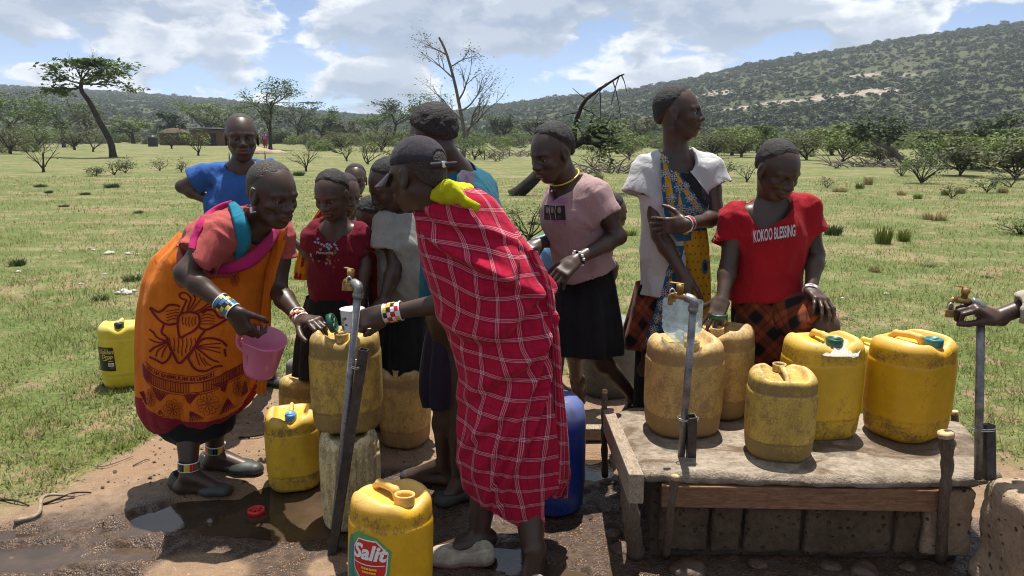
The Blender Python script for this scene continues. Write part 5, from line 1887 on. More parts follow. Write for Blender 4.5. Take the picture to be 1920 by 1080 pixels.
# ---------- the woman in the orange wrap, bending over the tap
def woman_orange():
    p = Person('woman bending in an orange printed wrap and coral T-shirt, pink jug in hand', G(390, 905), s=1.0)
    Y = 2.88
    p.head(W(512, 364, 2.80), .240, 56, 16, 0, hair='hair_cropped', thick=.004, neck=W(476, 424, 2.85), neck_r=.052, coil=.002, age=1.0, lid=.35, hairline=.02, jaw=1.05)
    sh_n, sh_f = W(412, 436, 2.74), W(523, 442, 2.98)
    p.torso([W(345, 590, 3.0), W(378, 520, 2.94), W(422, 462, 2.87), W(458, 428, 2.86)], [.120, .135, .150, .085], (.62, -.35, -.5), .72, (sh_n, sh_f))
    el, wr = W(346, 512, 2.63), W(436, 583, 2.57)
    p.arm(sh_n, el, wr, 1.06, hand=dict(d=W(468, 632, 2.58) - wr, back=(-.45, -.75, .35), side=-1, curls=[(.5, .9, .6), (.6, 1.1, .7), (.7, 1.2, .7), (.8, 1.2, .7)], spread=.05, thumb=(.5, .6), sc=1.0))
    el2, wr2 = W(521, 546, 2.93), W(566, 600, 2.76)
    p.arm(sh_f, el2, wr2, 1.05, hand=dict(d=W(612, 604, 2.66) - wr2, back=(.1, -.25, 1), side=1, curls=[(.55, .8, .5), (.6, .9, .5), (.6, .9, .6), (.7, .9, .6)], spread=.08, thumb=(.7, .4), sc=1.0))
    p.leg(W(345, 620, 3.0), W(352, 760, 2.94), W(354, 890, 2.84), .98, toe=G(425, 926) + (0, 0, .02))
    p.leg(W(380, 620, 2.98), W(402, 760, 3.02), W(404, 850, 3.06), .98, toe=G(478, 886) + (0, 0, .02))
    p.skin_done()
    tee = p.shirt('tee_coral', W(352, 562, 2.96), W(330, 590, 2.93) - W(420, 460, 2.87), [(sh_n, W(364, 490, 2.68), .074, .090), (sh_f, W(527, 482, 2.98), .06, .066)], ease=.010, flat=.76, neck_r=.070, neck_c=W(486, 424, 2.82), wr=.008, seed=3.0)
    # the wrap: level ovals read off its outline
    rows = [(805, 292, 380), (795, 278, 410), (780, 268, 440), (760, 262, 462), (730, 258, 480), (700, 256, 490), (650, 255, 498), (600, 257, 502), (560, 262, 503), (520, 272, 506), (480, 292, 520), (450, 322, 532), (420, 350, 540), (398, 372, 540)]
    def fold(th, v, hw):
        a = .010 * (1 - v) + .004
        ph = th + .35 * v
        return a * (np.sin(5 * ph + .7) + .6 * np.sin(9 * ph + 2.0 * v) + .35 * np.sin(17 * ph)) + .010 * np.exp(-((v - .78) / .1) ** 2) * np.sin(7 * th + 9 * v)
    V, UV = sil_loft(rows, 2.95, .68, 170, 150, fold=fold)
    ex, ey = [250, 330, 362, 395, 440, 480, 512, 545], [398, 425, 452, 486, 508, 486, 450, 418]
    def rem(Pt):
        x, y = to_px(Pt)
        front = Pt[:, 1] < 2.99
        return np.where(front, y < np.interp(x, ex, ey), y < np.interp(x, [250, 370, 450, 550], [398, 402, 440, 425]))
    def hem_part(Pt):
        x, y = to_px(Pt)
        return (y > np.interp(x, [262, 275, 300, 345, 390, 425, 455, 474, 490], [745, 767, 781, 790, 791, 781, 760, 730, 705]) + 1) & (Pt[:, 1] < 2.96) | ((Pt[:, 1] >= 2.96) & (y > 735))
    k = loft_obj('wrap', V, UV, 'kanga_orange', p.t, lambda P_: rem(P_) | hem_part(P_))
    loft_obj('wrap_border', V, UV, 'kanga_border', k, lambda P_: ~hem_part(P_), 'all')
    # hanging flap on the right
    V2, UV2 = sil_loft([(738, 482, 496), (690, 484, 499), (620, 488, 502), (560, 492, 508), (500, 500, 520), (450, 515, 538)], 2.90, .5, 40, 40, fold=skirt_fold(4, .004))
    fl = loft_obj('wrap_flap', V2, UV2, 'kanga_orange', k)
    # underskirt
    V3, UV3 = sil_loft([(832, 334, 372), (822, 318, 400), (810, 300, 436), (795, 290, 440), (770, 285, 440), (740, 285, 440)], 2.95, .7, 30, 60, fold=skirt_fold(5, .006))
    loft_obj('underskirt', V3, UV3, 'black_cloth', p.t)
    # borders and printed motifs of the cloth
    def pr(pts, w, mat='kanga_print', name='print_line', closed=False, obj=k):
        V_, F_ = strip2d(curve_px(pts, max(10, 4 * len(pts))) if not closed else pts, w, closed)
        return px_project(obj, V_, F_, mat, name)
    hemL = [(262, 752), (275, 776), (300, 790), (345, 799), (390, 800), (425, 790), (455, 770), (474, 740), (486, 716)]
    pr([(x, y - 10) for x, y in hemL], 2.2)
    # pleated stripe band with its two edges
    band = [(268, 690), (280, 708), (310, 722), (350, 728), (395, 722), (425, 706), (445, 696), (470, 682)]
    c = curve_px(band, 60)
    pr([(x, y - 9) for x, y in band], 1.6); pr([(x, y + 9) for x, y in band], 1.6); pr([(x, y + 13) for x, y in band], 1.0)
    for i in range(58):
        if 26 < i < 31: continue
        a, b = c[i], c[i + 1]
        V_, F_ = strip2d([(a[0], a[1] - 8), (a[0] + .5, a[1] + 8)], 1.7)
        px_project(k, V_, F_, 'kanga_print', 'print_line')
    # caption box with the writing (it hangs inside out)
    cap = [(272, 684), (288, 698), (315, 707), (350, 712), (380, 711), (407, 700)]
    pr([(x, y - 7) for x, y in cap], 1.2); pr([(x, y + 5) for x, y in cap], 1.0)
    cc = curve_px(cap, 80)
    V_, F_ = text_mesh('UDMNU NI MUUMBAJI NA KIB.E', 10.5, .35, 0, 2.0)
    w = V_[:, 0].max() - V_[:, 0].min()
    s = np.clip((-V_[:, 0] + w / 2) / w, 0, 1) * (79 - 6) + 3
    ii = np.clip(s.astype(int), 0, 78); fr = (s - ii)[:, None]
    base_pt = cc[ii] * (1 - fr) + cc[ii + 1] * fr
    px_project(k, np.stack([base_pt[:, 0], base_pt[:, 1] - 1 - V_[:, 1] * .95], 1), F_, 'kanga_print', 'print_caption')
    # chain of triangles and eight-petalled stars
    for tri in ([(283, 726), (319, 738), (299, 753)], [(342, 741), (376, 737), (355, 758)], [(394, 722), (430, 712), (421, 735)], [(342, 793), (386, 784), (356, 770)], [(410, 778), (444, 762), (426, 746)], [(292, 775), (326, 790), (300, 768)], [(262, 735), (270, 733), (276, 762)], [(452, 745), (474, 728), (459, 714)]):
        V_, F_ = strip2d(np.array(tri, float), 1.3, True); px_project(k, V_, F_, 'kanga_print', 'print_line')
        t0 = np.array(tri, float); cen = t0.mean(0)
        for f in np.linspace(.12, .88, 8):
            V_, F_ = strip2d(np.array([t0[0] + (t0[1] - t0[0]) * f, t0[2] + (t0[0] + (t0[1] - t0[0]) * f - t0[2]) * .12]), 2.0)
            px_project(k, V_, F_, 'kanga_print', 'print_line')
    for cx, cy, r, sq in ((390, 757, 21, 1.0), (324, 768, 19, .95), (283, 745, 17, .6), (446, 726, 17, .55), (440, 522, 15, .6)):
        for q in range(8):
            a = q * math.pi / 4 + .2
            pt = lambda rr, aa: (cx + rr * math.cos(aa) * sq, cy + rr * math.sin(aa))
            V_, F_ = strip2d(np.array([pt(1, a), pt(r * .5, a - .32), pt(r * .78, a), pt(r * .5, a + .32)]), 1.1, True)
            px_project(k, V_, F_, 'kanga_print', 'print_line')
            if q % 1 == 0:
                arc = [pt(r * .62 + r * .40 * math.cos(u), a + .42 * math.sin(u)) for u in np.linspace(-1.6, 1.6, 8)]
                V_, F_ = strip2d(np.array(arc), .8); px_project(k, V_, F_, 'kanga_print', 'print_line')
    # the large blossom
    S = lambda x, y: (280 + x / 5.683, 510 + y / 5.683)
    strokes = [([(300, 560), (310, 480), (350, 440), (430, 428), (510, 445), (535, 500), (530, 560), (480, 620), (400, 665), (325, 695), (305, 600), (300, 560)], 3.2),
               ([(325, 370), (280, 350), (200, 355), (150, 400), (90, 425), (10, 380), (60, 460), (130, 530), (210, 560), (300, 545)], 3.2),
               ([(560, 440), (620, 405), (690, 410), (750, 485), (860, 470), (780, 530), (690, 580), (600, 615), (530, 590)], 3.2),
               ([(400, 300), (340, 280), (320, 245), (350, 220), (400, 230), (440, 280), (430, 330), (400, 410)], 2.4), ([(400, 300), (370, 360), (335, 440)], 2.4), ([(460, 235), (490, 280), (460, 350), (410, 420)], 2.0),
               ([(640, 330), (560, 390), (470, 430)], 2.0), ([(700, 345), (600, 390), (520, 440)], 2.0), ([(570, 270), (500, 350), (440, 425)], 1.6),
               ([(155, 560), (130, 640), (180, 690)], 3.0), ([(190, 690), (200, 760), (250, 860), (315, 970), (400, 900), (480, 800), (540, 690), (590, 630)], 3.4),
               ([(490, 800), (560, 720), (660, 705), (760, 730), (830, 790)], 3.2), ([(490, 800), (420, 900), (440, 970), (500, 1040), (600, 1055), (700, 1010), (780, 1000)], 3.2), ([(490, 800), (580, 870), (660, 930), (740, 960)], 2.6),
               ([(800, 820), (815, 900)], 3.0), ([(180, 735), (90, 700), (40, 640), (0, 610)], 2.6), ([(190, 750), (60, 800), (0, 850)], 2.8), ([(240, 850), (200, 930), (140, 970), (60, 930), (0, 905)], 3.0),
               ([(170, 740), (90, 750), (0, 715)], 2.0), ([(195, 770), (150, 850), (130, 910)], 2.0), ([(165, 780), (90, 840), (70, 900)], 1.8)]
    for i in range(5):
        strokes.append(([(360 + i * 33, 470 + (i % 2) * 10), (350 + i * 34, 530), (370 + i * 30, 590 - abs(i - 2) * 14)], 1.3))
    for i in range(7):
        x = 215 + i * 45
        strokes.append(([(x, 700), (x + 8, 760), (x - 4 + (3 - i) * 3, 830), (x + (3 - i) * 8, 900 - abs(i - 3) * 35)], 1.3))
    for i in range(4):
        strokes.append(([(320, 400 + i * 33), (260, 405 + i * 30), (180, 420 + i * 34)], 1.2))
        strokes.append(([(550, 470 + i * 28), (620, 450 + i * 34), (700, 470 + i * 28)], 1.2))
    for i in range(3):
        strokes.append(([(510, 790 + i * 8), (620, 770 + i * 28), (760, 760 + i * 50)], 1.5))
        strokes.append(([(490 + i * 40, 830 + i * 40), (510 + i * 50, 920 + i * 25), (540 + i * 60, 1000)], 1.5))
    for pts, w_ in strokes:
        pr([S(*q) for q in pts], w_ * 1.35, name='print_stroke')
    for cy, cx0 in ((505, 428), (478, 462)):
        for i in range(12):
            x = cx0 + i * 4.5
            V_, F_ = strip2d(np.array([(x, cy + i * -1.6), (x + 2.5, cy + 9 + i * -1.6)]), 1.6)
            px_project(k, V_, F_, 'kanga_print', 'print_line')
    # cloth bands over the shoulder and breast
    def strap(pxs, w, mat, nm, off=.010, obj=tee, thick=.006):
        return band_on([cast(obj, x, y, off, 2.75) for x, y in pxs], w, mat, p.t, nm, up=None, n=36, thick=thick)
    q = [cast(tee, x, y, .012, 2.8) for x, y in [(436, 380), (418, 386), (398, 398), (378, 418), (366, 442), (360, 466)]]
    band_on(q, [.02, .028, .03, .025], 'band_pink', p.t, 'pink_sash', up=(.6, -.2, -.7), n=36, thick=.003)
    q = [W(x, y, yy) for x, y, yy in [(392, 505, 2.72), (430, 503, 2.72), (470, 488, 2.74), (498, 462, 2.80), (516, 438, 2.88), (526, 420, 2.96)]]
    band_on(q, [.03, .05, .05, .04], 'band_pink', p.t, 'pink_sash', up=(-.2, .1, 1), n=36, thick=.003)
    q = [cast(tee, x, y, .022, 2.8) for x, y in [(434, 381), (442, 394), (450, 416), (455, 440), (453, 462), (446, 484)]]
    band_on(q, [.03, .05, .06, .06, .03], 'band_blue', p.t, 'blue_sash', up=(1, .1, .1), n=36, thick=.006)
    # beads
    d = wr - el
    cuff(wr - nrm(d) * .030, d, .0290, .062, ['bead_black', 'bead_blue', 'bead_black', 'bead_yellow', 'bead_blue'], p.t, 'beaded_cuff', rows=4)
    d2 = wr2 - el2
    cuff(wr2 - nrm(d2) * .022, d2, .0275, .045, ['bead_orange', 'bead_orange', 'bead_black', 'bead_white'], p.t, 'beaded_cuff', rows=4)
    for a, kn in ((W(354, 890, 2.84), W(352, 760, 2.86)), (W(404, 850, 3.06), W(402, 760, 3.02))):
        cuff(a + (kn - a) * .14, kn - a, .037, .032, ['bead_white', 'bead_black', 'bead_yellow', 'bead_red', 'print_leaf'], p.t, 'beaded_anklet', rows=1)
    ear = p.q(.355, -.03, -.17)
    for i, (dx, dz, nm) in enumerate(((-.012, -.006, 'bead_red'), (.012, -.022, 'bead_black'), (.0, -.016, 'bead_white'))):
        V_, F_ = bm_box(ear + np.array((dx, -.006, dz)), (.009, .006, .022), .002)
        mesh_obj('earring', V_, F_, nm, p.t)
        V_, F_ = bm_box(ear + np.array((dx, -.006, dz)), (.0105, .007, .004), .001)
        mesh_obj('earring_band', V_, F_, 'bead_white', p.t)
    V_, F_ = tube([p.q(.34, .0, .10), p.q(.36, -.03, .11), p.q(.345, -.09, .09)], [.0016, .002, .0016], 6)
    mesh_obj('ear_stick', V_, F_, 'teeth', p.t)
    shoe(p, G(338, 914) + (0, 0, .0), G(420, 927), 'shoe_rubber', .050)
    shoe(p, G(392, 876), G(478, 887), 'shoe_rubber', .050)
woman_orange()
_M = np.stack([nrm((.2, -1, .3)), nrm((1, .2, 0)), nrm((0, .3, 1))], 1)
lid('green screw lid in the hand of the woman in orange', W(618, 607, 2.63), 'cap_green', np.array(((.3, 0, .95), (0, 1, 0), (-.95, 0, .3))) , r=.036)

# ---------- boy in blue, hand on hip
def boy_blue():
    p = Person('boy in a plain blue T-shirt, hand on hip, behind the woman in orange', G(480, 740), s=.86)
    Y = 3.75
    p.head(W(453, 258, Y - .02), .228, 22, 4, hair='hair_cropped', thick=.004, neck=W(452, 312, Y + .01), coil=.002, neck_r=.050, lid=.55, hairline=.03)
    sl, sr = W(392, 326, Y), W(500, 318, Y + .05)
    p.torso([W(446, 560, Y), W(446, 470, Y), W(448, 380, Y), W(450, 325, Y)], [.135, .125, .135, .075], facing(14)[:, 1], .66, (sl, sr))
    p.arm(sl, W(341, 350, Y + .02), W(408, 384, Y - .02), 1.0, hand=dict(d=W(445, 400, Y - .06) - W(408, 384, Y - .02), back=(-.4, -.5, .6), side=1))
    p.arm(sr, W(520, 420, Y + .1), W(490, 500, Y))
    p.leg(W(425, 570, Y), W(420, 690, Y), W(420, 760, Y + .05), toe=G(430, 775) + (0, 0, .02))
    p.leg(W(470, 570, Y + .1), W(490, 650, Y + .2), G(508, 722) + (0, 0, .06), toe=G(535, 724) + (0, 0, .02))
    p.skin_done()
    p.shirt('tee_blue', W(446, 500, Y), (0, 0, -1), [(sl, W(368, 338, Y), .058, .066), (sr, W(512, 350, Y + .05), .058, .064)], neck_r=.072, wr=.007, seed=9)
    V, UV = sil_loft([(690, 385, 500), (600, 392, 505), (520, 398, 500), (480, 398, 495)], Y, .7, 40, 70, fold=skirt_fold(6, .008))
    loft_obj('shorts', V, UV, 'black_cloth', p.t)
    shoe(p, G(500, 722), G(538, 724), 'shoe_rubber', .040, open_=False)
    shoe(p, G(412, 773), G(430, 785), 'shoe_rubber', .040, open_=False)
boy_blue()

# ---------- girl in the maroon top with the flower print
def girl_maroon():
    p = Person('girl in a maroon flower-print top looking down, yellow cloth over her shoulder', G(630, 800), s=.80, skin='skin_child')
    Y = 3.32
    p.head(W(621, 366, Y - .06), .205, -14, 22, hair='hair', thick=.022, neck=W(632, 424, Y), neck_r=.052, coil=.010, lid=.15)
    sl, sr = W(592, 438, Y), W(674, 438, Y)
    p.torso([W(630, 570, Y), W(630, 520, Y), W(631, 465, Y), W(632, 432, Y)], [.125, .115, .118, .065], facing(-8)[:, 1], .66, (sl, sr))
    p.arm(sl, W(592, 490, Y + .02), W(541, 440, Y + .06), .85, hand=dict(d=(-.6, .2, .5), back=(0, -1, .2), side=1))
    p.arm(sr, W(685, 495, Y - .03), W(676, 560, Y - .10), .92, hand=dict(d=(-.3, -.3, -.8), back=(.6, -.6, 0), side=-1))
    p.leg(W(615, 600, Y), W(612, 700, Y), W(610, 790, Y), toe=G(606, 815) + (0, 0, .02))
    p.leg(W(650, 600, Y), W(652, 700, Y), W(652, 790, Y), toe=G(652, 815) + (0, 0, .02))
    p.skin_done()
    tee = p.shirt('tee_maroon', W(630, 566, Y), (0, 0, -1), [(sl, W(584, 470, Y), .055, .058), (sr, W(682, 474, Y), .055, .060)], ease=.010, neck_r=.085, neck_c=W(630, 428, Y - .02), seed=4, wr=.006)
    V, UV = sil_loft([(700, 552, 700), (640, 556, 696), (590, 565, 692), (555, 575, 688)], Y, .7, 40, 80, fold=skirt_fold(8, .010))
    loft_obj('skirt', V, UV, 'black_cloth', p.t)
    # yellow cloth hanging behind the shoulder
    V, UV = sil_loft([(524, 554, 594), (500, 556, 600), (460, 566, 606), (425, 580, 612), (398, 596, 614), (388, 604, 612)], Y + .07, .35, 40, 60, fold=skirt_fold(5, .008, .4))
    sh = loft_obj('shawl', V, UV, 'kanga_yellow', p.t)
    px_project(sh, *strip2d(curve_px([(553, 516), (575, 521), (598, 517)], 12), 11), 'kanga_border', 'shawl_border')
    px_project(sh, *strip2d(curve_px([(604, 396), (588, 420), (574, 455), (566, 500)], 14), 5), 'kanga_border', 'shawl_border')
    for i in range(9):
        px_project(sh, *blob_px(586 - i * 2.4 + (i % 3) * 6, 430 + i * 8, 1.6, 1.6, 6), 'print_brown', 'shawl_dot')
    # print
    rng = random.Random(2)
    def star(cx, cy, r, mat, n=5):
        pts = [(cx + r * (1 if i % 2 == 0 else .45) * math.cos(i * math.pi / n + .3), cy + r * (1 if i % 2 == 0 else .45) * math.sin(i * math.pi / n + .3)) for i in range(2 * n)]
        px_project(tee, *poly2d(pts, 2.0), mat, 'printed_flower')
    for x, y in ((596, 448), (597, 455), (591, 454), (603, 458), (608, 461), (613, 458), (618, 459), (614, 463), (601, 468), (617, 467), (621, 463)):
        star(x, y, 3.6, 'print_lightblue')
    for x, y, m_ in ((614, 486, 'print_peach'), (618, 489, 'print_peach'), (619, 494, 'print_peach'), (612, 494, 'print_lightblue'), (626, 501, 'print_peach'), (598, 490, 'print_tan'), (628, 489, 'print_tan'), (635, 487, 'print_peach')):
        star(x, y, 3.4 if x < 622 else 2.0, m_)
    for cx, cy, a, m_ in ((628, 459, .6, 'print_lightblue'), (632, 466, 1.0, 'print_lightblue'), (627, 453, 1.5, 'print_lightblue'), (626, 476, -.8, 'print_leaf'), (629, 472, 1.4, 'print_leaf'), (587, 488, 1.2, 'print_leaf'), (583, 478, 1.4, 'print_lightblue'), (617, 481, .8, 'print_leaf')):
        px_project(tee, *blob_px(cx, cy, 4.2, 1.9, 8, a), m_, 'printed_leaf')
    V_, F_ = text_mesh('Favourite', 8.5, .15, .3, 3.0); px_project(tee, np.stack([608 + V_[:, 0], 474 - V_[:, 1]], 1), F_, 'print_white', 'printed_word')
    V_, F_ = text_mesh('GIRL', 14, .3, 0, 3.0); px_project(tee, np.stack([599 + V_[:, 0] * .75, 481 - V_[:, 1]], 1), F_, 'print_black', 'printed_word')
girl_maroon()

# ---------- children in the gap behind
def children():
    # half hidden head behind the girl in maroon
    p = Person('child half hidden behind the girl in maroon, only the head showing', G(655, 745), s=.72, skin='skin_child')
    Y = 3.95
    p.head(W(649, 364, Y), .205, 40, 18, hair='hair', thick=.020, neck=W(640, 425, Y + .02), coil=.008)
    sl, sr = W(612, 440, Y), W(668, 440, Y)
    p.torso([W(640, 560, Y), W(640, 500, Y), W(640, 432, Y)], [.10, .10, .06], facing(30)[:, 1], .7, (sl, sr))
    p.arm(sl, W(606, 490, Y), W(606, 540, Y)); p.arm(sr, W(672, 490, Y), W(672, 540, Y))
    p.leg(W(630, 570, Y), W(630, 660, Y), W(630, 740, Y), toe=G(630, 755) + (0, 0, .02)); p.leg(W(650, 570, Y), W(650, 660, Y), W(650, 740, Y), toe=G(650, 755) + (0, 0, .02))
    p.skin_done()
    p.shirt('shirt_purple', W(640, 580, Y), (0, 0, -1), [(sl, W(608, 470, Y), .05, .052), (sr, W(670, 470, Y), .05, .052)], seed=1, h=.009)
    V, UV = sil_loft([(690, 600, 680), (580, 612, 670), (550, 612, 668)], Y, .7, 20, 50); loft_obj('skirt', V, UV, 'black_cloth', p.t)
    # child with a hand at the mouth
    p = Person('small child in a white top with pink letters, fingers at the mouth', G(668, 700), s=.70, skin='skin_child')
    Y = 4.45
    p.head(W(667, 338, Y), .188, 12, 4, hair='hair', thick=.016, neck=W(664, 382, Y + .02), coil=.010, mouth=.5, teeth=True, lid=.5, neck_r=.05)
    sl, sr = W(644, 396, Y), W(694, 388, Y)
    p.torso([W(668, 500, Y), W(668, 440, Y), W(667, 388, Y)], [.105, .105, .06], facing(8)[:, 1], .7, (sl, sr))
    p.arm(sl, W(648, 420, Y - .12), W(668, 396, Y - .20), .9, hand=dict(d=(.02, .10, .75), back=(-.3, -1, 0), side=-1, sc=.72, curls=[(.5, .9, .6)] * 4))
    p.arm(sr, W(702, 440, Y), W(700, 480, Y))
    p.leg(W(655, 520, Y), W(655, 600, Y), W(655, 680, Y), toe=G(655, 700) + (0, 0, .02)); p.leg(W(680, 520, Y), W(680, 600, Y), W(680, 680, Y), toe=G(680, 700) + (0, 0, .02))
    p.skin_done()
    tee = p.shirt('tee_white', W(668, 500, Y), (0, 0, -1), [(sl, W(640, 416, Y - .03), .048, .05), (sr, W(700, 412, Y), .048, .052)], seed=2, h=.008, neck_r=.08)
    V_, F_ = text_mesh('ANGEL', 20, .7, 0, 3.0); px_project(tee, np.stack([668 + V_[:, 0] * .8, 400 - V_[:, 1]], 1), F_, 'print_pinkletter', 'printed_word')
    V, UV = sil_loft([(610, 640, 700), (520, 646, 692), (490, 648, 690)], Y, .7, 20, 50); loft_obj('skirt', V, UV, 'black_cloth', p.t)
    # bowed child in red
    p = Person('child in red bowing so that only the crown of the head shows', G(712, 795), s=.85, skin='skin_child')
    Y = 3.55
    p.head(W(703, 412, Y - .04), .212, -70, 38, hair='hair', thick=.020, neck=W(714, 462, Y), coil=.012, lid=.1)
    sl, sr = W(684, 478, Y - .06), W(738, 476, Y + .04)
    p.torso([W(716, 600, Y), W(716, 540, Y), W(714, 470, Y)], [.128, .125, .072], facing(-60)[:, 1], .75, (sl, sr))
    p.arm(sl, W(690, 540, Y - .10), W(680, 590, Y - .15), .9); p.arm(sr, W(738, 530, Y), W(735, 580, Y - .05), .9)
    p.leg(W(706, 610, Y), W(706, 720, Y), W(706, 780, Y), toe=G(700, 806) + (0, 0, .02)); p.leg(W(728, 610, Y), W(728, 720, Y), W(728, 780, Y), toe=G(722, 806) + (0, 0, .02))
    p.skin_done()
    p.shirt('tee_redchild', W(716, 590, Y), (0, 0, -1), [(sl, W(686, 515, Y - .08), .05, .054), (sr, W(742, 512, Y + .03), .05, .054)], seed=6, neck_r=.07)
    V, UV = sil_loft([(720, 672, 756), (640, 684, 748), (570, 690, 744)], Y, .8, 30, 60, fold=skirt_fold(6, .008)); loft_obj('skirt', V, UV, 'black_cloth', p.t)
    # child behind the girl in pink
    p = Person('small child in light blue bending behind the girl in the pink T-shirt', G(1080, 730), s=.72, skin='skin_child')
    Y = 3.85
    p.head(W(1150, 398, Y), .185, 120, 10, hair='hair', thick=.030, neck=W(1132, 440, Y), coil=.014)
    sl, sr = W(1112, 455, Y - .1), W(1112, 455, Y + .1)
    p.torso([W(1032, 478, Y), W(1075, 462, Y), W(1122, 448, Y)], [.120, .112, .065], (.2, 0, -1), .8, (sl, sr))
    p.arm(sl, W(1150, 500, Y - .12), W(1140, 550, Y - .1)); p.arm(sr, W(1150, 500, Y + .12), W(1140, 550, Y + .1))
    p.leg(W(1030, 500, Y), W(1045, 620, Y), W(1035, 730, Y), toe=G(1055, 752) + (0, 0, .02)); p.leg(W(1030, 500, Y + .12), W(1050, 620, Y + .12), W(1045, 720, Y + .12), toe=G(1065, 738) + (0, 0, .02))
    p.skin_done()
    p.shirt('shirt_lightblue', W(1008, 490, Y), (-1, 0, -.4), [(sl, W(1135, 480, Y - .12), .05, .054), (sr, W(1135, 480, Y + .12), .05, .054)], seed=8, flat=.85, wr=.008)
    V, UV = sil_loft([(640, 990, 1072), (560, 994, 1066), (490, 998, 1058), (452, 1004, 1054)], Y, .9, 40, 60, fold=skirt_fold(6, .008)); loft_obj('skirt', V, UV, 'black_cloth', p.t)
children()

# ---------- boy in the grey T-shirt
def boy_grey():
    p = Person('boy in a stained grey T-shirt looking down behind the woman in the cap', G(752, 815), s=1.0)
    Y = 3.42
    p.head(W(731, 348, Y - .06), .236, -66, 30, hair='hair', thick=.020, neck=W(760, 408, Y), coil=.008, lid=.15)
    sl, sr = W(728, 418, Y - .06), W(800, 408, Y + .05)
    p.torso([W(762, 580, Y), W(760, 520, Y), W(758, 450, Y), W(760, 412, Y)], [.085, .105, .130, .078], facing(-50)[:, 1], .8, (sl, sr))
    p.arm(sl, W(741, 500, Y - .12), W(720, 562, Y - .20), .95, hand=dict(d=W(700, 592, Y - .28) - W(720, 562, Y - .20), back=(-.3, -.9, .2), side=1, sc=.85, curls=[(.6, .9, .6)] * 4))
    p.arm(sr, W(815, 500, Y + .05), W(790, 570, Y))
    p.leg(W(752, 590, Y), W(748, 720, Y), W(745, 800, Y), .85, toe=G(735, 828) + (0, 0, .02)); p.leg(W(775, 590, Y), W(778, 720, Y), W(780, 785, Y + .1), .85, toe=G(770, 808) + (0, 0, .02))
    p.skin_done()
    p.shirt('tee_grey', W(762, 568, Y), (0, 0, -1), [(sl, W(722, 470, Y - .10), .064, .074), (sr, W(808, 460, Y + .05), .064, .068)], ease=.012, flat=.85, widths=[.130, .125, .130, .078], seed=5, neck_r=.07, wr=.007)
    V, UV = sil_loft([(700, 712, 822), (640, 716, 814), (590, 720, 808), (540, 724, 802)], Y, .9, 40, 70, fold=skirt_fold(7, .008)); loft_obj('skirt', V, UV, 'black_cloth', p.t)
boy_grey()

# ---------- girl in teal with back turned
def girl_teal():
    p = Person('girl with her back turned in a teal and purple top and dark skirt', G(830, 905), s=.98)
    Y = 2.86
    p.head(W(810, 262, Y - .06), .228, -136, 24, hair='hair', thick=.050, neck=W(856, 325, Y), coil=.012, eyes=False)
    sl, sr = W(846, 356, Y - .08), W(896, 350, Y + .08)
    p.torso([W(850, 590, Y), W(858, 500, Y), W(868, 400, Y), W(858, 335, Y)], [.145, .130, .145, .075], facing(-130)[:, 1], .75, (sl, sr))
    p.arm(sl, W(860, 470, Y - .02), W(850, 560, Y)); p.arm(sr, W(905, 440, Y + .1), W(880, 540, Y + .1))
    p.leg(W(845, 620, Y), W(836, 760, Y), W(834, 868, Y + .05), 1.0, toe=G(765, 900) + (0, 0, .02))
    p.leg(W(870, 620, Y), W(868, 780, Y - .05), W(862, 905, Y - .06), 1.0, toe=G(836, 945) + (0, 0, .02))
    p.skin_done()
    tee = p.shirt('shirt_teal', W(850, 560, Y), (0, 0, -1), [(sl, W(850, 410, Y - .08), .062, .068), (sr, W(902, 405, Y + .08), .062, .066)], ease=.012, flat=.85, seed=7, neck_r=.066)
    px_project(tee, *poly2d([(858, 318), (874, 316), (890, 324), (888, 350), (884, 372), (862, 372)], 5), 'shirt_purple', 'yoke_panel', off=.004)
    V, UV = sil_loft([(758, 794, 876), (745, 788, 880), (700, 788, 884), (650, 794, 886), (600, 802, 880), (560, 806, 876)], Y, .8, 50, 90, fold=skirt_fold(7, .012))
    loft_obj('skirt', V, UV, 'skirt_purple', p.t)
    shoe(p, G(838, 896), G(764, 900), 'shoe_rubber', .042); shoe(p, G(868, 938), G(830, 947), 'shoe_rubber', .042)
girl_teal()

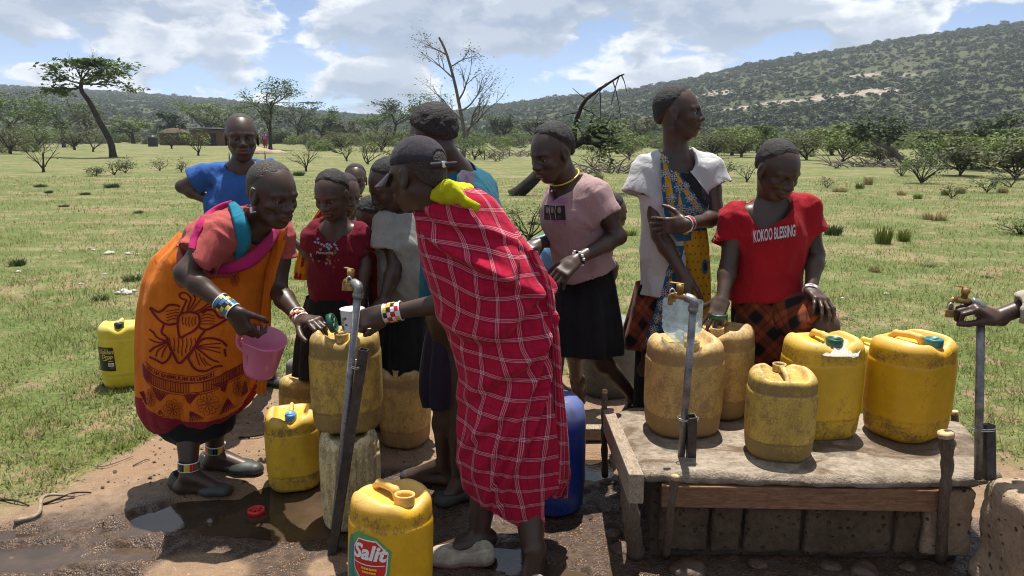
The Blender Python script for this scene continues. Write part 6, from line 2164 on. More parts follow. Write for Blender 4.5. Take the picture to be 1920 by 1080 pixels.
# ---------- woman in the cap and the plaid wrap
def woman_plaid():
    p = Person('woman in a dark cap and red plaid wrap filling the mug, back to the camera', G(960, 1070), s=1.0)
    Y = 2.46
    hc = W(780, 330, Y - .04)
    p.head(hc, .228, -122, 10, hair='hair_cropped', thick=.006, neck=W(828, 395, Y), coil=.002, neck_r=.054, eyes=False)
    sl, sr = W(838, 440, Y - .02), W(905, 425, Y + .08)
    p.torso([W(930, 640, Y), W(920, 540, Y), W(880, 450, Y), W(842, 400, Y)], [.12, .12, .13, .075], facing(-115)[:, 1], .8, (sl, sr))
    el, wr = W(868, 562, Y + .02), W(722, 588, Y + .05)
    p.arm(sl, el, wr, 1.0, hand=dict(d=W(675, 600, Y + .07) - wr, back=(.05, -.9, .45), side=-1, curls=[(.7, 1.0, .6), (.8, 1.1, .6), (.8, 1.1, .7), (.9, 1.1, .7)], spread=.06, thumb=(.3, .2)))
    p.leg(W(935, 680, Y + .02), W(915, 860, Y + .02), W(897, 1012, Y - .04), 1.02, toe=G(818, 1050) + (0, 0, .025))
    p.leg(W(965, 680, Y + .05), W(985, 880, Y), W(1002, 1068, Y - .13), 1.02, toe=G(985, 1120) + (0, 0, .025))
    p.skin_done()
    # the wrap
    rows = [(352, 800, 892), (362, 786, 915), (375, 778, 930), (400, 777, 946), (430, 779, 968), (460, 784, 990), (500, 793, 1018), (540, 806, 1030), (580, 818, 1036), (620, 834, 1040), (660, 850, 1043), (700, 860, 1047), (750, 858, 1052), (800, 856, 1058), (850, 858, 1062), (900, 866, 1064), (940, 880, 1060), (1000, 940, 1050), (1012, 965, 1040)]
    # drapery: swags sagging across the back; each is (height, slope, sag, size, width)
    SW = [(.925, -.06, .015, .016, .024, -.2, 1.2), (.845, -.10, .055, .030, .026, -.1, 1.0), (.765, .10, .030, .014, .022, .6, .7), (.70, .05, .070, .022, .030, -.3, .9), (.615, .12, .02, .013, .020, .7, .6), (.555, .09, .060, .024, .026, .1, 1.1),
          (.45, .16, .035, .018, .022, -.4, .7), (.39, .20, .030, .024, .024, .5, .9), (.30, .26, .0, .016, .020, -.2, .8), (.215, .30, -.02, .020, .024, .3, 1.0), (.10, .25, -.02, .012, .022, -.5, .7)]
    def fold(th, v, hw):
        s_ = th - np.pi
        r = np.zeros_like(th)
        for i_, (v0, sl_, sag, am, w_, s0, sw_) in enumerate(SW):
            c_ = v0 + sl_ * s_ - sag * np.cos(s_ * 1.1) + .012 * np.sin(3.1 * s_ + i_ * 1.7)
            d_ = (v - c_) / w_
            fade = np.exp(-((s_ - s0) / sw_) ** 2) + .12
            r += am * fade * (np.exp(-d_ * d_) - .8 * np.exp(-((d_ + 1.1) * 1.4) ** 2))
        # upright pleats gathered on the right side and at the hem
        pl = sstep(.35, 1.25, s_) * sstep(2.6, 1.6, s_) * sstep(.9, .6, v)
        r += pl * .012 * (np.sin(15 * s_ + 2.5 * v) + .5 * np.sin(27 * s_ + 1.0))
        r += .007 * np.sin(9 * s_ + 3 * v) * (1 - v) ** 1.5
        r += .006 * fbm(np.stack([s_ * 3.0 + v * 5, np.full_like(s_, v * 9.0), s_ * 0 + 4], -1), 3)
        return r
    def warp(V):
        a = fbm(V * 3.2 + 5, 2); b = fbm(V * 3.2 + 31, 2)
        return np.stack([a * .055, b * .065], -1)
    V, UV = sil_loft(rows, Y, ([350, 380, 500, 1000], [.75, .75, .72, .66]), 200, 190, fold=fold, uvwarp=warp, uvrot=.10)
    def rem(Pt):
        x, y = to_px(Pt)
        hem = np.interp(x, [850, 866, 900, 950, 1000, 1022, 1024, 1070], [905, 918, 950, 978, 1003, 1008, 940, 902])
        front = Pt[:, 1] < Y
        return np.where(front, y > hem + 6 * 0, y > np.interp(x, [850, 1070], [880, 940]))
    k = loft_obj('wrap', V, UV, 'shuka_plaid', p.t, rem)
    # loose outer end hanging down the right side
    V2, UV2 = sil_loft([(930, 1030, 1046), (900, 1024, 1066), (850, 1030, 1063), (780, 1034, 1058), (700, 1034, 1050), (600, 1026, 1042), (520, 1012, 1030), (470, 985, 1004)], Y - .05, .9, 60, 50, fold=skirt_fold(4, .006, .3, 1.0), uvrot=.10)
    loft_obj('wrap_end', V2, UV2, 'shuka_plaid', k)
    # collar of the yellow blouse
    f = Field(.006)
    f.cap(W(798, 372, Y - .08), W(838, 360, Y - .10), .020, .030, k=.03, flat=((0, 1, .4), .7))
    f.cap(W(838, 360, Y - .10), W(892, 388, Y - .11), .030, .018, k=.03, flat=((0, 1, .4), .7))
    f.cap(W(838, 358, Y - .06), W(876, 362, Y + .05), .036, .034, k=.04)
    V_, F_ = f.mesh(disp=lambda P: .012 * np.abs(fbm(P * np.array((30, 30, 14)), 2)) + .004 * fbm(P * 40, 2))
    mesh_obj('collar', V_, F_, 'collar_yellow', p.t)
    # roll of cloth over the shoulders
    q = [W(x, y, yy) for x, y, yy in [(782, 392, Y - .10), (810, 378, Y - .16), (850, 392, Y - .17), (890, 402, Y - .13), (905, 385, Y - .03), (880, 365, Y + .08)]]
    # cap
    M, c, hs = p.hM, p.hc, p.hs
    g = Field(.0055)
    qq = p.q
    g.ell(qq(0, -.075, .165), np.array((.355, .435, .385)) * hs, M)
    g.plane(qq(0, -.06, .075), M @ np.array((0, .13, -1.0)))
    g.ell(qq(0, -.06, .05), np.array((.335, .41, .30)) * hs, M, op='d')
    g.ell(qq(0, -.50, .15), np.array((.15, .16, .13)) * hs, M, k=.004, op='d')
    V_, F_ = g.mesh()
    cp = mesh_obj('baseball_cap', V_, F_, 'cap_cloth', p.t)
    # brim
    n1, n2 = 14, 22
    Vb = []
    for sgn in (0, 1):
        for i in range(n1):
            r = i / (n1 - 1)
            for j in range(n2):
                a = math.radians(-62 + 124 * j / (n2 - 1))
                rx, ry = .345, .36 + .36 * r * math.cos(a * .9) ** .7
                x = rx * math.sin(a) * (1 + .02 * r); y = ry * math.cos(a) + .04
                z = .115 - .16 * r - .22 * (x ** 2) * 1.6 - .012 * sgn
                Vb.append(qq(x, y, z))
    Fb = np.concatenate([grid_faces(n1, n2), grid_faces(n1, n2)[:, ::-1] + n1 * n2])
    mesh_obj('brim', np.array(Vb), Fb, 'cap_cloth', cp)
    st = [qq(-.20, -.44, .085), qq(-.10, -.50, .085), qq(0, -.52, .085), qq(.10, -.50, .085), qq(.20, -.44, .085)]
    band_on(st, .018, 'cap_cloth', cp, 'cap_strap', up=M[:, 2], n=20, thick=.003)
    band_on([qq(-.02, -.525, .085), qq(.05, -.56, .08), qq(.16, -.62, .075)], .014, 'cap_cloth', cp, 'strap_end', up=M[:, 2], n=12, thick=.003)
    V_, F_ = bm_box((0, 0, 0), (.018, .006, .020), .002, M); mesh_obj('buckle', V_ + qq(-.02, -.53, .085), F_, 'steel_bright', cp)
    V_, F_ = lathe([(.001, .006), (.006, .005), (.008, 0)], 10, (0, 0, 0), M); mesh_obj('button', V_ + qq(0, -.075, .55), F_, 'cap_cloth', cp)
    d = wr - el
    cuff(wr - nrm(d) * .030, d, .0305, .058, ['bead_red', 'bead_white', 'bead_red', 'bead_white', 'bead_black', 'bead_yellow'], p.t, 'beaded_cuff', rows=4)
    shoe(p, G(905, 1052), G(822, 1052), 'shoe_canvas', .046, sole='shoe_sole', tall=1.0)
    shoe(p, G(1010, 1118), G(975, 1125), 'shoe_canvas', .046, sole='shoe_sole', tall=1.0)
woman_plaid()

# ---------- girl in pink, walking
def girl_pink():
    p = Person('girl in a dusty pink T-shirt and black skirt walking behind the plaid wrap', G(1100, 800), s=.95)
    Y = 3.15
    p.head(W(1033, 287, Y - .06), .226, -52, 20, hair='hair', thick=.030, neck=W(1064, 345, Y), coil=.012, mouth=.2, teeth=True, lid=.4)
    sn, sf = W(1113, 366, Y - .10), W(1052, 368, Y + .13)
    p.torso([W(1098, 520, Y + .03), W(1090, 460, Y + .02), W(1078, 400, Y), W(1066, 352, Y)], [.085, .100, .130, .07], facing(-50)[:, 1], .76, (sn, sf))
    el, wr = W(1160, 444, Y - .10), W(1078, 488, Y - .24)
    p.arm(sn, el, wr, .98, hand=dict(d=W(1044, 522, Y - .30) - wr, back=(-.2, -.75, .6), side=1, curls=[(.35, .5, .4), (.4, .5, .4), (.4, .6, .4), (.5, .6, .4)], spread=.10, thumb=(.7, .3), sc=.95))
    el2, wr2 = W(1046, 448, Y + .10), W(1012, 456, Y - .02)
    p.arm(sf, el2, wr2, .95, hand=dict(d=W(985, 466, Y - .06) - wr2, back=(0, -.5, .8), side=-1, sc=.9))
    p.leg(W(1085, 560, Y + .05), W(1078, 640, Y + .12), W(1080, 705, Y + .32), .92, toe=None, foot=False)
    p.leg(W(1105, 560, Y + .02), W(1108, 655, Y + .02), W(1184, 738, Y + .18), .92, toe=None, foot=False)
    # raised foot: the sole faces the camera
    a = W(1080, 705, Y + .32)
    p.f.cap(a, W(1084, 718, Y + .34), .030, .032, k=.02); p.f.cap(W(1084, 718, Y + .34), W(1088, 750, Y + .42), .034, .030, k=.02)
    b = W(1184, 738, Y + .18); p.f.cap(b, W(1188, 752, Y + .2), .030, .030, k=.02); p.f.cap(W(1188, 752, Y + .2), W(1176, 772, Y + .10), .028, .024, k=.02)
    p.skin_done()
    tee = p.shirt('tee_pink', W(1096, 516, Y), (.36, 0, -.93), [(sn, W(1136, 406, Y - .11), .060, .070), (sf, W(1050, 410, Y + .14), .058, .062)], ease=.012, flat=.82, widths=[.132, .122, .135, .07], seed=11, neck_r=.082, neck_c=W(1062, 347, Y - .02), wr=.007)
    V_, F_ = text_mesh('ANGELS', 13, .5, 0, 3.0); px_project(tee, np.stack([1048 + V_[:, 0] * .72, 377 - V_[:, 1] * 1.1], 1), F_, 'print_magenta', 'printed_word')
    px_project(tee, *poly2d([(1020, 384), (1040, 386), (1059, 385), (1061, 412), (1040, 413), (1021, 412)], 4), 'print_black', 'printed_photo', off=.0016)
    for cx, w_ in ((1027, 4.0), (1036, 3.4), (1049, 4.6)):
        px_project(tee, *blob_px(cx, 394, w_ * .8, 6.5, 10), 'print_tan', 'printed_face', off=.0028)
        px_project(tee, *poly2d([(cx - w_ * 1.1, 412), (cx + w_ * 1.1, 412), (cx + w_ * .7, 404), (cx - w_ * .7, 404)], 4), 'print_brown', 'printed_bust', off=.0026)
    for x in (1032, 1042):
        px_project(tee, *strip2d(curve_px([(x, 385), (x - 1, 398), (x + 1, 412)], 8), .8), 'print_white', 'printed_gap', off=.003)
    V_, F_ = text_mesh("STRONG", 6.5, .25, 0, 3.0); px_project(tee, np.stack([1049 + V_[:, 0], 418 - V_[:, 1]], 1), F_, 'print_magenta', 'printed_word')
    V, UV = sil_loft([(660, 1036, 1166), (640, 1036, 1168), (600, 1036, 1164), (560, 1040, 1158), (520, 1048, 1152), (492, 1056, 1146), (465, 1058, 1140)], Y + .03, .72, 60, 100, fold=skirt_fold(6, .014, .15, .8))
    loft_obj('skirt', V, UV, 'black_cloth', p.t)
    # bead string and letter bracelet
    d = wr - el
    u = nrm(np.cross(d, (0, 0, 1))); v = nrm(np.cross(u, d))
    for i in range(12):
        a_ = i * 2 * math.pi / 12
        V_, F_ = bm_box(wr - nrm(d) * .02 + (u * math.cos(a_) + v * math.sin(a_)) * .030, (.011, .011, .011), .003)
        mesh_obj('bracelet_bead', V_, F_, 'bead_white' if i % 4 != 3 else 'bead_black', p.t)
    th = np.linspace(0, 2 * np.pi, 40)
    nk = p.q(0, -.08, -.50) ; ax = nrm(p.q(0, -.1, -.2) - p.neck); u = nrm(np.cross(ax, (0, 1, 0))); v = np.cross(ax, u)
    base_c = p.neck + ax * .035
    ring = base_c + (np.cos(th)[:, None] * u + np.sin(th)[:, None] * v) * .064 + ax * (np.sin(th) * -.0)[:, None]
    V_, F_ = tube(ring, np.full(40, .0035), 6, cap=False); mesh_obj('necklace', V_, F_, 'bead_yellow', p.t)
    f = Field(.006)
    f.cap(W(1083, 712, Y + .32), W(1090, 750, Y + .41), .040, .036, flat=((0, 1, .25), .6)); f.plane(W(1086, 730, Y + .365), (.0, 1, .2))
    V_, F_ = f.mesh(); mesh_obj('sandal', V_, F_, 'shoe_brown', p.t)
    f = Field(.006); f.cap(W(1192, 757, Y + .2), W(1174, 776, Y + .08), .034, .03, flat=((0, 0, 1), .45)); V_, F_ = f.mesh(); mesh_obj('sandal', V_, F_, 'shoe_brown', p.t)
girl_pink()

# ---------- tall girl in white with the printed cloth across her body
def girl_white():
    p = Person('tall girl in a white T-shirt with a blue and yellow flowered cloth, looking right', G(1250, 800), s=.98)
    Y = 3.25
    p.head(W(1274, 212, Y - .02), .224, 68, -2, hair='hair', thick=.014, neck=W(1268, 292, Y), coil=.006, mouth=.35, teeth=True, lid=.45, neck_r=.050)
    sl, sr = W(1212, 318, Y - .02), W(1326, 314, Y + .02)
    p.torso([W(1258, 560, Y), W(1262, 470, Y), W(1268, 375, Y), W(1268, 305, Y)], [.130, .120, .145, .075], facing(20)[:, 1], .68, (sl, sr))
    el, wr = W(1236, 440, Y - .10), W(1284, 520, Y - .18)
    p.arm(sl, el, wr, .95, hand=dict(d=W(1282, 560, Y - .2) - wr, back=(-.5, -.8, 0), side=-1))
    el2, wr2 = W(1344, 408, Y - .06), W(1286, 421, Y - .24)
    p.arm(sr, el2, wr2, .95, hand=dict(d=W(1240, 424, Y - .20) - wr2, back=(.1, -1, .1), side=1, curls=[(.25, .45, .3), (.25, .5, .35), (.3, .5, .35), (.3, .5, .4)], spread=.10, thumb=(.9, -.2), sc=.95))
    p.leg(W(1235, 570, Y), W(1215, 690, Y), W(1205, 800, Y + .05), toe=G(1215, 828) + (0, 0, .02)); p.leg(W(1285, 570, Y), W(1285, 690, Y), W(1285, 800, Y), toe=G(1295, 828) + (0, 0, .02))
    p.skin_done()
    tee = p.shirt('tee_white', W(1245, 548, Y), (0, 0, -1), [(sl, W(1198, 366, Y - .04), .062, .076), (sr, W(1340, 352, Y), .062, .076)], ease=.016, flat=.74, seed=13, neck_r=.072, neck_c=W(1272, 297, Y - .03), wr=.0055)
    V, UV = sil_loft([(650, 1170, 1300), (630, 1168, 1298), (600, 1176, 1295), (560, 1186, 1290), (530, 1192, 1288)], Y + .01, .7, 40, 90, fold=skirt_fold(7, .012, .1, .3), uvrot=.6)
    loft_obj('skirt', V, UV, 'skirt_plaid', p.t)
    V, UV = sil_loft([(780, 1186, 1300), (640, 1192, 1295)], Y + .01, .6, 20, 50); loft_obj('underskirt', V, UV, 'black_cloth', p.t)
    # flowered cloth: shell over the breast and a hanging front panel
    shell = [(1240, 288), (1252, 284), (1270, 300), (1296, 330), (1320, 360), (1331, 372), (1324, 392), (1322, 420), (1318, 450), (1270, 452), (1254, 430), (1246, 400), (1241, 350), (1239, 310)]
    sh = px_project(tee, *poly2d(shell, 4.0), 'kanga_blue', 'flowered_cloth', off=.010)
    for po in ([(1240, 286), (1248, 300), (1256, 330), (1262, 370), (1268, 420), (1262, 420), (1252, 380), (1245, 330)], [(1262, 316), (1285, 350), (1310, 385), (1322, 402), (1318, 412), (1290, 375), (1268, 340)], [(1272, 360), (1284, 400), (1290, 440), (1280, 440), (1270, 395)]):
        px_project(tee, *poly2d(po, 4.0), 'kanga_yellow', 'cloth_stripe', off=.0130)
    px_project(tee, *poly2d([(1243, 286), (1254, 281), (1276, 303), (1300, 332), (1330, 371), (1324, 388), (1310, 376), (1286, 343), (1262, 312)], 4.0), 'black_cloth', 'cloth_border', off=.015)
    def flower(obj, cx, cy, r, off, n=8, sq=1.0):
        for i in range(n):
            a = i * 2 * math.pi / n
            x, y = cx + r * .62 * math.cos(a) * sq, cy + r * .62 * math.sin(a)
            px_project(obj, *blob_px(x, y, r * .42, r * .20, 8, a), 'print_white', 'petal', off=off)
            px_project(obj, *blob_px(x, y, r * .30, r * .11, 8, a), 'print_black', 'petal_core', off=off + .0012)
    for cx, cy, r in ((1245, 300, 9), (1246, 326, 9), (1262, 334, 8), (1246, 352, 8), (1274, 352, 11), (1284, 350, 8), (1258, 372, 9), (1294, 372, 10), (1276, 392, 11), (1304, 388, 9), (1292, 396, 9), (1260, 392, 8), (1316, 398, 8), (1312, 438, 9), (1298, 404, 7)):
        flower(tee, cx, cy, r, .0165)
    V, UV = sil_loft([(620, 1284, 1318), (580, 1280, 1330), (540, 1276, 1332), (500, 1270, 1332), (460, 1264, 1330), (430, 1262, 1326)], Y - .06, .75, 50, 80, fold=skirt_fold(5, .010, .3, .5))
    pan = loft_obj('cloth_panel', V, UV, 'kanga_yellow', p.t)
    rng = random.Random(8)
    for i in range(9):
        for j in range(5):
            px_project(pan, *blob_px(1284 + j * 10 + (i % 2) * 5, 446 + i * 15, 1.7, 1.4, 6), 'print_black', 'cloth_dot')
    px_project(pan, *blob_px(1322, 500, 6, 14, 14), 'kanga_blue', 'cloth_motif'); px_project(pan, *blob_px(1322, 500, 3, 8, 10), 'print_black', 'cloth_motif', off=.003)
    V, UV = sil_loft([(648, 1208, 1226), (600, 1222, 1248), (550, 1238, 1264), (500, 1250, 1278), (460, 1258, 1284)], Y - .10, .6, 50, 50, fold=skirt_fold(3, .005, .5))
    stp = loft_obj('cloth_fold', V, UV, 'kanga_blue', p.t)
    for cx, cy, r in ((1266, 470, 7), (1262, 490, 8), (1254, 512, 8), (1256, 535, 8), (1246, 548, 9), (1240, 572, 9), (1234, 596, 9), (1226, 618, 9), (1218, 640, 8)):
        flower(stp, cx, cy, r, .003)
    for i in range(7):
        px_project(stp, *blob_px(1272 - i * 8, 480 + i * 24, 3, 8, 8, .4), 'kanga_yellow', 'cloth_stripe', off=.0018)
    d = wr2 - el2
    cuff(wr2 - nrm(d) * .012, d, .029, .022, ['bead_red', 'kanga_border', 'bead_red'], p.t, 'thread_bracelet', rows=2)
girl_white()

# ---------- girl in red, foot up on the slab
def girl_red():
    p = Person('girl in a red T-shirt with white lettering, hand on her raised knee', G(1440, 820), s=.98)
    Y = 3.10
    p.head(W(1459, 320, Y - .06), .230, 22, 26, hair='hair', thick=.018, neck=W(1446, 388, Y), coil=.008, lid=.12, neck_r=.052)
    sl, sr = W(1380, 408, Y - .01), W(1508, 390, Y + .01)
    p.torso([W(1438, 565, Y), W(1440, 500, Y), W(1446, 440, Y), W(1448, 396, Y)], [.148, .132, .145, .08], facing(8)[:, 1], .66, (sl, sr))
    el, wr = W(1366, 498, Y - .06), W(1354, 562, Y - .16)
    p.arm(sl, el, wr, 1.0, hand=dict(d=W(1342, 592, Y - .2) - wr, back=(-.2, -.8, .5), side=1, curls=[(.3, .5, .3), (.25, .5, .3), (.3, .6, .4), (.5, .7, .4)], spread=.20, thumb=(.9, .2), sc=.95))
    el2, wr2 = W(1530, 478, Y - .02), W(1520, 545, Y - .14)
    p.arm(sr, el2, wr2, 1.0, hand=dict(d=W(1550, 570, Y - .26) - wr2, back=(.2, -.45, .9), side=-1, curls=[(.5, .5, .3), (.45, .45, .3), (.4, .45, .3), (.4, .5, .3)], spread=.22, thumb=(1.0, .4), sc=.98))
    kn = W(1546, 612, Y - .20)
    p.leg(W(1475, 590, Y), kn, W(1530, 770, Y - .22), 1.08, toe=W(1520, 780, Y - .35) + (0, 0, .0))
    p.leg(W(1410, 600, Y), W(1415, 710, Y), W(1415, 820, Y + .05), toe=G(1420, 842) + (0, 0, .02))
    p.skin_done()
    tee = p.shirt('tee_red', W(1440, 556, Y), (.06, 0, -1), [(sl, W(1362, 462, Y - .02), .060, .068), (sr, W(1523, 436, Y), .060, .066)], ease=.012, flat=.74, seed=17, neck_r=.092, neck_c=W(1440, 388, Y - .04), wr=.006)
    V_, F_ = text_mesh('KOKOO BLESSING', 19, .45, 0, 3.0)
    w = V_[:, 0].max() - V_[:, 0].min()
    x = V_[:, 0] / w * 78
    px_project(tee, np.stack([1452 + x, 439 - x * .155 - V_[:, 1] * 1.6], 1), F_, 'print_white', 'printed_words', off=.0022)
    # skirt: hanging part and the part drawn over the raised thigh
    V, UV = sil_loft([(760, 1392, 1480), (690, 1388, 1496), (640, 1380, 1504), (600, 1374, 1506), (560, 1374, 1508), (535, 1380, 1504)], Y + .01, .72, 60, 100, fold=skirt_fold(6, .010, .1, .2), uvrot=.75)
    loft_obj('skirt', V, UV, 'skirt_plaid', p.t)
    hip = W(1472, 585, Y - .02)
    f = Field(.007)
    d = kn - hip
    f.cap(W(1455, 568, Y), hip, .11, .105, k=.03); f.cap(hip, kn - nrm(d) * .02, .105, .088, k=.03)
    f.cap(kn - nrm(d) * .05, W(1510, 680, Y - .15), .085, .07, k=.03)
    f.plane(kn - nrm(d) * .028 + (0, 0, -.02), nrm(nrm(d) + np.array((.25, -.2, -.55))))
    f.plane(W(1500, 690, Y), (0, 0, -1))
    V_, F_ = f.mesh(disp=lambda P: .010 * np.abs(fbm(P * np.array((16, 16, 7)) + 3, 2)) + .006 * fbm(P * 20, 2))
    s = V_ - kn
    uv = np.stack([s @ nrm(d) * .8 + s[:, 2] * .5, s[:, 2] * .8 - s @ nrm(d) * .5 + s[:, 1] * .3], -1)
    mesh_obj('skirt_over_knee', V_, F_, 'skirt_plaid', p.t, uv=uv)
    V, UV = sil_loft([(840, 1398, 1470), (740, 1394, 1478)], Y + .01, .6, 16, 40); loft_obj('underskirt', V, UV, 'black_cloth', p.t)
    d = wr2 - el2
    cuff(wr2 - nrm(d) * .006, d, .028, .008, ['bead_red', 'bead_white', 'bead_red'], p.t, 'thread_bracelet', rows=1)
girl_red()

# ---------- the person beyond the right edge whose hand holds the standpipe
def man_right():
    p = Person('person in a beige shirt at the right edge, hand gripping the standpipe', (2.15, 2.55, 0), s=1.0)
    wr, el = W(1866, 596, 2.36), W(1965, 575, 2.42)
    x0 = 2.12
    p.head((x0 + .02, 2.5, 1.60), .235, -80, 10, hair='hair', thick=.018, neck=(x0 + .04, 2.52, 1.44))
    sl, sr = np.array((x0 - .02, 2.36, 1.36)), np.array((x0 + .08, 2.70, 1.36))
    p.torso([(x0 + .05, 2.53, .92), (x0 + .05, 2.53, 1.15), (x0 + .04, 2.53, 1.34), (x0 + .04, 2.52, 1.42)], [.15, .15, .16, .08], (-1, -.2, 0), .72, (sl, sr))
    el = np.array((x0 - .10, 2.34, 1.06))
    p.arm(sl, el, wr, 1.05, hand=dict(d=W(1816, 568, 2.36) - wr, back=(.15, -.35, .95), side=-1, curls=[(.9, 1.2, .8)] * 4, spread=.03, thumb=(.2, .8)))
    p.arm(sr, sr + (.05, .05, -.28), sr + (-.02, 0, -.52), 1.05)
    p.leg((x0 + .02, 2.45, .9), (x0 + .02, 2.44, .48), (x0 + .04, 2.46, .08), toe=(x0 - .14, 2.42, .02))
    p.leg((x0 + .08, 2.64, .9), (x0 + .08, 2.64, .48), (x0 + .1, 2.66, .08), toe=(x0 - .08, 2.62, .02))
    p.skin_done()
    def sl_extra(f):
        cf = wr + nrm(el - wr) * .018
        f.cap(el, cf, .062, .056, k=.02)
    def sl_cut(f):
        cf = wr + nrm(el - wr) * .014
        dn = nrm(wr - el)
        f.plane(cf, dn, cf - .07, cf + .12)
        f.cap(cf - dn * .03, cf + dn * .05, .046, op='d')
    p.shirt('shirt_beige', (x0 + .05, 2.53, .86), (0, 0, -1), [(sl, el - (0, 0, -.0), .066, .062)], ease=.02, seed=21, wr=.010, extra=sl_extra, cut=sl_cut)
    for a, b, c in (((x0 + .02, 2.45, .92), (x0 + .02, 2.44, .48), (x0 + .04, 2.46, .06)), ((x0 + .08, 2.64, .92), (x0 + .08, 2.64, .48), (x0 + .1, 2.66, .06))):
        f = Field(.009); f.cap(a, b, .10, .085, k=.02); f.cap(b, c, .085, .075, k=.02); f.plane((0, 0, .05), (0, 0, -1))
        V_, F_ = f.mesh(disp=lambda P: .006 * fbm(P * 12, 3)); mesh_obj('trouser_leg', V_, F_, 'skirt_purple', p.t)
man_right()
# ------------------------------------------------------------------ trees, shrubs, grass
simple_mat('bark', (0.050, 0.040, 0.034), 0.9, 0.15, 0.4, 6, bump=0.6)
simple_mat('bark_grey', (0.135, 0.115, 0.10), 0.9, 0.15, 0.4, 6, bump=0.6)
simple_mat('bark_dark', (0.026, 0.021, 0.019), 0.9, 0.15, 0.4, 6, bump=0.6)

ORD = ['first', 'second', 'third', 'fourth', 'fifth', 'sixth', 'seventh', 'eighth', 'ninth', 'tenth', 'eleventh', 'twelfth', 'thirteenth', 'fourteenth', 'fifteenth']
def nth_labels(xs, kinds, where):
    """kind phrase plus place counted from the left within the left, middle or right field"""
    reg = ['left field' if x < 620 else ('middle field' if x < 1300 else 'right field') for x in xs]
    out = [None] * len(xs)
    for r, kd in sorted(set(zip(reg, kinds))):
        idx = sorted([i for i in range(len(xs)) if (reg[i], kinds[i]) == (r, kd)], key=lambda i: xs[i])
        for n, i in enumerate(idx):
            out[i] = f'{kinds[i]}, {ORD[n]} of its kind from the left in the {r}'
    return out
def gz(x, y):
    return float(ground_h(np.array([x]), np.array([y]))[0])
def leaf_quads(centers, size, rng, flat=0.5, normal_up=0.6):
    """small leaf sprays: one bent quad each, turned at random, mostly level"""
    n = len(centers)
    a = rng.uniform(0, 2 * np.pi, n)
    nz = rng.normal(0, 1, (n, 3)); nz[:, 2] = np.abs(nz[:, 2]) + normal_up * 2
    nz /= np.linalg.norm(nz, axis=1)[:, None]
    u = np.stack([np.cos(a), np.sin(a), np.zeros(n)], 1)
    u -= nz * (u * nz).sum(1)[:, None]; u /= np.linalg.norm(u, axis=1)[:, None]
    v = np.cross(nz, u)
    s = size * rng.uniform(.6, 1.4, n)[:, None]
    w = s * rng.uniform(.35, .6, n)[:, None]
    V = np.stack([centers - u * s, centers - v * w + nz * s * .12, centers + u * s, centers + v * w + nz * s * .12], 1).reshape(-1, 3)
    F = np.arange(4 * n).reshape(n, 4)
    return V, F
def grow_limbs(rng, start, direction, length, radius, levels, spread=.75, up=.25, out=None, tips=None, kids=3, wob=.22):
    """recursive limbs as tapered tubes; tips collects the twig ends"""
    n = 6
    P = [np.asarray(start, float)]
    d = nrm(direction)
    for i in range(n):
        d = nrm(d + rng.normal(0, wob, 3) * .5 + np.array((0, 0, up * .12)))
        P.append(P[-1] + d * length / n)
    P = np.array(P)
    r = radius * np.linspace(1, .55, n + 1)
    out.append(tube(P, r, 6 if levels > 1 else 4, cap=False))
    if levels <= 0:
        tips.append(P[-1]); tips.append(P[n // 2])
        return
    for k in range(kids):
        f = rng.uniform(.45, 1.0) if k else 1.0
        i = min(n, int(f * n))
        dd = nrm(d + rng.normal(0, spread, 3) * np.array((1, 1, .45)) + np.array((0, 0, up * .3)))
        grow_limbs(rng, P[i], dd, length * rng.uniform(.55, .8), r[i] * .62, levels - 1, spread, up, out, tips, kids, wob)
def tree(label, base, path, rad, limbs, leaf='leaf_acacia', bark='bark', seed=1, nleaf=14, pad=(.45, .45, .13), leaf_size=.10, name='acacia_tree', group=None, cat='tree', levels=2, kids=3, spread=.8, up=.15, limb_len=1.2, flat_top=None, crown=True):
    """path: trunk points relative to the base; limbs: fractions of the trunk where limbs start with directions"""
    rng = np.random.default_rng(seed)
    base = np.asarray(base, float)
    P = smooth_path([base + np.array(q, float) for q in path], 14)
    r = rad * np.linspace(1.15, .55, 14); r[0] *= 1.25
    parts, tips = [tube(P, r, 9, cap=False)], []
    for f, dv, L in limbs:
        i = int(round(f * 13))
        grow_limbs(rng, P[i], dv, L, r[i] * .62, levels, spread, up, parts, tips, kids)
    t = thing(name, label, cat, base, group)
    V, F = merge_meshes(parts)
    mesh_obj('trunk', V, F, bark, t)
    if crown:
        tips = np.array(tips)
        C = np.repeat(tips, nleaf, 0) + rng.normal(0, 1, (len(tips) * nleaf, 3)) * np.array(pad)
        C += rng.normal(0, .05, C.shape)
        if flat_top is not None:
            top = base[2] + flat_top
            C[:, 2] = np.where(C[:, 2] > top, top - rng.random(len(C)) * pad[2], C[:, 2])
        V, F = leaf_quads(C, leaf_size, rng)
        mesh_obj('crown', V, F, leaf, t, smooth=False)
    return t
def radial(n, seed, up=.5, ln=1.2, f0=.55, f1=1.0, bias=(0, 0, 0)):
    rg = random.Random(seed)
    out = []
    for i in range(n):
        a = 2 * math.pi * (i + rg.random() * .6) / n
        out.append((rg.uniform(f0, f1), np.array((math.cos(a), math.sin(a), up * rg.uniform(.5, 1.4))) + np.array(bias), ln * rg.uniform(.8, 1.25)))
    return out
def foot(px, py):
    g = G(px, py)
    g[2] = gz(g[0], g[1]) - .05
    return g
def upm(px_h, Y):
    return px_h / FPX * Y
GRPT = 'acacias and thorn trees in the bush'
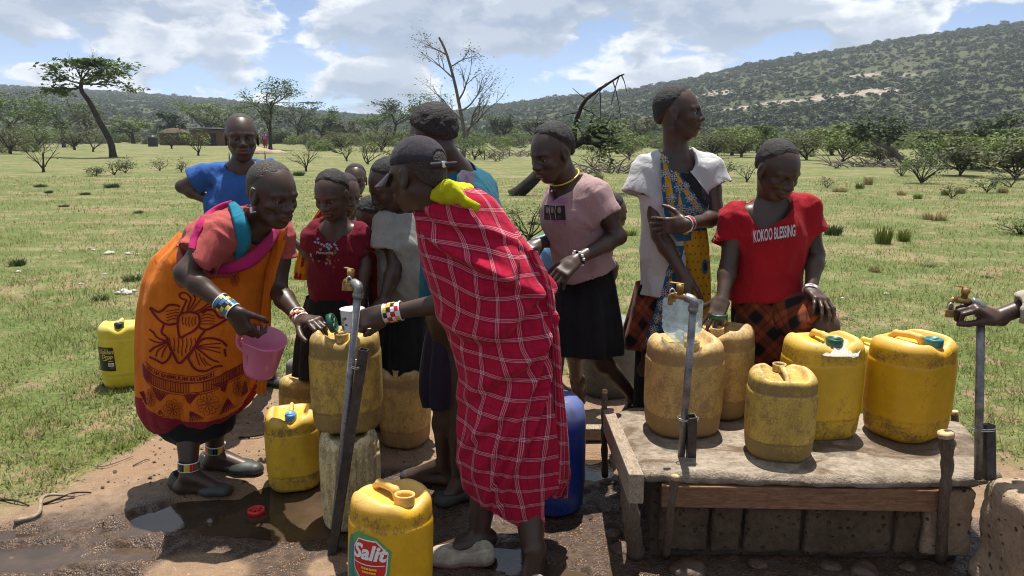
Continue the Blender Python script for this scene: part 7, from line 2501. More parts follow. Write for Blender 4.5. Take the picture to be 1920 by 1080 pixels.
# the leaning acacia on the left
b = foot(212, 294); k = b[1] / FPX
tree('leaning flat-topped acacia on the left with a bent dark trunk', b, [(0, 0, 0), (-2 * k, 0, 30 * k), (-18 * k, 0, 66 * k), (-32 * k, 0, 100 * k), (-45 * k, 0, 122 * k), (-42 * k, 0, 140 * k)], 5.6 * k,
     [(1.0, (-.4, .3, .9), 24 * k), (1.0, (.8, -.2, .65), 36 * k), (.97, (1.2, .1, .22), 50 * k), (.92, (-1.1, -.1, .15), 30 * k), (.85, (-1.0, .3, -.2), 34 * k), (.92, (1.0, .4, .0), 46 * k), (1.0, (.3, -.6, .8), 28 * k), (.95, (1.1, -.4, .12), 48 * k)],
     seed=4, nleaf=9, pad=(.42, .42, .07), leaf_size=.15, levels=2, kids=4, spread=.5, up=.02, flat_top=174 * k)
SPEC = [  # px, py, height px, width px, leaf, seed, label
    (22, 282, 105, 150, 'leaf_acacia', 11, 'wide low acacia at the left edge of the picture'),
    (120, 276, 96, 130, 'leaf_acacia', 12, 'low acacia left of the leaning trunk'),
    (75, 270, 100, 130, 'leaf_dark', 13, 'dense acacia behind the left edge trees'),
    (165, 268, 70, 90, 'leaf_olive', 14, 'pale thorn tree seen under the leaning acacia'),
    (325, 263, 75, 58, 'leaf_dark', 15, 'dark tangled tree beside the mud house'),
    (250, 262, 52, 70, 'leaf_light', 16, 'light green bushy tree left of the water tank'),
    (385, 258, 72, 120, 'leaf_light', 17, 'light green tree behind the mud house roof'),
    (432, 262, 66, 100, 'leaf_acacia', 18, 'green tree right behind the boy in blue'),
    (507, 280, 128, 118, 'leaf_acacia', 19, 'tall acacia with layered crown right of the boy in blue'),
    (556, 266, 76, 110, 'leaf_dark', 20, 'dark tree between the two tall acacias'),
    (607, 263, 72, 80, 'leaf_acacia', 21, 'acacia with airy crown against the cloud gap'),
    (650, 262, 50, 70, 'leaf_olive', 22, 'small olive thorn tree left of the dense clump'),
    (700, 266, 76, 92, 'leaf_acacia', 23, 'dense green tree at the left of the clump behind the cap'),
    (738, 272, 84, 100, 'leaf_dark', 24, 'dark tree in the middle of the clump behind the cap'),
    (792, 268, 90, 120, 'leaf_acacia', 25, 'tall tree at the right of the clump behind the cap'),
    (946, 262, 54, 62, 'leaf_dark', 26, 'small round acacia right of the bare thorn tree'),
    (1000, 262, 40, 80, 'leaf_olive', 27, 'low olive bush tree left of the broken trunk'),
    (1205, 272, 46, 90, 'leaf_olive', 28, 'low thorn tree left of the tall girl'),
    (1372, 292, 50, 90, 'leaf_light', 29, 'light green tree between the two standing girls'),
    (1420, 286, 48, 80, 'leaf_acacia', 30, 'green tree left of the red girl head'),
    (1560, 292, 56, 90, 'leaf_light', 31, 'light green thorn tree right of the red girl head'),
    (1625, 292, 46, 70, 'leaf_acacia', 32, 'green crown left of the leaning dead trunk'),
    (1760, 300, 56, 100, 'leaf_olive', 33, 'olive thorn tree right of the leaning dead trunk'),
    (1852, 302, 86, 100, 'leaf_dark', 34, 'dark dense tree near the right edge'),
    (1910, 312, 70, 110, 'leaf_acacia', 35, 'green tree at the right edge of the picture'),
    (1810, 318, 58, 90, 'leaf_light', 36, 'light green bushy tree before the dark dense one'),
]
for px, py, hp, wp, lf, sd, lab in SPEC:
    b = foot(px, py); b[1] = min(b[1], 120); b = W(px, py, b[1]) if b[1] >= 119 else b
    b[2] = gz(b[0], b[1]) - .05
    k = b[1] / FPX
    H, Wd = hp * k, wp * k
    rg = random.Random(sd)
    n = 6
    tt = .68 if hp > 110 else .5
    tree(lab, b, [(0, 0, 0), (rg.uniform(-.05, .05) * Wd, 0, H * tt * .5), (rg.uniform(-.1, .1) * Wd, 0, H * tt)], max(.05, 3.2 * k),
         radial(n + (hp > 110), sd, .75 if hp < 110 else .6, Wd * .27, .5, 1.0) + [(.4, (rg.uniform(-1, 1), -.4, .2), Wd * .22)], leaf=lf, seed=sd, nleaf=14 if hp < 100 else 13, pad=(Wd * .060, Wd * .060, H * .028), leaf_size=.065 + .0010 * b[1], levels=2, kids=3, spread=.6, up=.10, flat_top=H, group=GRPT)

# bare thorn tree with few leaves
b = foot(868, 295); k = b[1] / FPX
tree('tall bare thorn tree with twiggy branches against the sky', b, [(0, 0, 0), (4 * k, 0, 40 * k), (-4 * k, 0, 90 * k), (-14 * k, 0, 140 * k), (-28 * k, 0, 190 * k), (-40 * k, 0, 215 * k)], 3.4 * k,
     [(.15, (.5, .2, 1.0), 70 * k), (.2, (.8, -.3, .8), 60 * k), (.3, (-.5, .1, .9), 60 * k), (.45, (.7, 0, .8), 46 * k), (.6, (-.9, .2, .7), 46 * k), (.72, (.8, 0, .55), 34 * k), (.8, (-1, 0, .5), 40 * k), (.1, (-.8, .3, .8), 50 * k), (.35, (1.0, .2, .5), 50 * k)],
     leaf='leaf_olive', bark='bark_grey', seed=41, nleaf=3, pad=(.22, .22, .22), leaf_size=.075, levels=2, kids=4, spread=.45, up=.2, name='thorn_tree')
# broken trunk that leans far over, with hanging foliage
b = foot(962, 364); k = b[1] / FPX * 1.03
tree('broken leaning tree trunk with a twisted dead limb and hanging foliage', b, [(0, 0, 0), (38 * k, 0, 34 * k), (80 * k, .2, 78 * k), (120 * k, .3, 98 * k), (150 * k, .3, 118 * k)], 11.0 * k,
     [(.98, (.6, -.2, .5), 22 * k), (.8, (.3, .3, .6), 40 * k), (.75, (.9, -.3, -.1), 46 * k), (.9, (.7, .2, -.3), 40 * k), (.7, (-.3, -.5, .5), 34 * k), (1.0, (.9, .1, -.2), 36 * k), (.85, (.5, -.5, -.4), 34 * k)],
     leaf='leaf_acacia', bark='bark_dark', seed=43, nleaf=9, pad=(.14, .14, .06), leaf_size=.055, levels=2, kids=3, spread=.6, up=-.12, name='broken_tree')
t_ = bpy.data.objects[-1] if False else None
P_ = smooth_path([b + np.array((110 * k, .25, 98 * k)), b + np.array((112 * k, .2, 130 * k)), b + np.array((122 * k, .2, 165 * k)), b + np.array((150 * k, .2, 188 * k)), b + np.array((178 * k, .2, 208 * k)), b + np.array((198 * k, .2, 216 * k))], 20)
V_, F_ = tube(P_ + .06 * np.stack([fbm(P_ * 3, 2), fbm(P_ * 3 + 5, 2), fbm(P_ * 3 + 9, 2)], -1), np.linspace(5.0, 1.2, 20) * k, 8)
_bt = [o for o in bpy.data.objects if o.name.startswith('broken_tree')][0]
mesh_obj('dead_limb', V_, F_, 'bark_dark', _bt)
for q, (dx, dz) in enumerate(((8, -28), (-14, -50), (16, -70), (-30, -36), (2, -60), (26, 22), (-26, 18), (34, -20), (-40, -10), (24, -48))):
    s = P_[18 - int(q * 1.6)]
    V_, F_ = tube(smooth_path([s, s + np.array((dx * .5 * k, -.1, dz * .4 * k)), s + np.array((dx * k, -.15, dz * k))], 10), np.linspace(1.2, .5, 10) * k, 5)
    mesh_obj('dead_twig', V_, F_, 'bark_dark', _bt)
# leaning dead grey trunk on the right with a brushy crown
b = foot(1702, 312); k = b[1] / FPX
tree('leaning grey trunk with a dark brushy crown on the right', b, [(0, 0, 0), (-16 * k, 0, 16 * k), (-38 * k, 0, 34 * k), (-62 * k, 0, 42 * k)], 5.2 * k,
     [(1, (-.5, .1, .8), 24 * k), (.9, (.1, .2, 1), 30 * k), (.8, (.3, -.2, 1), 28 * k), (1, (-1, 0, .5), 24 * k), (.7, (.5, .2, .9), 20 * k)], leaf='leaf_dark', bark='bark_grey', seed=47, nleaf=5, pad=(.3, .3, .2), leaf_size=.12, levels=2, kids=4, spread=.6, up=.2, name='leaning_tree')

# shrubs and saplings of the near field
def shrub(label, px, py, hp, wp, leaf='leaf_dark', seed=1, bark='bark', nleaf=14, leaf_size=None, name='shrub', group=None, dense=5, cat='shrub'):
    b = foot(px, py); k = b[1] / FPX
    H, Wd = hp * k, wp * k
    return tree(label, b, [(0, 0, 0), (0, 0, H * .12), (.02, 0, H * .22)], max(.006, .045 * H),
                radial(dense, seed, 1.1, H * .55, .2, 1.0), leaf=leaf, bark=bark, seed=seed, nleaf=nleaf, pad=(Wd * .07, Wd * .07, H * .07), leaf_size=leaf_size or max(.02, 1.8 * k), levels=1, kids=3, spread=.55 * Wd / max(H, 1e-3), up=.2, name=name, group=group, cat=cat)
shrub('leafy green shrub in the grass left of the girl in pink', 992, 452, 84, 92, 'leaf_olive', 51, nleaf=18, dense=8)
shrub('bushy dark green shrub in the right field below the grey trunk', 1728, 342, 58, 66, 'leaf_dark', 52, nleaf=22, dense=9)
shrub('leafy shrub cut by the right edge of the picture', 1912, 440, 50, 80, 'leaf_light', 53, nleaf=16, dense=8)
# leaning forked stem with bare twigs, and fallen wood
def log(label, pts, rad, mat='bark_grey', name='fallen_branch', cat='branch'):
    P = smooth_path(pts, 18)
    V, F = tube(P, np.linspace(1, .45, 18) * rad, 7)
    V = V + rad * .25 * np.stack([fbm(V * 3 / rad * .1, 2)] * 3, -1)
    return tag(mesh_obj(name, V, F, mat), label, cat)
log('fallen branch in the field behind the child with fingers at the mouth', [foot(590, 268) + (0, 0, 2.0), foot(600, 276) + (0, 0, .9), foot(632, 287) + (0, 0, .1)], .22, 'bark_dark')
def brush(label, x0, x1, y, n, seed, name='brush_pile'):
    rng = np.random.default_rng(seed)
    parts = []
    for i in range(n):
        px = rng.uniform(x0, x1)
        b = foot(px, y + rng.uniform(-4, 4))
        a = rng.uniform(0, 2 * np.pi)
        L = rng.uniform(.5, 1.5)
        d = np.array((math.cos(a), math.sin(a), rng.uniform(0, .6)))
        parts.append(tube(smooth_path([b + (0, 0, .05), b + d * L * .5 + (0, 0, .15), b + d * L + rng.normal(0, .15, 3) * (1, 1, .4) + (0, 0, .1)], 7), np.linspace(.028, .008, 7), 4, cap=False))
    V, F = merge_meshes(parts)
    o = mesh_obj(name, V, F, 'bark_grey')
    tag(o, label, 'brushwood', kind='stuff')
brush('long pile of cut thorn brush along the right field edge', 1560, 1720, 312, 70, 5)
brush('cut thorn brush under the trees at the far left', 10, 150, 275, 70, 6)
brush('dry brushwood below the broken trunk', 1090, 1180, 322, 60, 7)
brush('line of dry brush behind the field, right of the bare thorn tree', 880, 1010, 292, 90, 8)
POSTS = 'thin fence stakes in the far field'
PST = (908, 918, 926, 936, 943, 955, 430, 455, 497, 1345)
for i, (px, lb) in enumerate(zip(PST, nth_labels(PST, ['thin grey fence stake'] * 10, ''))):
    b = foot(px, 298 - (i % 3) * 2 + (8 if px < 600 else 0)); 
    V_, F_ = tube([b, b + (.02, 0, .35), b + (.03, 0, .6)], [.035, .032, .028], 6)
    tag(mesh_obj('fence_stake', V_, F_, 'bark_grey'), lb, 'stake', POSTS)

SAP = 'bare saplings and thorn bushes in the field'
SAPS = [(82, 323, 60, 60, 'leaf_olive'), (574, 322, 52, 44, 'leaf_olive'), (372, 292, 44, 34, 'leaf_light'), (175, 286, 40, 40, 'leaf_olive'), (322, 280, 36, 34, 'leaf_dark'), (650, 300, 40, 40, 'leaf_olive'), (690, 306, 44, 40, 'leaf_olive'), (742, 300, 40, 40, 'leaf_olive'), (215, 330, 34, 28, 'leaf_olive'), (235, 326, 26, 44, 'leaf_dark'), (180, 332, 22, 60, 'leaf_dark'), (300, 322, 28, 44, 'leaf_olive'), (340, 324, 26, 60, 'leaf_olive'),
                                         (1785, 372, 40, 40, 'leaf_olive'), (1850, 360, 40, 46, 'leaf_dark'), (1895, 350, 40, 40, 'leaf_olive'), (1690, 330, 34, 40, 'leaf_light'), (1360, 332, 40, 60, 'leaf_dark'), (1400, 340, 40, 50, 'leaf_olive'), (1550, 350, 28, 40, 'leaf_olive'), (1330, 345, 42, 40, 'leaf_acacia'), (1240, 320, 40, 50, 'leaf_olive'), (1110, 318, 44, 60, 'leaf_olive'), (1180, 300, 40, 50, 'leaf_olive'), (930, 300, 26, 50, 'leaf_olive'), (850, 300, 40, 40, 'leaf_acacia'), (890, 298, 40, 40, 'leaf_acacia')]
for i, lb in enumerate(nth_labels([q[0] for q in SAPS], ['twiggy olive thorn bush' if q[4] == 'leaf_olive' else ('dark leafy bush' if q[4] == 'leaf_dark' else 'light green sapling') for q in SAPS], '')):
    px, py, hp, wp, lf = SAPS[i]
    shrub(lb, px, py, hp, wp, lf, 60 + i, nleaf=6 if lf == 'leaf_olive' else 14, group=SAP, name='thorn_bush', dense=6)
BSH = [(1335, 300, 56, 110, 'leaf_olive'), (1390, 296, 54, 100, 'leaf_light'), (1512, 300, 54, 100, 'leaf_olive'), (1580, 304, 60, 110, 'leaf_light'), (1650, 306, 44, 90, 'leaf_olive'), (1745, 312, 60, 110, 'leaf_light'), (1800, 330, 62, 120, 'leaf_olive'), (1860, 322, 70, 120, 'leaf_light'), (1905, 336, 70, 110, 'leaf_olive'),
       (1180, 292, 46, 90, 'leaf_light'), (1060, 290, 44, 80, 'leaf_olive'), (20, 290, 60, 110, 'leaf_olive'), (70, 284, 54, 100, 'leaf_light'), (140, 282, 48, 90, 'leaf_olive'), (640, 282, 44, 80, 'leaf_olive'), (715, 286, 46, 90, 'leaf_olive')]
for i, lb in enumerate(nth_labels([q[0] for q in BSH], ['tall light green bush' if q[4] == 'leaf_light' else 'tall olive bush' for q in BSH], '')):
    px, py, hp, wp, lf = BSH[i]
    shrub(lb, px, py, hp, wp, lf, 160 + i, nleaf=26, leaf_size=.075, group='tall bushes at the edge of the field', name='tall_bush', dense=10, cat='bush')
# grass tussocks
def tussock_mesh(seed, n=150):
    rng = np.random.default_rng(seed)
    a = rng.uniform(0, 2 * np.pi, n); r = np.sqrt(rng.random(n)) * .4
    lean = rng.uniform(.1, .7, n); h = rng.uniform(.5, 1.0, n)
    base = np.stack([r * np.cos(a), r * np.sin(a), np.zeros(n)], 1)
    out = np.stack([np.cos(a + rng.normal(0, .5, n)), np.sin(a), np.zeros(n)], 1)
    tip = base + out * (lean * .6)[:, None] + np.array((0, 0, 1)) * h[:, None]
    mid = base * .5 + tip * .5 + np.array((0, 0, .08))
    sd = np.stack([-np.sin(a), np.cos(a), np.zeros(n)], 1) * .028
    V = np.stack([base - sd, base + sd, mid + sd * .8, mid - sd * .8, tip], 1).reshape(-1, 3)
    i = np.arange(n)[:, None] * 5
    F = [list(map(int, q)) for q in np.concatenate([i + np.array((0, 1, 2, 3))])] + [list(map(int, q)) for q in np.concatenate([i + np.array((3, 2, 4))])]
    o = mesh_obj('tussock', V, F, 'grass_blade', smooth=False)
    me = o.data
    bpy.data.objects.remove(o)
    return me
TUS = [tussock_mesh(s) for s in (1, 2, 3)]
def tussock(label, px, py, hp, wp, mat='grass_blade', i=0, group=None, name='grass_tussock'):
    b = foot(px, py); k = b[1] / FPX
    o = bpy.data.objects.new(name, TUS[i % 3]); COL.objects.link(o)
    o.location = (b[0], b[1], b[2] + .03); o.scale = (wp * k, wp * k, hp * k); o.rotation_euler = (0, 0, i * 1.7)
    o.material_slots[0].link = 'OBJECT'; o.material_slots[0].material = MATS[mat]
    return tag(o, label, 'grass', group)
tussock('tall green grass tussock in the right field', 1656, 456, 40, 34, i=0)
tussock('green tussock right beside the tall one in the right field', 1694, 452, 28, 26, i=1)
tussock('spiky green tussock behind the shoulder of the girl in pink', 1121, 336, 16, 24, i=2)
tussock('small green bush tuft in the left field near the edge', 34, 498, 18, 32, 'leaf_dark', 1)
TUF = 'low tufts in the grazed field'
TUFS = [(1562, 440, 24, 36, 'leaf_dark'), (1640, 510, 16, 22, 'grass_dry'), (1628, 345, 18, 20, 'grass_dry'), (1612, 352, 14, 18, 'grass_blade'), (1575, 358, 12, 30, 'grass_dry'), (1720, 372, 12, 18, 'grass_blade'), (1752, 412, 18, 46, 'grass_dry'), (1800, 362, 16, 20, 'grass_dry'), (1880, 360, 14, 20, 'grass_dry'), (1690, 365, 12, 18, 'grass_dry'), (1772, 365, 14, 16, 'grass_blade'),
                                          (250, 526, 16, 36, 'leaf_dark'), (188, 562, 14, 34, 'leaf_dark'), (76, 352, 8, 24, 'leaf_dark'), (160, 365, 8, 20, 'leaf_dark'), (92, 362, 8, 16, 'leaf_dark'), (210, 352, 10, 30, 'leaf_dark'), (260, 400, 8, 18, 'leaf_dark'), (120, 388, 7, 20, 'leaf_dark'), (560, 330, 10, 26, 'leaf_dark'), (1180, 440, 14, 30, 'grass_blade'), (1000, 420, 10, 24, 'leaf_dark'), (960, 400, 8, 22, 'grass_blade'), (1740, 500, 8, 26, 'leaf_dark'), (1850, 520, 8, 22, 'leaf_dark'), (1590, 600, 10, 26, 'grass_blade')]
for i, lb in enumerate(nth_labels([q[0] for q in TUFS], [{'leaf_dark': 'low dark herb tuft', 'grass_dry': 'low straw-coloured tuft', 'grass_blade': 'low green grass tuft'}[q[4]] for q in TUFS], '')):
    px, py, hp, wp, mt = TUFS[i]
    tussock(lb, px, py, hp, wp, mt, i, TUF)

# turf: single blades, thinning with distance
def build_turf():
    rng = np.random.default_rng(9)
    N = 460000
    y = 2.3 * np.exp(rng.random(N) * math.log(26 / 2.3))
    s = rng.uniform(-1.25, 1.25, N)
    x = s * y
    bare = bare_mask(x.astype(np.float32), y.astype(np.float32))
    patch = fbm2(x.astype(np.float32), y.astype(np.float32), 1.3, 4, 21.0)
    fine = fbm2(x.astype(np.float32), y.astype(np.float32), 7.0, 3, 33.0)
    keep = (rng.random(N) < np.clip(.55 + .8 * patch + .9 * fine, .04, 1) * np.clip((1.25 - np.abs(s)) / .4, 0, 1)) & (rng.random(N) > bare * 1.15)
    x, y, patch, fine = x[keep], y[keep], patch[keep], fine[keep]
    n = len(x)
    z = ground_h(x, y)
    a = rng.uniform(0, 2 * np.pi, n)
    L = (.012 + .030 * rng.random(n) ** 1.5) * (1 + .5 * np.clip(fine * 2, 0, 1)) * (1 + y * .03)
    w = (.0012 + .0016 * rng.random(n)) * (1 + y * .09)
    lean = rng.uniform(.3, 1.5, n) * L
    B = np.stack([x, y, z - .002], 1)
    sd = np.stack([-np.sin(a), np.cos(a), np.zeros(n)], 1) * w[:, None]
    T = B + np.stack([np.cos(a) * lean, np.sin(a) * lean, L], 1)
    V = np.stack([B - sd, B + sd, T], 1).reshape(-1, 3)
    dry = (rng.random(n) < np.clip(.40 - .5 * patch, .12, .85))
    F = np.arange(3 * n).reshape(n, 3)
    for nm, sel, mt, lb in (('turf', ~dry, 'grass_blade', 'short green grazed grass of the field'), ('dry_turf', dry, 'grass_dry', 'dry straw blades among the grazed grass')):
        f = F[sel]
        vi = f.ravel()
        o = mesh_obj(nm, V[vi], np.arange(len(vi)).reshape(-1, 3), mt, smooth=False)
        tag(o, lb, kind='stuff')
build_turf()

# bushland beyond the field and the cover of the hills
def shrub_pattern(name, seed, n, leaf, size, loc):
    rng = np.random.default_rng(seed)
    u = rng.normal(0, 1, (n, 3)); u /= np.linalg.norm(u, axis=1)[:, None]
    r = (.55 + .45 * rng.random(n)) * (1 + .35 * fbm(u * 2.2 + seed, 2))
    C = u * r[:, None] * np.array((1, 1, .62)) + np.array((0, 0, .55))
    C = C[C[:, 2] > .0]
    V, F = leaf_quads(C, size, rng, normal_up=.35)
    o = mesh_obj(name, V, F, leaf, smooth=False)
    o.location = loc
    tag(o, kind='stuff')
    return o
def scatter(name, label, pos, size, pat):
    o = mesh_obj(name, pos, [], None, attrs={'size': size})
    gn_scatter(o, pat)
    tag(o, label, kind='stuff')
def build_bush():
    rng = np.random.default_rng(3)
    N = 70000
    s = rng.uniform(-1.4, 1.4, N * 2)
    q = rng.uniform(0.0, 1.02, N * 2) ** 0.75
    y = HILL_Y0 + q * (ridge_dist(s) - HILL_Y0)
    x = s * y
    keep = rng.random(len(s)) < np.clip(0.62 + 0.75 * fbm2(x, y, 0.02, 4, 8.0) - 0.6 * hill_rock(s, y), 0.03, 1)
    s, y, x = s[keep][:N], y[keep][:N], x[keep][:N]
    z = hill_h(s, y) - 0.12
    size = (rng.gamma(1.8, 0.30, len(s)) + 0.30) * np.interp(y, [150, 350, 800], [.75, 1.0, 1.35])
    for k in range(3):
        pat = shrub_pattern('hill_shrub_pattern', 5 + k, 90, ('leaf_far', 'leaf_dark', 'leaf_far')[k], .30, (20 * k, 900, -60))
        sel = np.arange(len(s)) % 3 == k
        scatter('hillside_bush', ('dark bush cover on the far hillsides', 'green bush cover on the far hillsides', 'sparse bush cover on the far hillsides')[k], np.stack([x, y, z], -1)[sel], size[sel], pat)
    n = 4200
    y = 30 + 145 * rng.random(n) ** .8; s = rng.uniform(-1.2, 1.2, n); x = s * y
    ok = rng.random(n) < np.where(s > .14, np.clip((y - 26) / 46, .10, 1), np.clip((y - 52) / 60, .0, 1)) * np.clip(.55 + fbm2(x, y, .03, 3, 2.0), .1, 1)
    ok &= ~((s > -.62) & (s < -.30) & (y < 112))
    x, y = x[ok], y[ok]
    z = ground_h(x, y) - .1
    size = np.minimum(rng.gamma(3.0, .33, len(x)) + .35, .34 + .016 * (y - 30))
    for k in range(3):
        pat = shrub_pattern('bushland_shrub_pattern', 15 + k, 900, ('leaf_olive', 'leaf_acacia', 'leaf_light')[k], .085, (20 * k, 940, -60))
        sel = np.arange(len(x)) % 3 == k
        scatter('bushland', ('olive thorn thicket at the edge of the field', 'green thicket at the edge of the field', 'light green thicket at the edge of the field')[k], np.stack([x, y, z], -1)[sel], size[sel], pat)
build_bush()

# ------------------------------------------------------------------ homestead under the trees
simple_mat('mud_wall', (0.115, 0.062, 0.038), 0.95, 0.1, 0.3, 2.0, bump=0.5)
simple_mat('tin_roof', (0.42, 0.43, 0.44), 0.45, 0.4, 0.2, 3.0, metal=0.4)
simple_mat('thatch', (0.085, 0.060, 0.040), 0.95, 0.1, 0.4, 6.0, bump=0.8)
simple_mat('tank_black', (0.012, 0.014, 0.018), 0.5, 0.4)
simple_mat('doorway', (0.02, 0.014, 0.01), 0.9, 0.1)
def homestead():
    Y = 100.0; k = Y / FPX
    a, b = W(357, 266, Y), W(419, 268, Y)
    z0 = gz(a[0], Y) - .1
    t = thing('mud_house', 'low brown mud house with a tin roof behind the boy in blue', 'house', (a + b) / 2)
    H = 30 * k
    V, F = bm_box(((a + b)[0] / 2, Y + 2, z0 + H / 2), (b[0] - a[0], 4, H), .05); mesh_obj('wall', V, F, 'mud_wall', t, smooth=False)
    M = np.array(((1, 0, .035), (0, 1, .05), (-.035, -.05, 1)))
    V, F = bm_box(((a + b)[0] / 2, Y + 2, z0 + H + .14), (b[0] - a[0] + .5, 4.7, .10), .0, M); mesh_obj('roof', V, F, 'tin_roof', t, smooth=False)
    V, F = bm_box(((a + b)[0] / 2 + .9, Y - .02, z0 + .85), (.7, .08, 1.7)); mesh_obj('door', V, F, 'doorway', t, smooth=False)
    c = W(328, 262, Y + 3)
    t = thing('thatched_hut', 'rounded thatched hut left of the mud house', 'hut', c)
    V, F = lathe([(1.9, 0), (1.9, 1.9)], 24, (c[0], c[1], z0)); mesh_obj('wall', V, F, 'mud_wall', t)
    V, F = lathe([(2.1, 1.75), (1.7, 2.05), (1.0, 2.3), (.02, 2.45)], 24, (c[0], c[1], z0)); mesh_obj('roof', V, F, 'thatch', t)
    c = W(286, 262, Y - 6)
    t = thing('water_tank', 'black plastic water tank beside the thatched hut', 'water tank', c)
    V, F = lathe([(.001, 0), (.55, 0), (.58, .1), (.56, .35), (.58, .4), (.56, .7), (.58, .75), (.56, 1.05), (.54, 1.2), (.25, 1.4), (.2, 1.42), (.2, 1.5), (.001, 1.5)], 24, (c[0], c[1], gz(c[0], c[1]) - .05)); mesh_obj('shell', V, F, 'tank_black', t)
    V, F = lathe([(.22, 1.46), (.22, 1.54), (.001, 1.56)], 16, (c[0], c[1], gz(c[0], c[1]) - .05)); mesh_obj('hatch', V, F, 'tank_black', t)
    c = W(455, 281, 60); rng = np.random.default_rng(1)
    f = Field(.12); f.ell((c[0], 62, gz(c[0], 62)), (1.7, 1.2, .55), k=.2); f.ell((c[0] + 1.6, 62.4, gz(c[0], 62)), (1.1, .9, .3), k=.3); f.plane((0, 0, gz(c[0], 62) - .1), (0, 0, -1))
    V, F = f.mesh(disp=lambda P: .25 * fbm(P * 1.7, 4)); tag(mesh_obj('earth_mound', V, F, 'rock_tan'), 'pale heap of dug earth under the tall acacia', 'earth mound')
homestead()
def far_person(label, px, py, Y, top, low):
    b = W(px, py, Y); z0 = gz(b[0], Y); b[2] = z0
    p = Person(label, b, h=.03)
    c = b + (0, 0, 1.5)
    f = p.f
    f.ell(b + (0, 0, 1.52), (.10, .11, .13)); f.cap(b + (0, 0, 1.36), b + (0, 0, 1.48), .06)
    for s in (-1, 1):
        f.cap(b + (s * .2, 0, 1.28), b + (s * .26, -.05, 1.0), .05, .045, k=.05); f.cap(b + (s * .26, -.05, 1.0), b + (s * .2, -.15, .78), .045, .035, k=.03); f.ell(b + (s * .19, -.17, .72), (.04, .04, .06), k=.03)
        f.cap(b + (s * .09, 0, .8), b + (s * .1, 0, .06), .09, .05, k=.03); f.cap(b + (s * .1, 0, .05), b + (s * .1, -.16, .04), .045, .04, k=.03)
    f.cap(b + (0, 0, .8), b + (0, 0, 1.3), .13, .12, k=.08)
    f.cap(b + (-.18, 0, 1.3), b + (.18, 0, 1.3), .06, k=.05)
    V, F = f.mesh(); mesh_obj('body', V, F, 'skin', p.t)
    g = Field(.03); g.cap(b + (0, 0, .85), b + (0, 0, 1.3), .19, .17, k=.05, flat=((0, 1, 0), .75)); g.cap(b + (-.2, 0, 1.3), b + (.2, 0, 1.3), .075, k=.06); g.plane(b + (0, 0, .85), (0, 0, -1))
    V, F = g.mesh(); mesh_obj('shirt', V, F, top, p.t)
    V, F = lathe([(.18, .9), (.22, .6), (.27, .25)], 20, b); mesh_obj('skirt', V, F, low, p.t)
far_person('far figure in a pale green top under the trees', 474, 266, 84, 'shirt_teal', 'black_cloth')
far_person('far figure in pink under the trees', 497, 266, 82, 'print_magenta', 'kanga_border')

# ------------------------------------------------------------------ small things on the ground
PEB = 'white stones lying in the left field'
rng_ = random.Random(12)
STN = [(232, 548, 8), (240, 552, 10), (222, 552, 7), (250, 547, 6), (240, 477, 6), (208, 476, 8), (200, 477, 6), (258, 477, 4), (35, 511, 5), (196, 514, 4), (151, 534, 5), (168, 466, 4), (113, 473, 4), (1662, 553, 5), (175, 470, 4), (1580, 560, 4)]
for i, lb in enumerate(nth_labels([q[0] + .01 * j for j, q in enumerate(STN)], ['small white stone' if q[2] < 7 else 'larger white stone' for q in STN], '')):
    px, py, r = STN[i]
    b = G(px, py); k = (b[1]) / FPX; b[2] = gz(b[0], b[1])
    f = Field(max(.006, r * k * .18)); f.ell(b + (0, 0, r * k * .25), np.array((1.0, .8, .5)) * r * k)
    V, F = f.mesh(disp=lambda P: .3 * r * k * fbm(P / (r * k) * .9 + i, 2)); tag(mesh_obj('white_stone', V, F, 'pebble_white'), lb, 'stone', PEB)
def stick(label, pts, r, mat='bark_grey', name='fallen_twig'):
    P = smooth_path([G(px, py) + (0, 0, r + dz + .004) for px, py, dz in pts], 16)
    for q in P: q[2] = max(q[2], gz(q[0], q[1]) + r * .6)
    V, F = tube(P, np.linspace(1, .5, 16) * r, 7)
    tag(mesh_obj(name, V, F, mat), label, 'twig')
stick('curved pale root lying in the mud at the left', [(28, 984, .0), (72, 976, .01), (80, 950, .02), (100, 940, .015), (140, 936, 0)], .010, 'wood_weathered')
stick('thin twig beside the curved root', [(82, 950, .0), (108, 944, .01), (140, 933, .012), (172, 927, 0)], .005, 'bark_dark')
stick('dark twig at the left edge of the mud', [(0, 940, .0), (30, 947, .01), (55, 952, 0)], .005, 'bark_dark')
stick('small curled twig on the bare earth', [(118, 872, 0), (122, 883, .006), (140, 884, 0)], .004, 'bark_grey')
stick('short black stick lying on the earth behind the woman in orange', [(448, 824, 0), (480, 822, .004), (506, 815, 0)], .006, 'bark_dark')
stick('thin straw stalk on the earth left of the woman in orange', [(178, 878, 0), (205, 876, .004), (250, 858, 0)], .003, 'bark_grey')
stick('short dry stalk on the earth near the feet of the woman in orange', [(250, 876, 0), (268, 868, .003), (282, 863, 0)], .0035, 'bark_grey')
CLOD = 'lumps of wet mud'
CLD = [(18, 1038, 14), (255, 1000, 13), (1150, 1000, 16), (1170, 1030, 22), (1130, 880, 10), (1140, 900, 14), (1290, 1070, 30), (1560, 1062, 20), (1620, 1070, 26), (1700, 1064, 18), (1420, 1060, 18), (740, 1000, 8)]
CL = ['lump of wet mud in the puddle at the far left edge', 'lump of wet mud on the ridge between the left puddles', 'lump of mud left of the slab post', 'larger lump of mud at the foot of the slab post', 'small lump of mud left of the thin stake', 'lump of mud right at the thin stake foot', 'biggest mud lump at the bottom edge before the slab', 'mud lump before the slab, left of the two by the offcut', 'broad mud lump before the slab near the offcut', 'mud lump between the thick stake and the offcut', 'mud lump before the slab under the small jerrycan', 'small lump of mud behind the oil can']
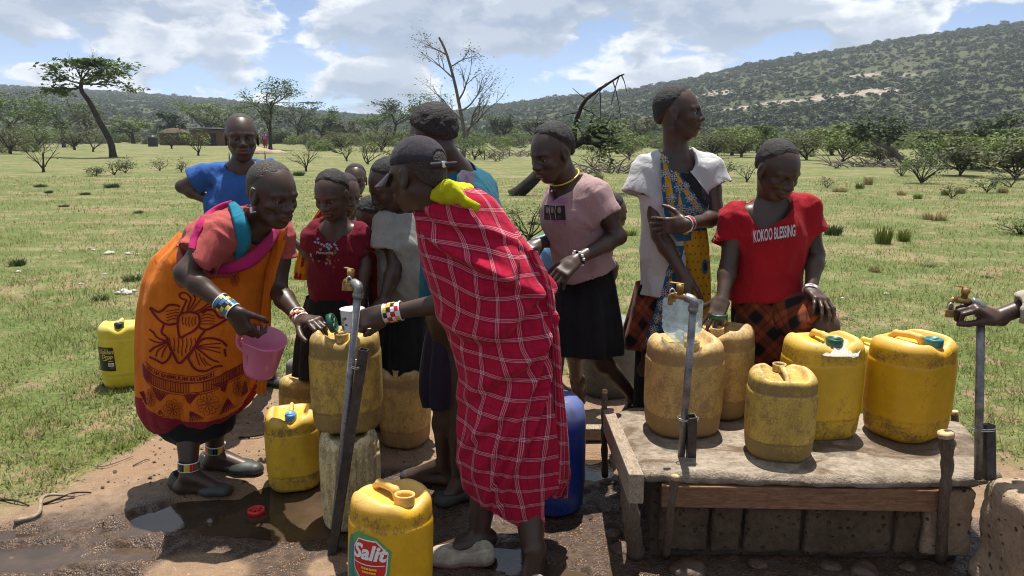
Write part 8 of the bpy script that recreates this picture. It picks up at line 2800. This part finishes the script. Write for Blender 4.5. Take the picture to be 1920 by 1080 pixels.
for i, (px, py, r) in enumerate(CLD):
    b = G(px, py); k = b[1] / FPX; b[2] = gz(b[0], b[1]); R = r * k
    f = Field(max(.005, R * .16)); f.ell(b, np.array((1.2, 1.0, .55)) * R)
    V, F = f.mesh(disp=lambda P: .4 * R * fbm(P / R * .8 + i * 3, 3)); tag(mesh_obj('mud_clod', V, F, 'ground_clod'), CL[i], 'mud', CLOD)

# loose stones on the trodden earth, and litter in the turf
def build_debris():
    rng = np.random.default_rng(21)
    def octa(x, y, r, hfac, sink):
        n = len(x)
        z = ground_h(x, y)
        c = np.stack([x, y, z - sink * r], 1)
        a = rng.uniform(0, 2 * np.pi, n)
        u = np.stack([np.cos(a), np.sin(a), rng.normal(0, .15, n)], 1) * r[:, None]
        v = np.stack([-np.sin(a), np.cos(a), rng.normal(0, .15, n)], 1) * (r * rng.uniform(.5, .9, n))[:, None]
        w = np.array((0, 0, 1.0)) * (r * hfac)[:, None]
        V = np.stack([c + u, c + v, c - u, c - v, c + w, c - w], 1).reshape(-1, 3)
        i = np.arange(n)[:, None] * 6
        F = np.concatenate([i + np.array(q) for q in ((0, 1, 4), (1, 2, 4), (2, 3, 4), (3, 0, 4))])
        return V, F
    n = 16000
    y = rng.uniform(1.9, 4.6, n).astype(np.float32); x = rng.uniform(-2.4, 2.4, n).astype(np.float32)
    k = (rng.random(n) < bare_mask(x, y) * .75) & (puddle_mask(x, y) < .35)
    x, y = x[k], y[k]
    wet = wet_mask(x, y)
    r = (.0016 + .0045 * rng.random(len(x)) ** 3 * (1 + 1.2 * (rng.random(len(x)) < .04)))
    for nm, sel, mt, lb in (('gravel', wet < .5, 'rock_tan', 'loose grit on the dry trodden earth'), ('wet_gravel', wet >= .5, 'ground_clod', 'dark grit on the wet mud')):
        V, F = octa(x[sel], y[sel], r[sel], .6, .1)
        tag(mesh_obj(nm, V, F, mt, smooth=False), lb, kind='stuff')
    n = 9000
    y = (2.6 * np.exp(rng.random(n) * math.log(20 / 2.6))).astype(np.float32); x = (rng.uniform(-.8, .8, n) * y).astype(np.float32)
    k = rng.random(n) < .25 + .75 * (fbm2(x, y, 1.1, 3, 44.0) > .05)
    x, y = x[k], y[k]
    r = .003 + .010 * rng.random(len(x)) ** 4 + .0006 * y
    V, F = octa(x, y, r.astype(np.float32), .35, -.4)
    tag(mesh_obj('field_litter', V, F, 'litter', smooth=False), 'bits of dung, bark and dead leaf in the grazed turf', kind='stuff')
simple_mat('litter', (0.060, 0.045, 0.032), 0.9, 0.15, 0.6, 9)
build_debris()
# ------------------------------------------------------------------ thin air haze over the whole place
def build_haze():
    m = bpy.data.materials.new('haze_air')
    m.use_nodes = True
    t = NT(m.node_tree)
    v = t.n('ShaderNodeVolumePrincipled', {'Color': (0.80, 0.88, 1.0, 1), 'Density': 0.00028, 'Anisotropy': 0.2})
    o = t.n('ShaderNodeOutputMaterial')
    t.link(v.outputs[0], o.inputs['Volume'])
    MATS['haze_air'] = m
    V, F = bm_box((0, 950, 99), (9400, 2300, 206))
    tag(mesh_obj('haze', V, F, 'haze_air', smooth=False), kind='stuff')
build_haze()
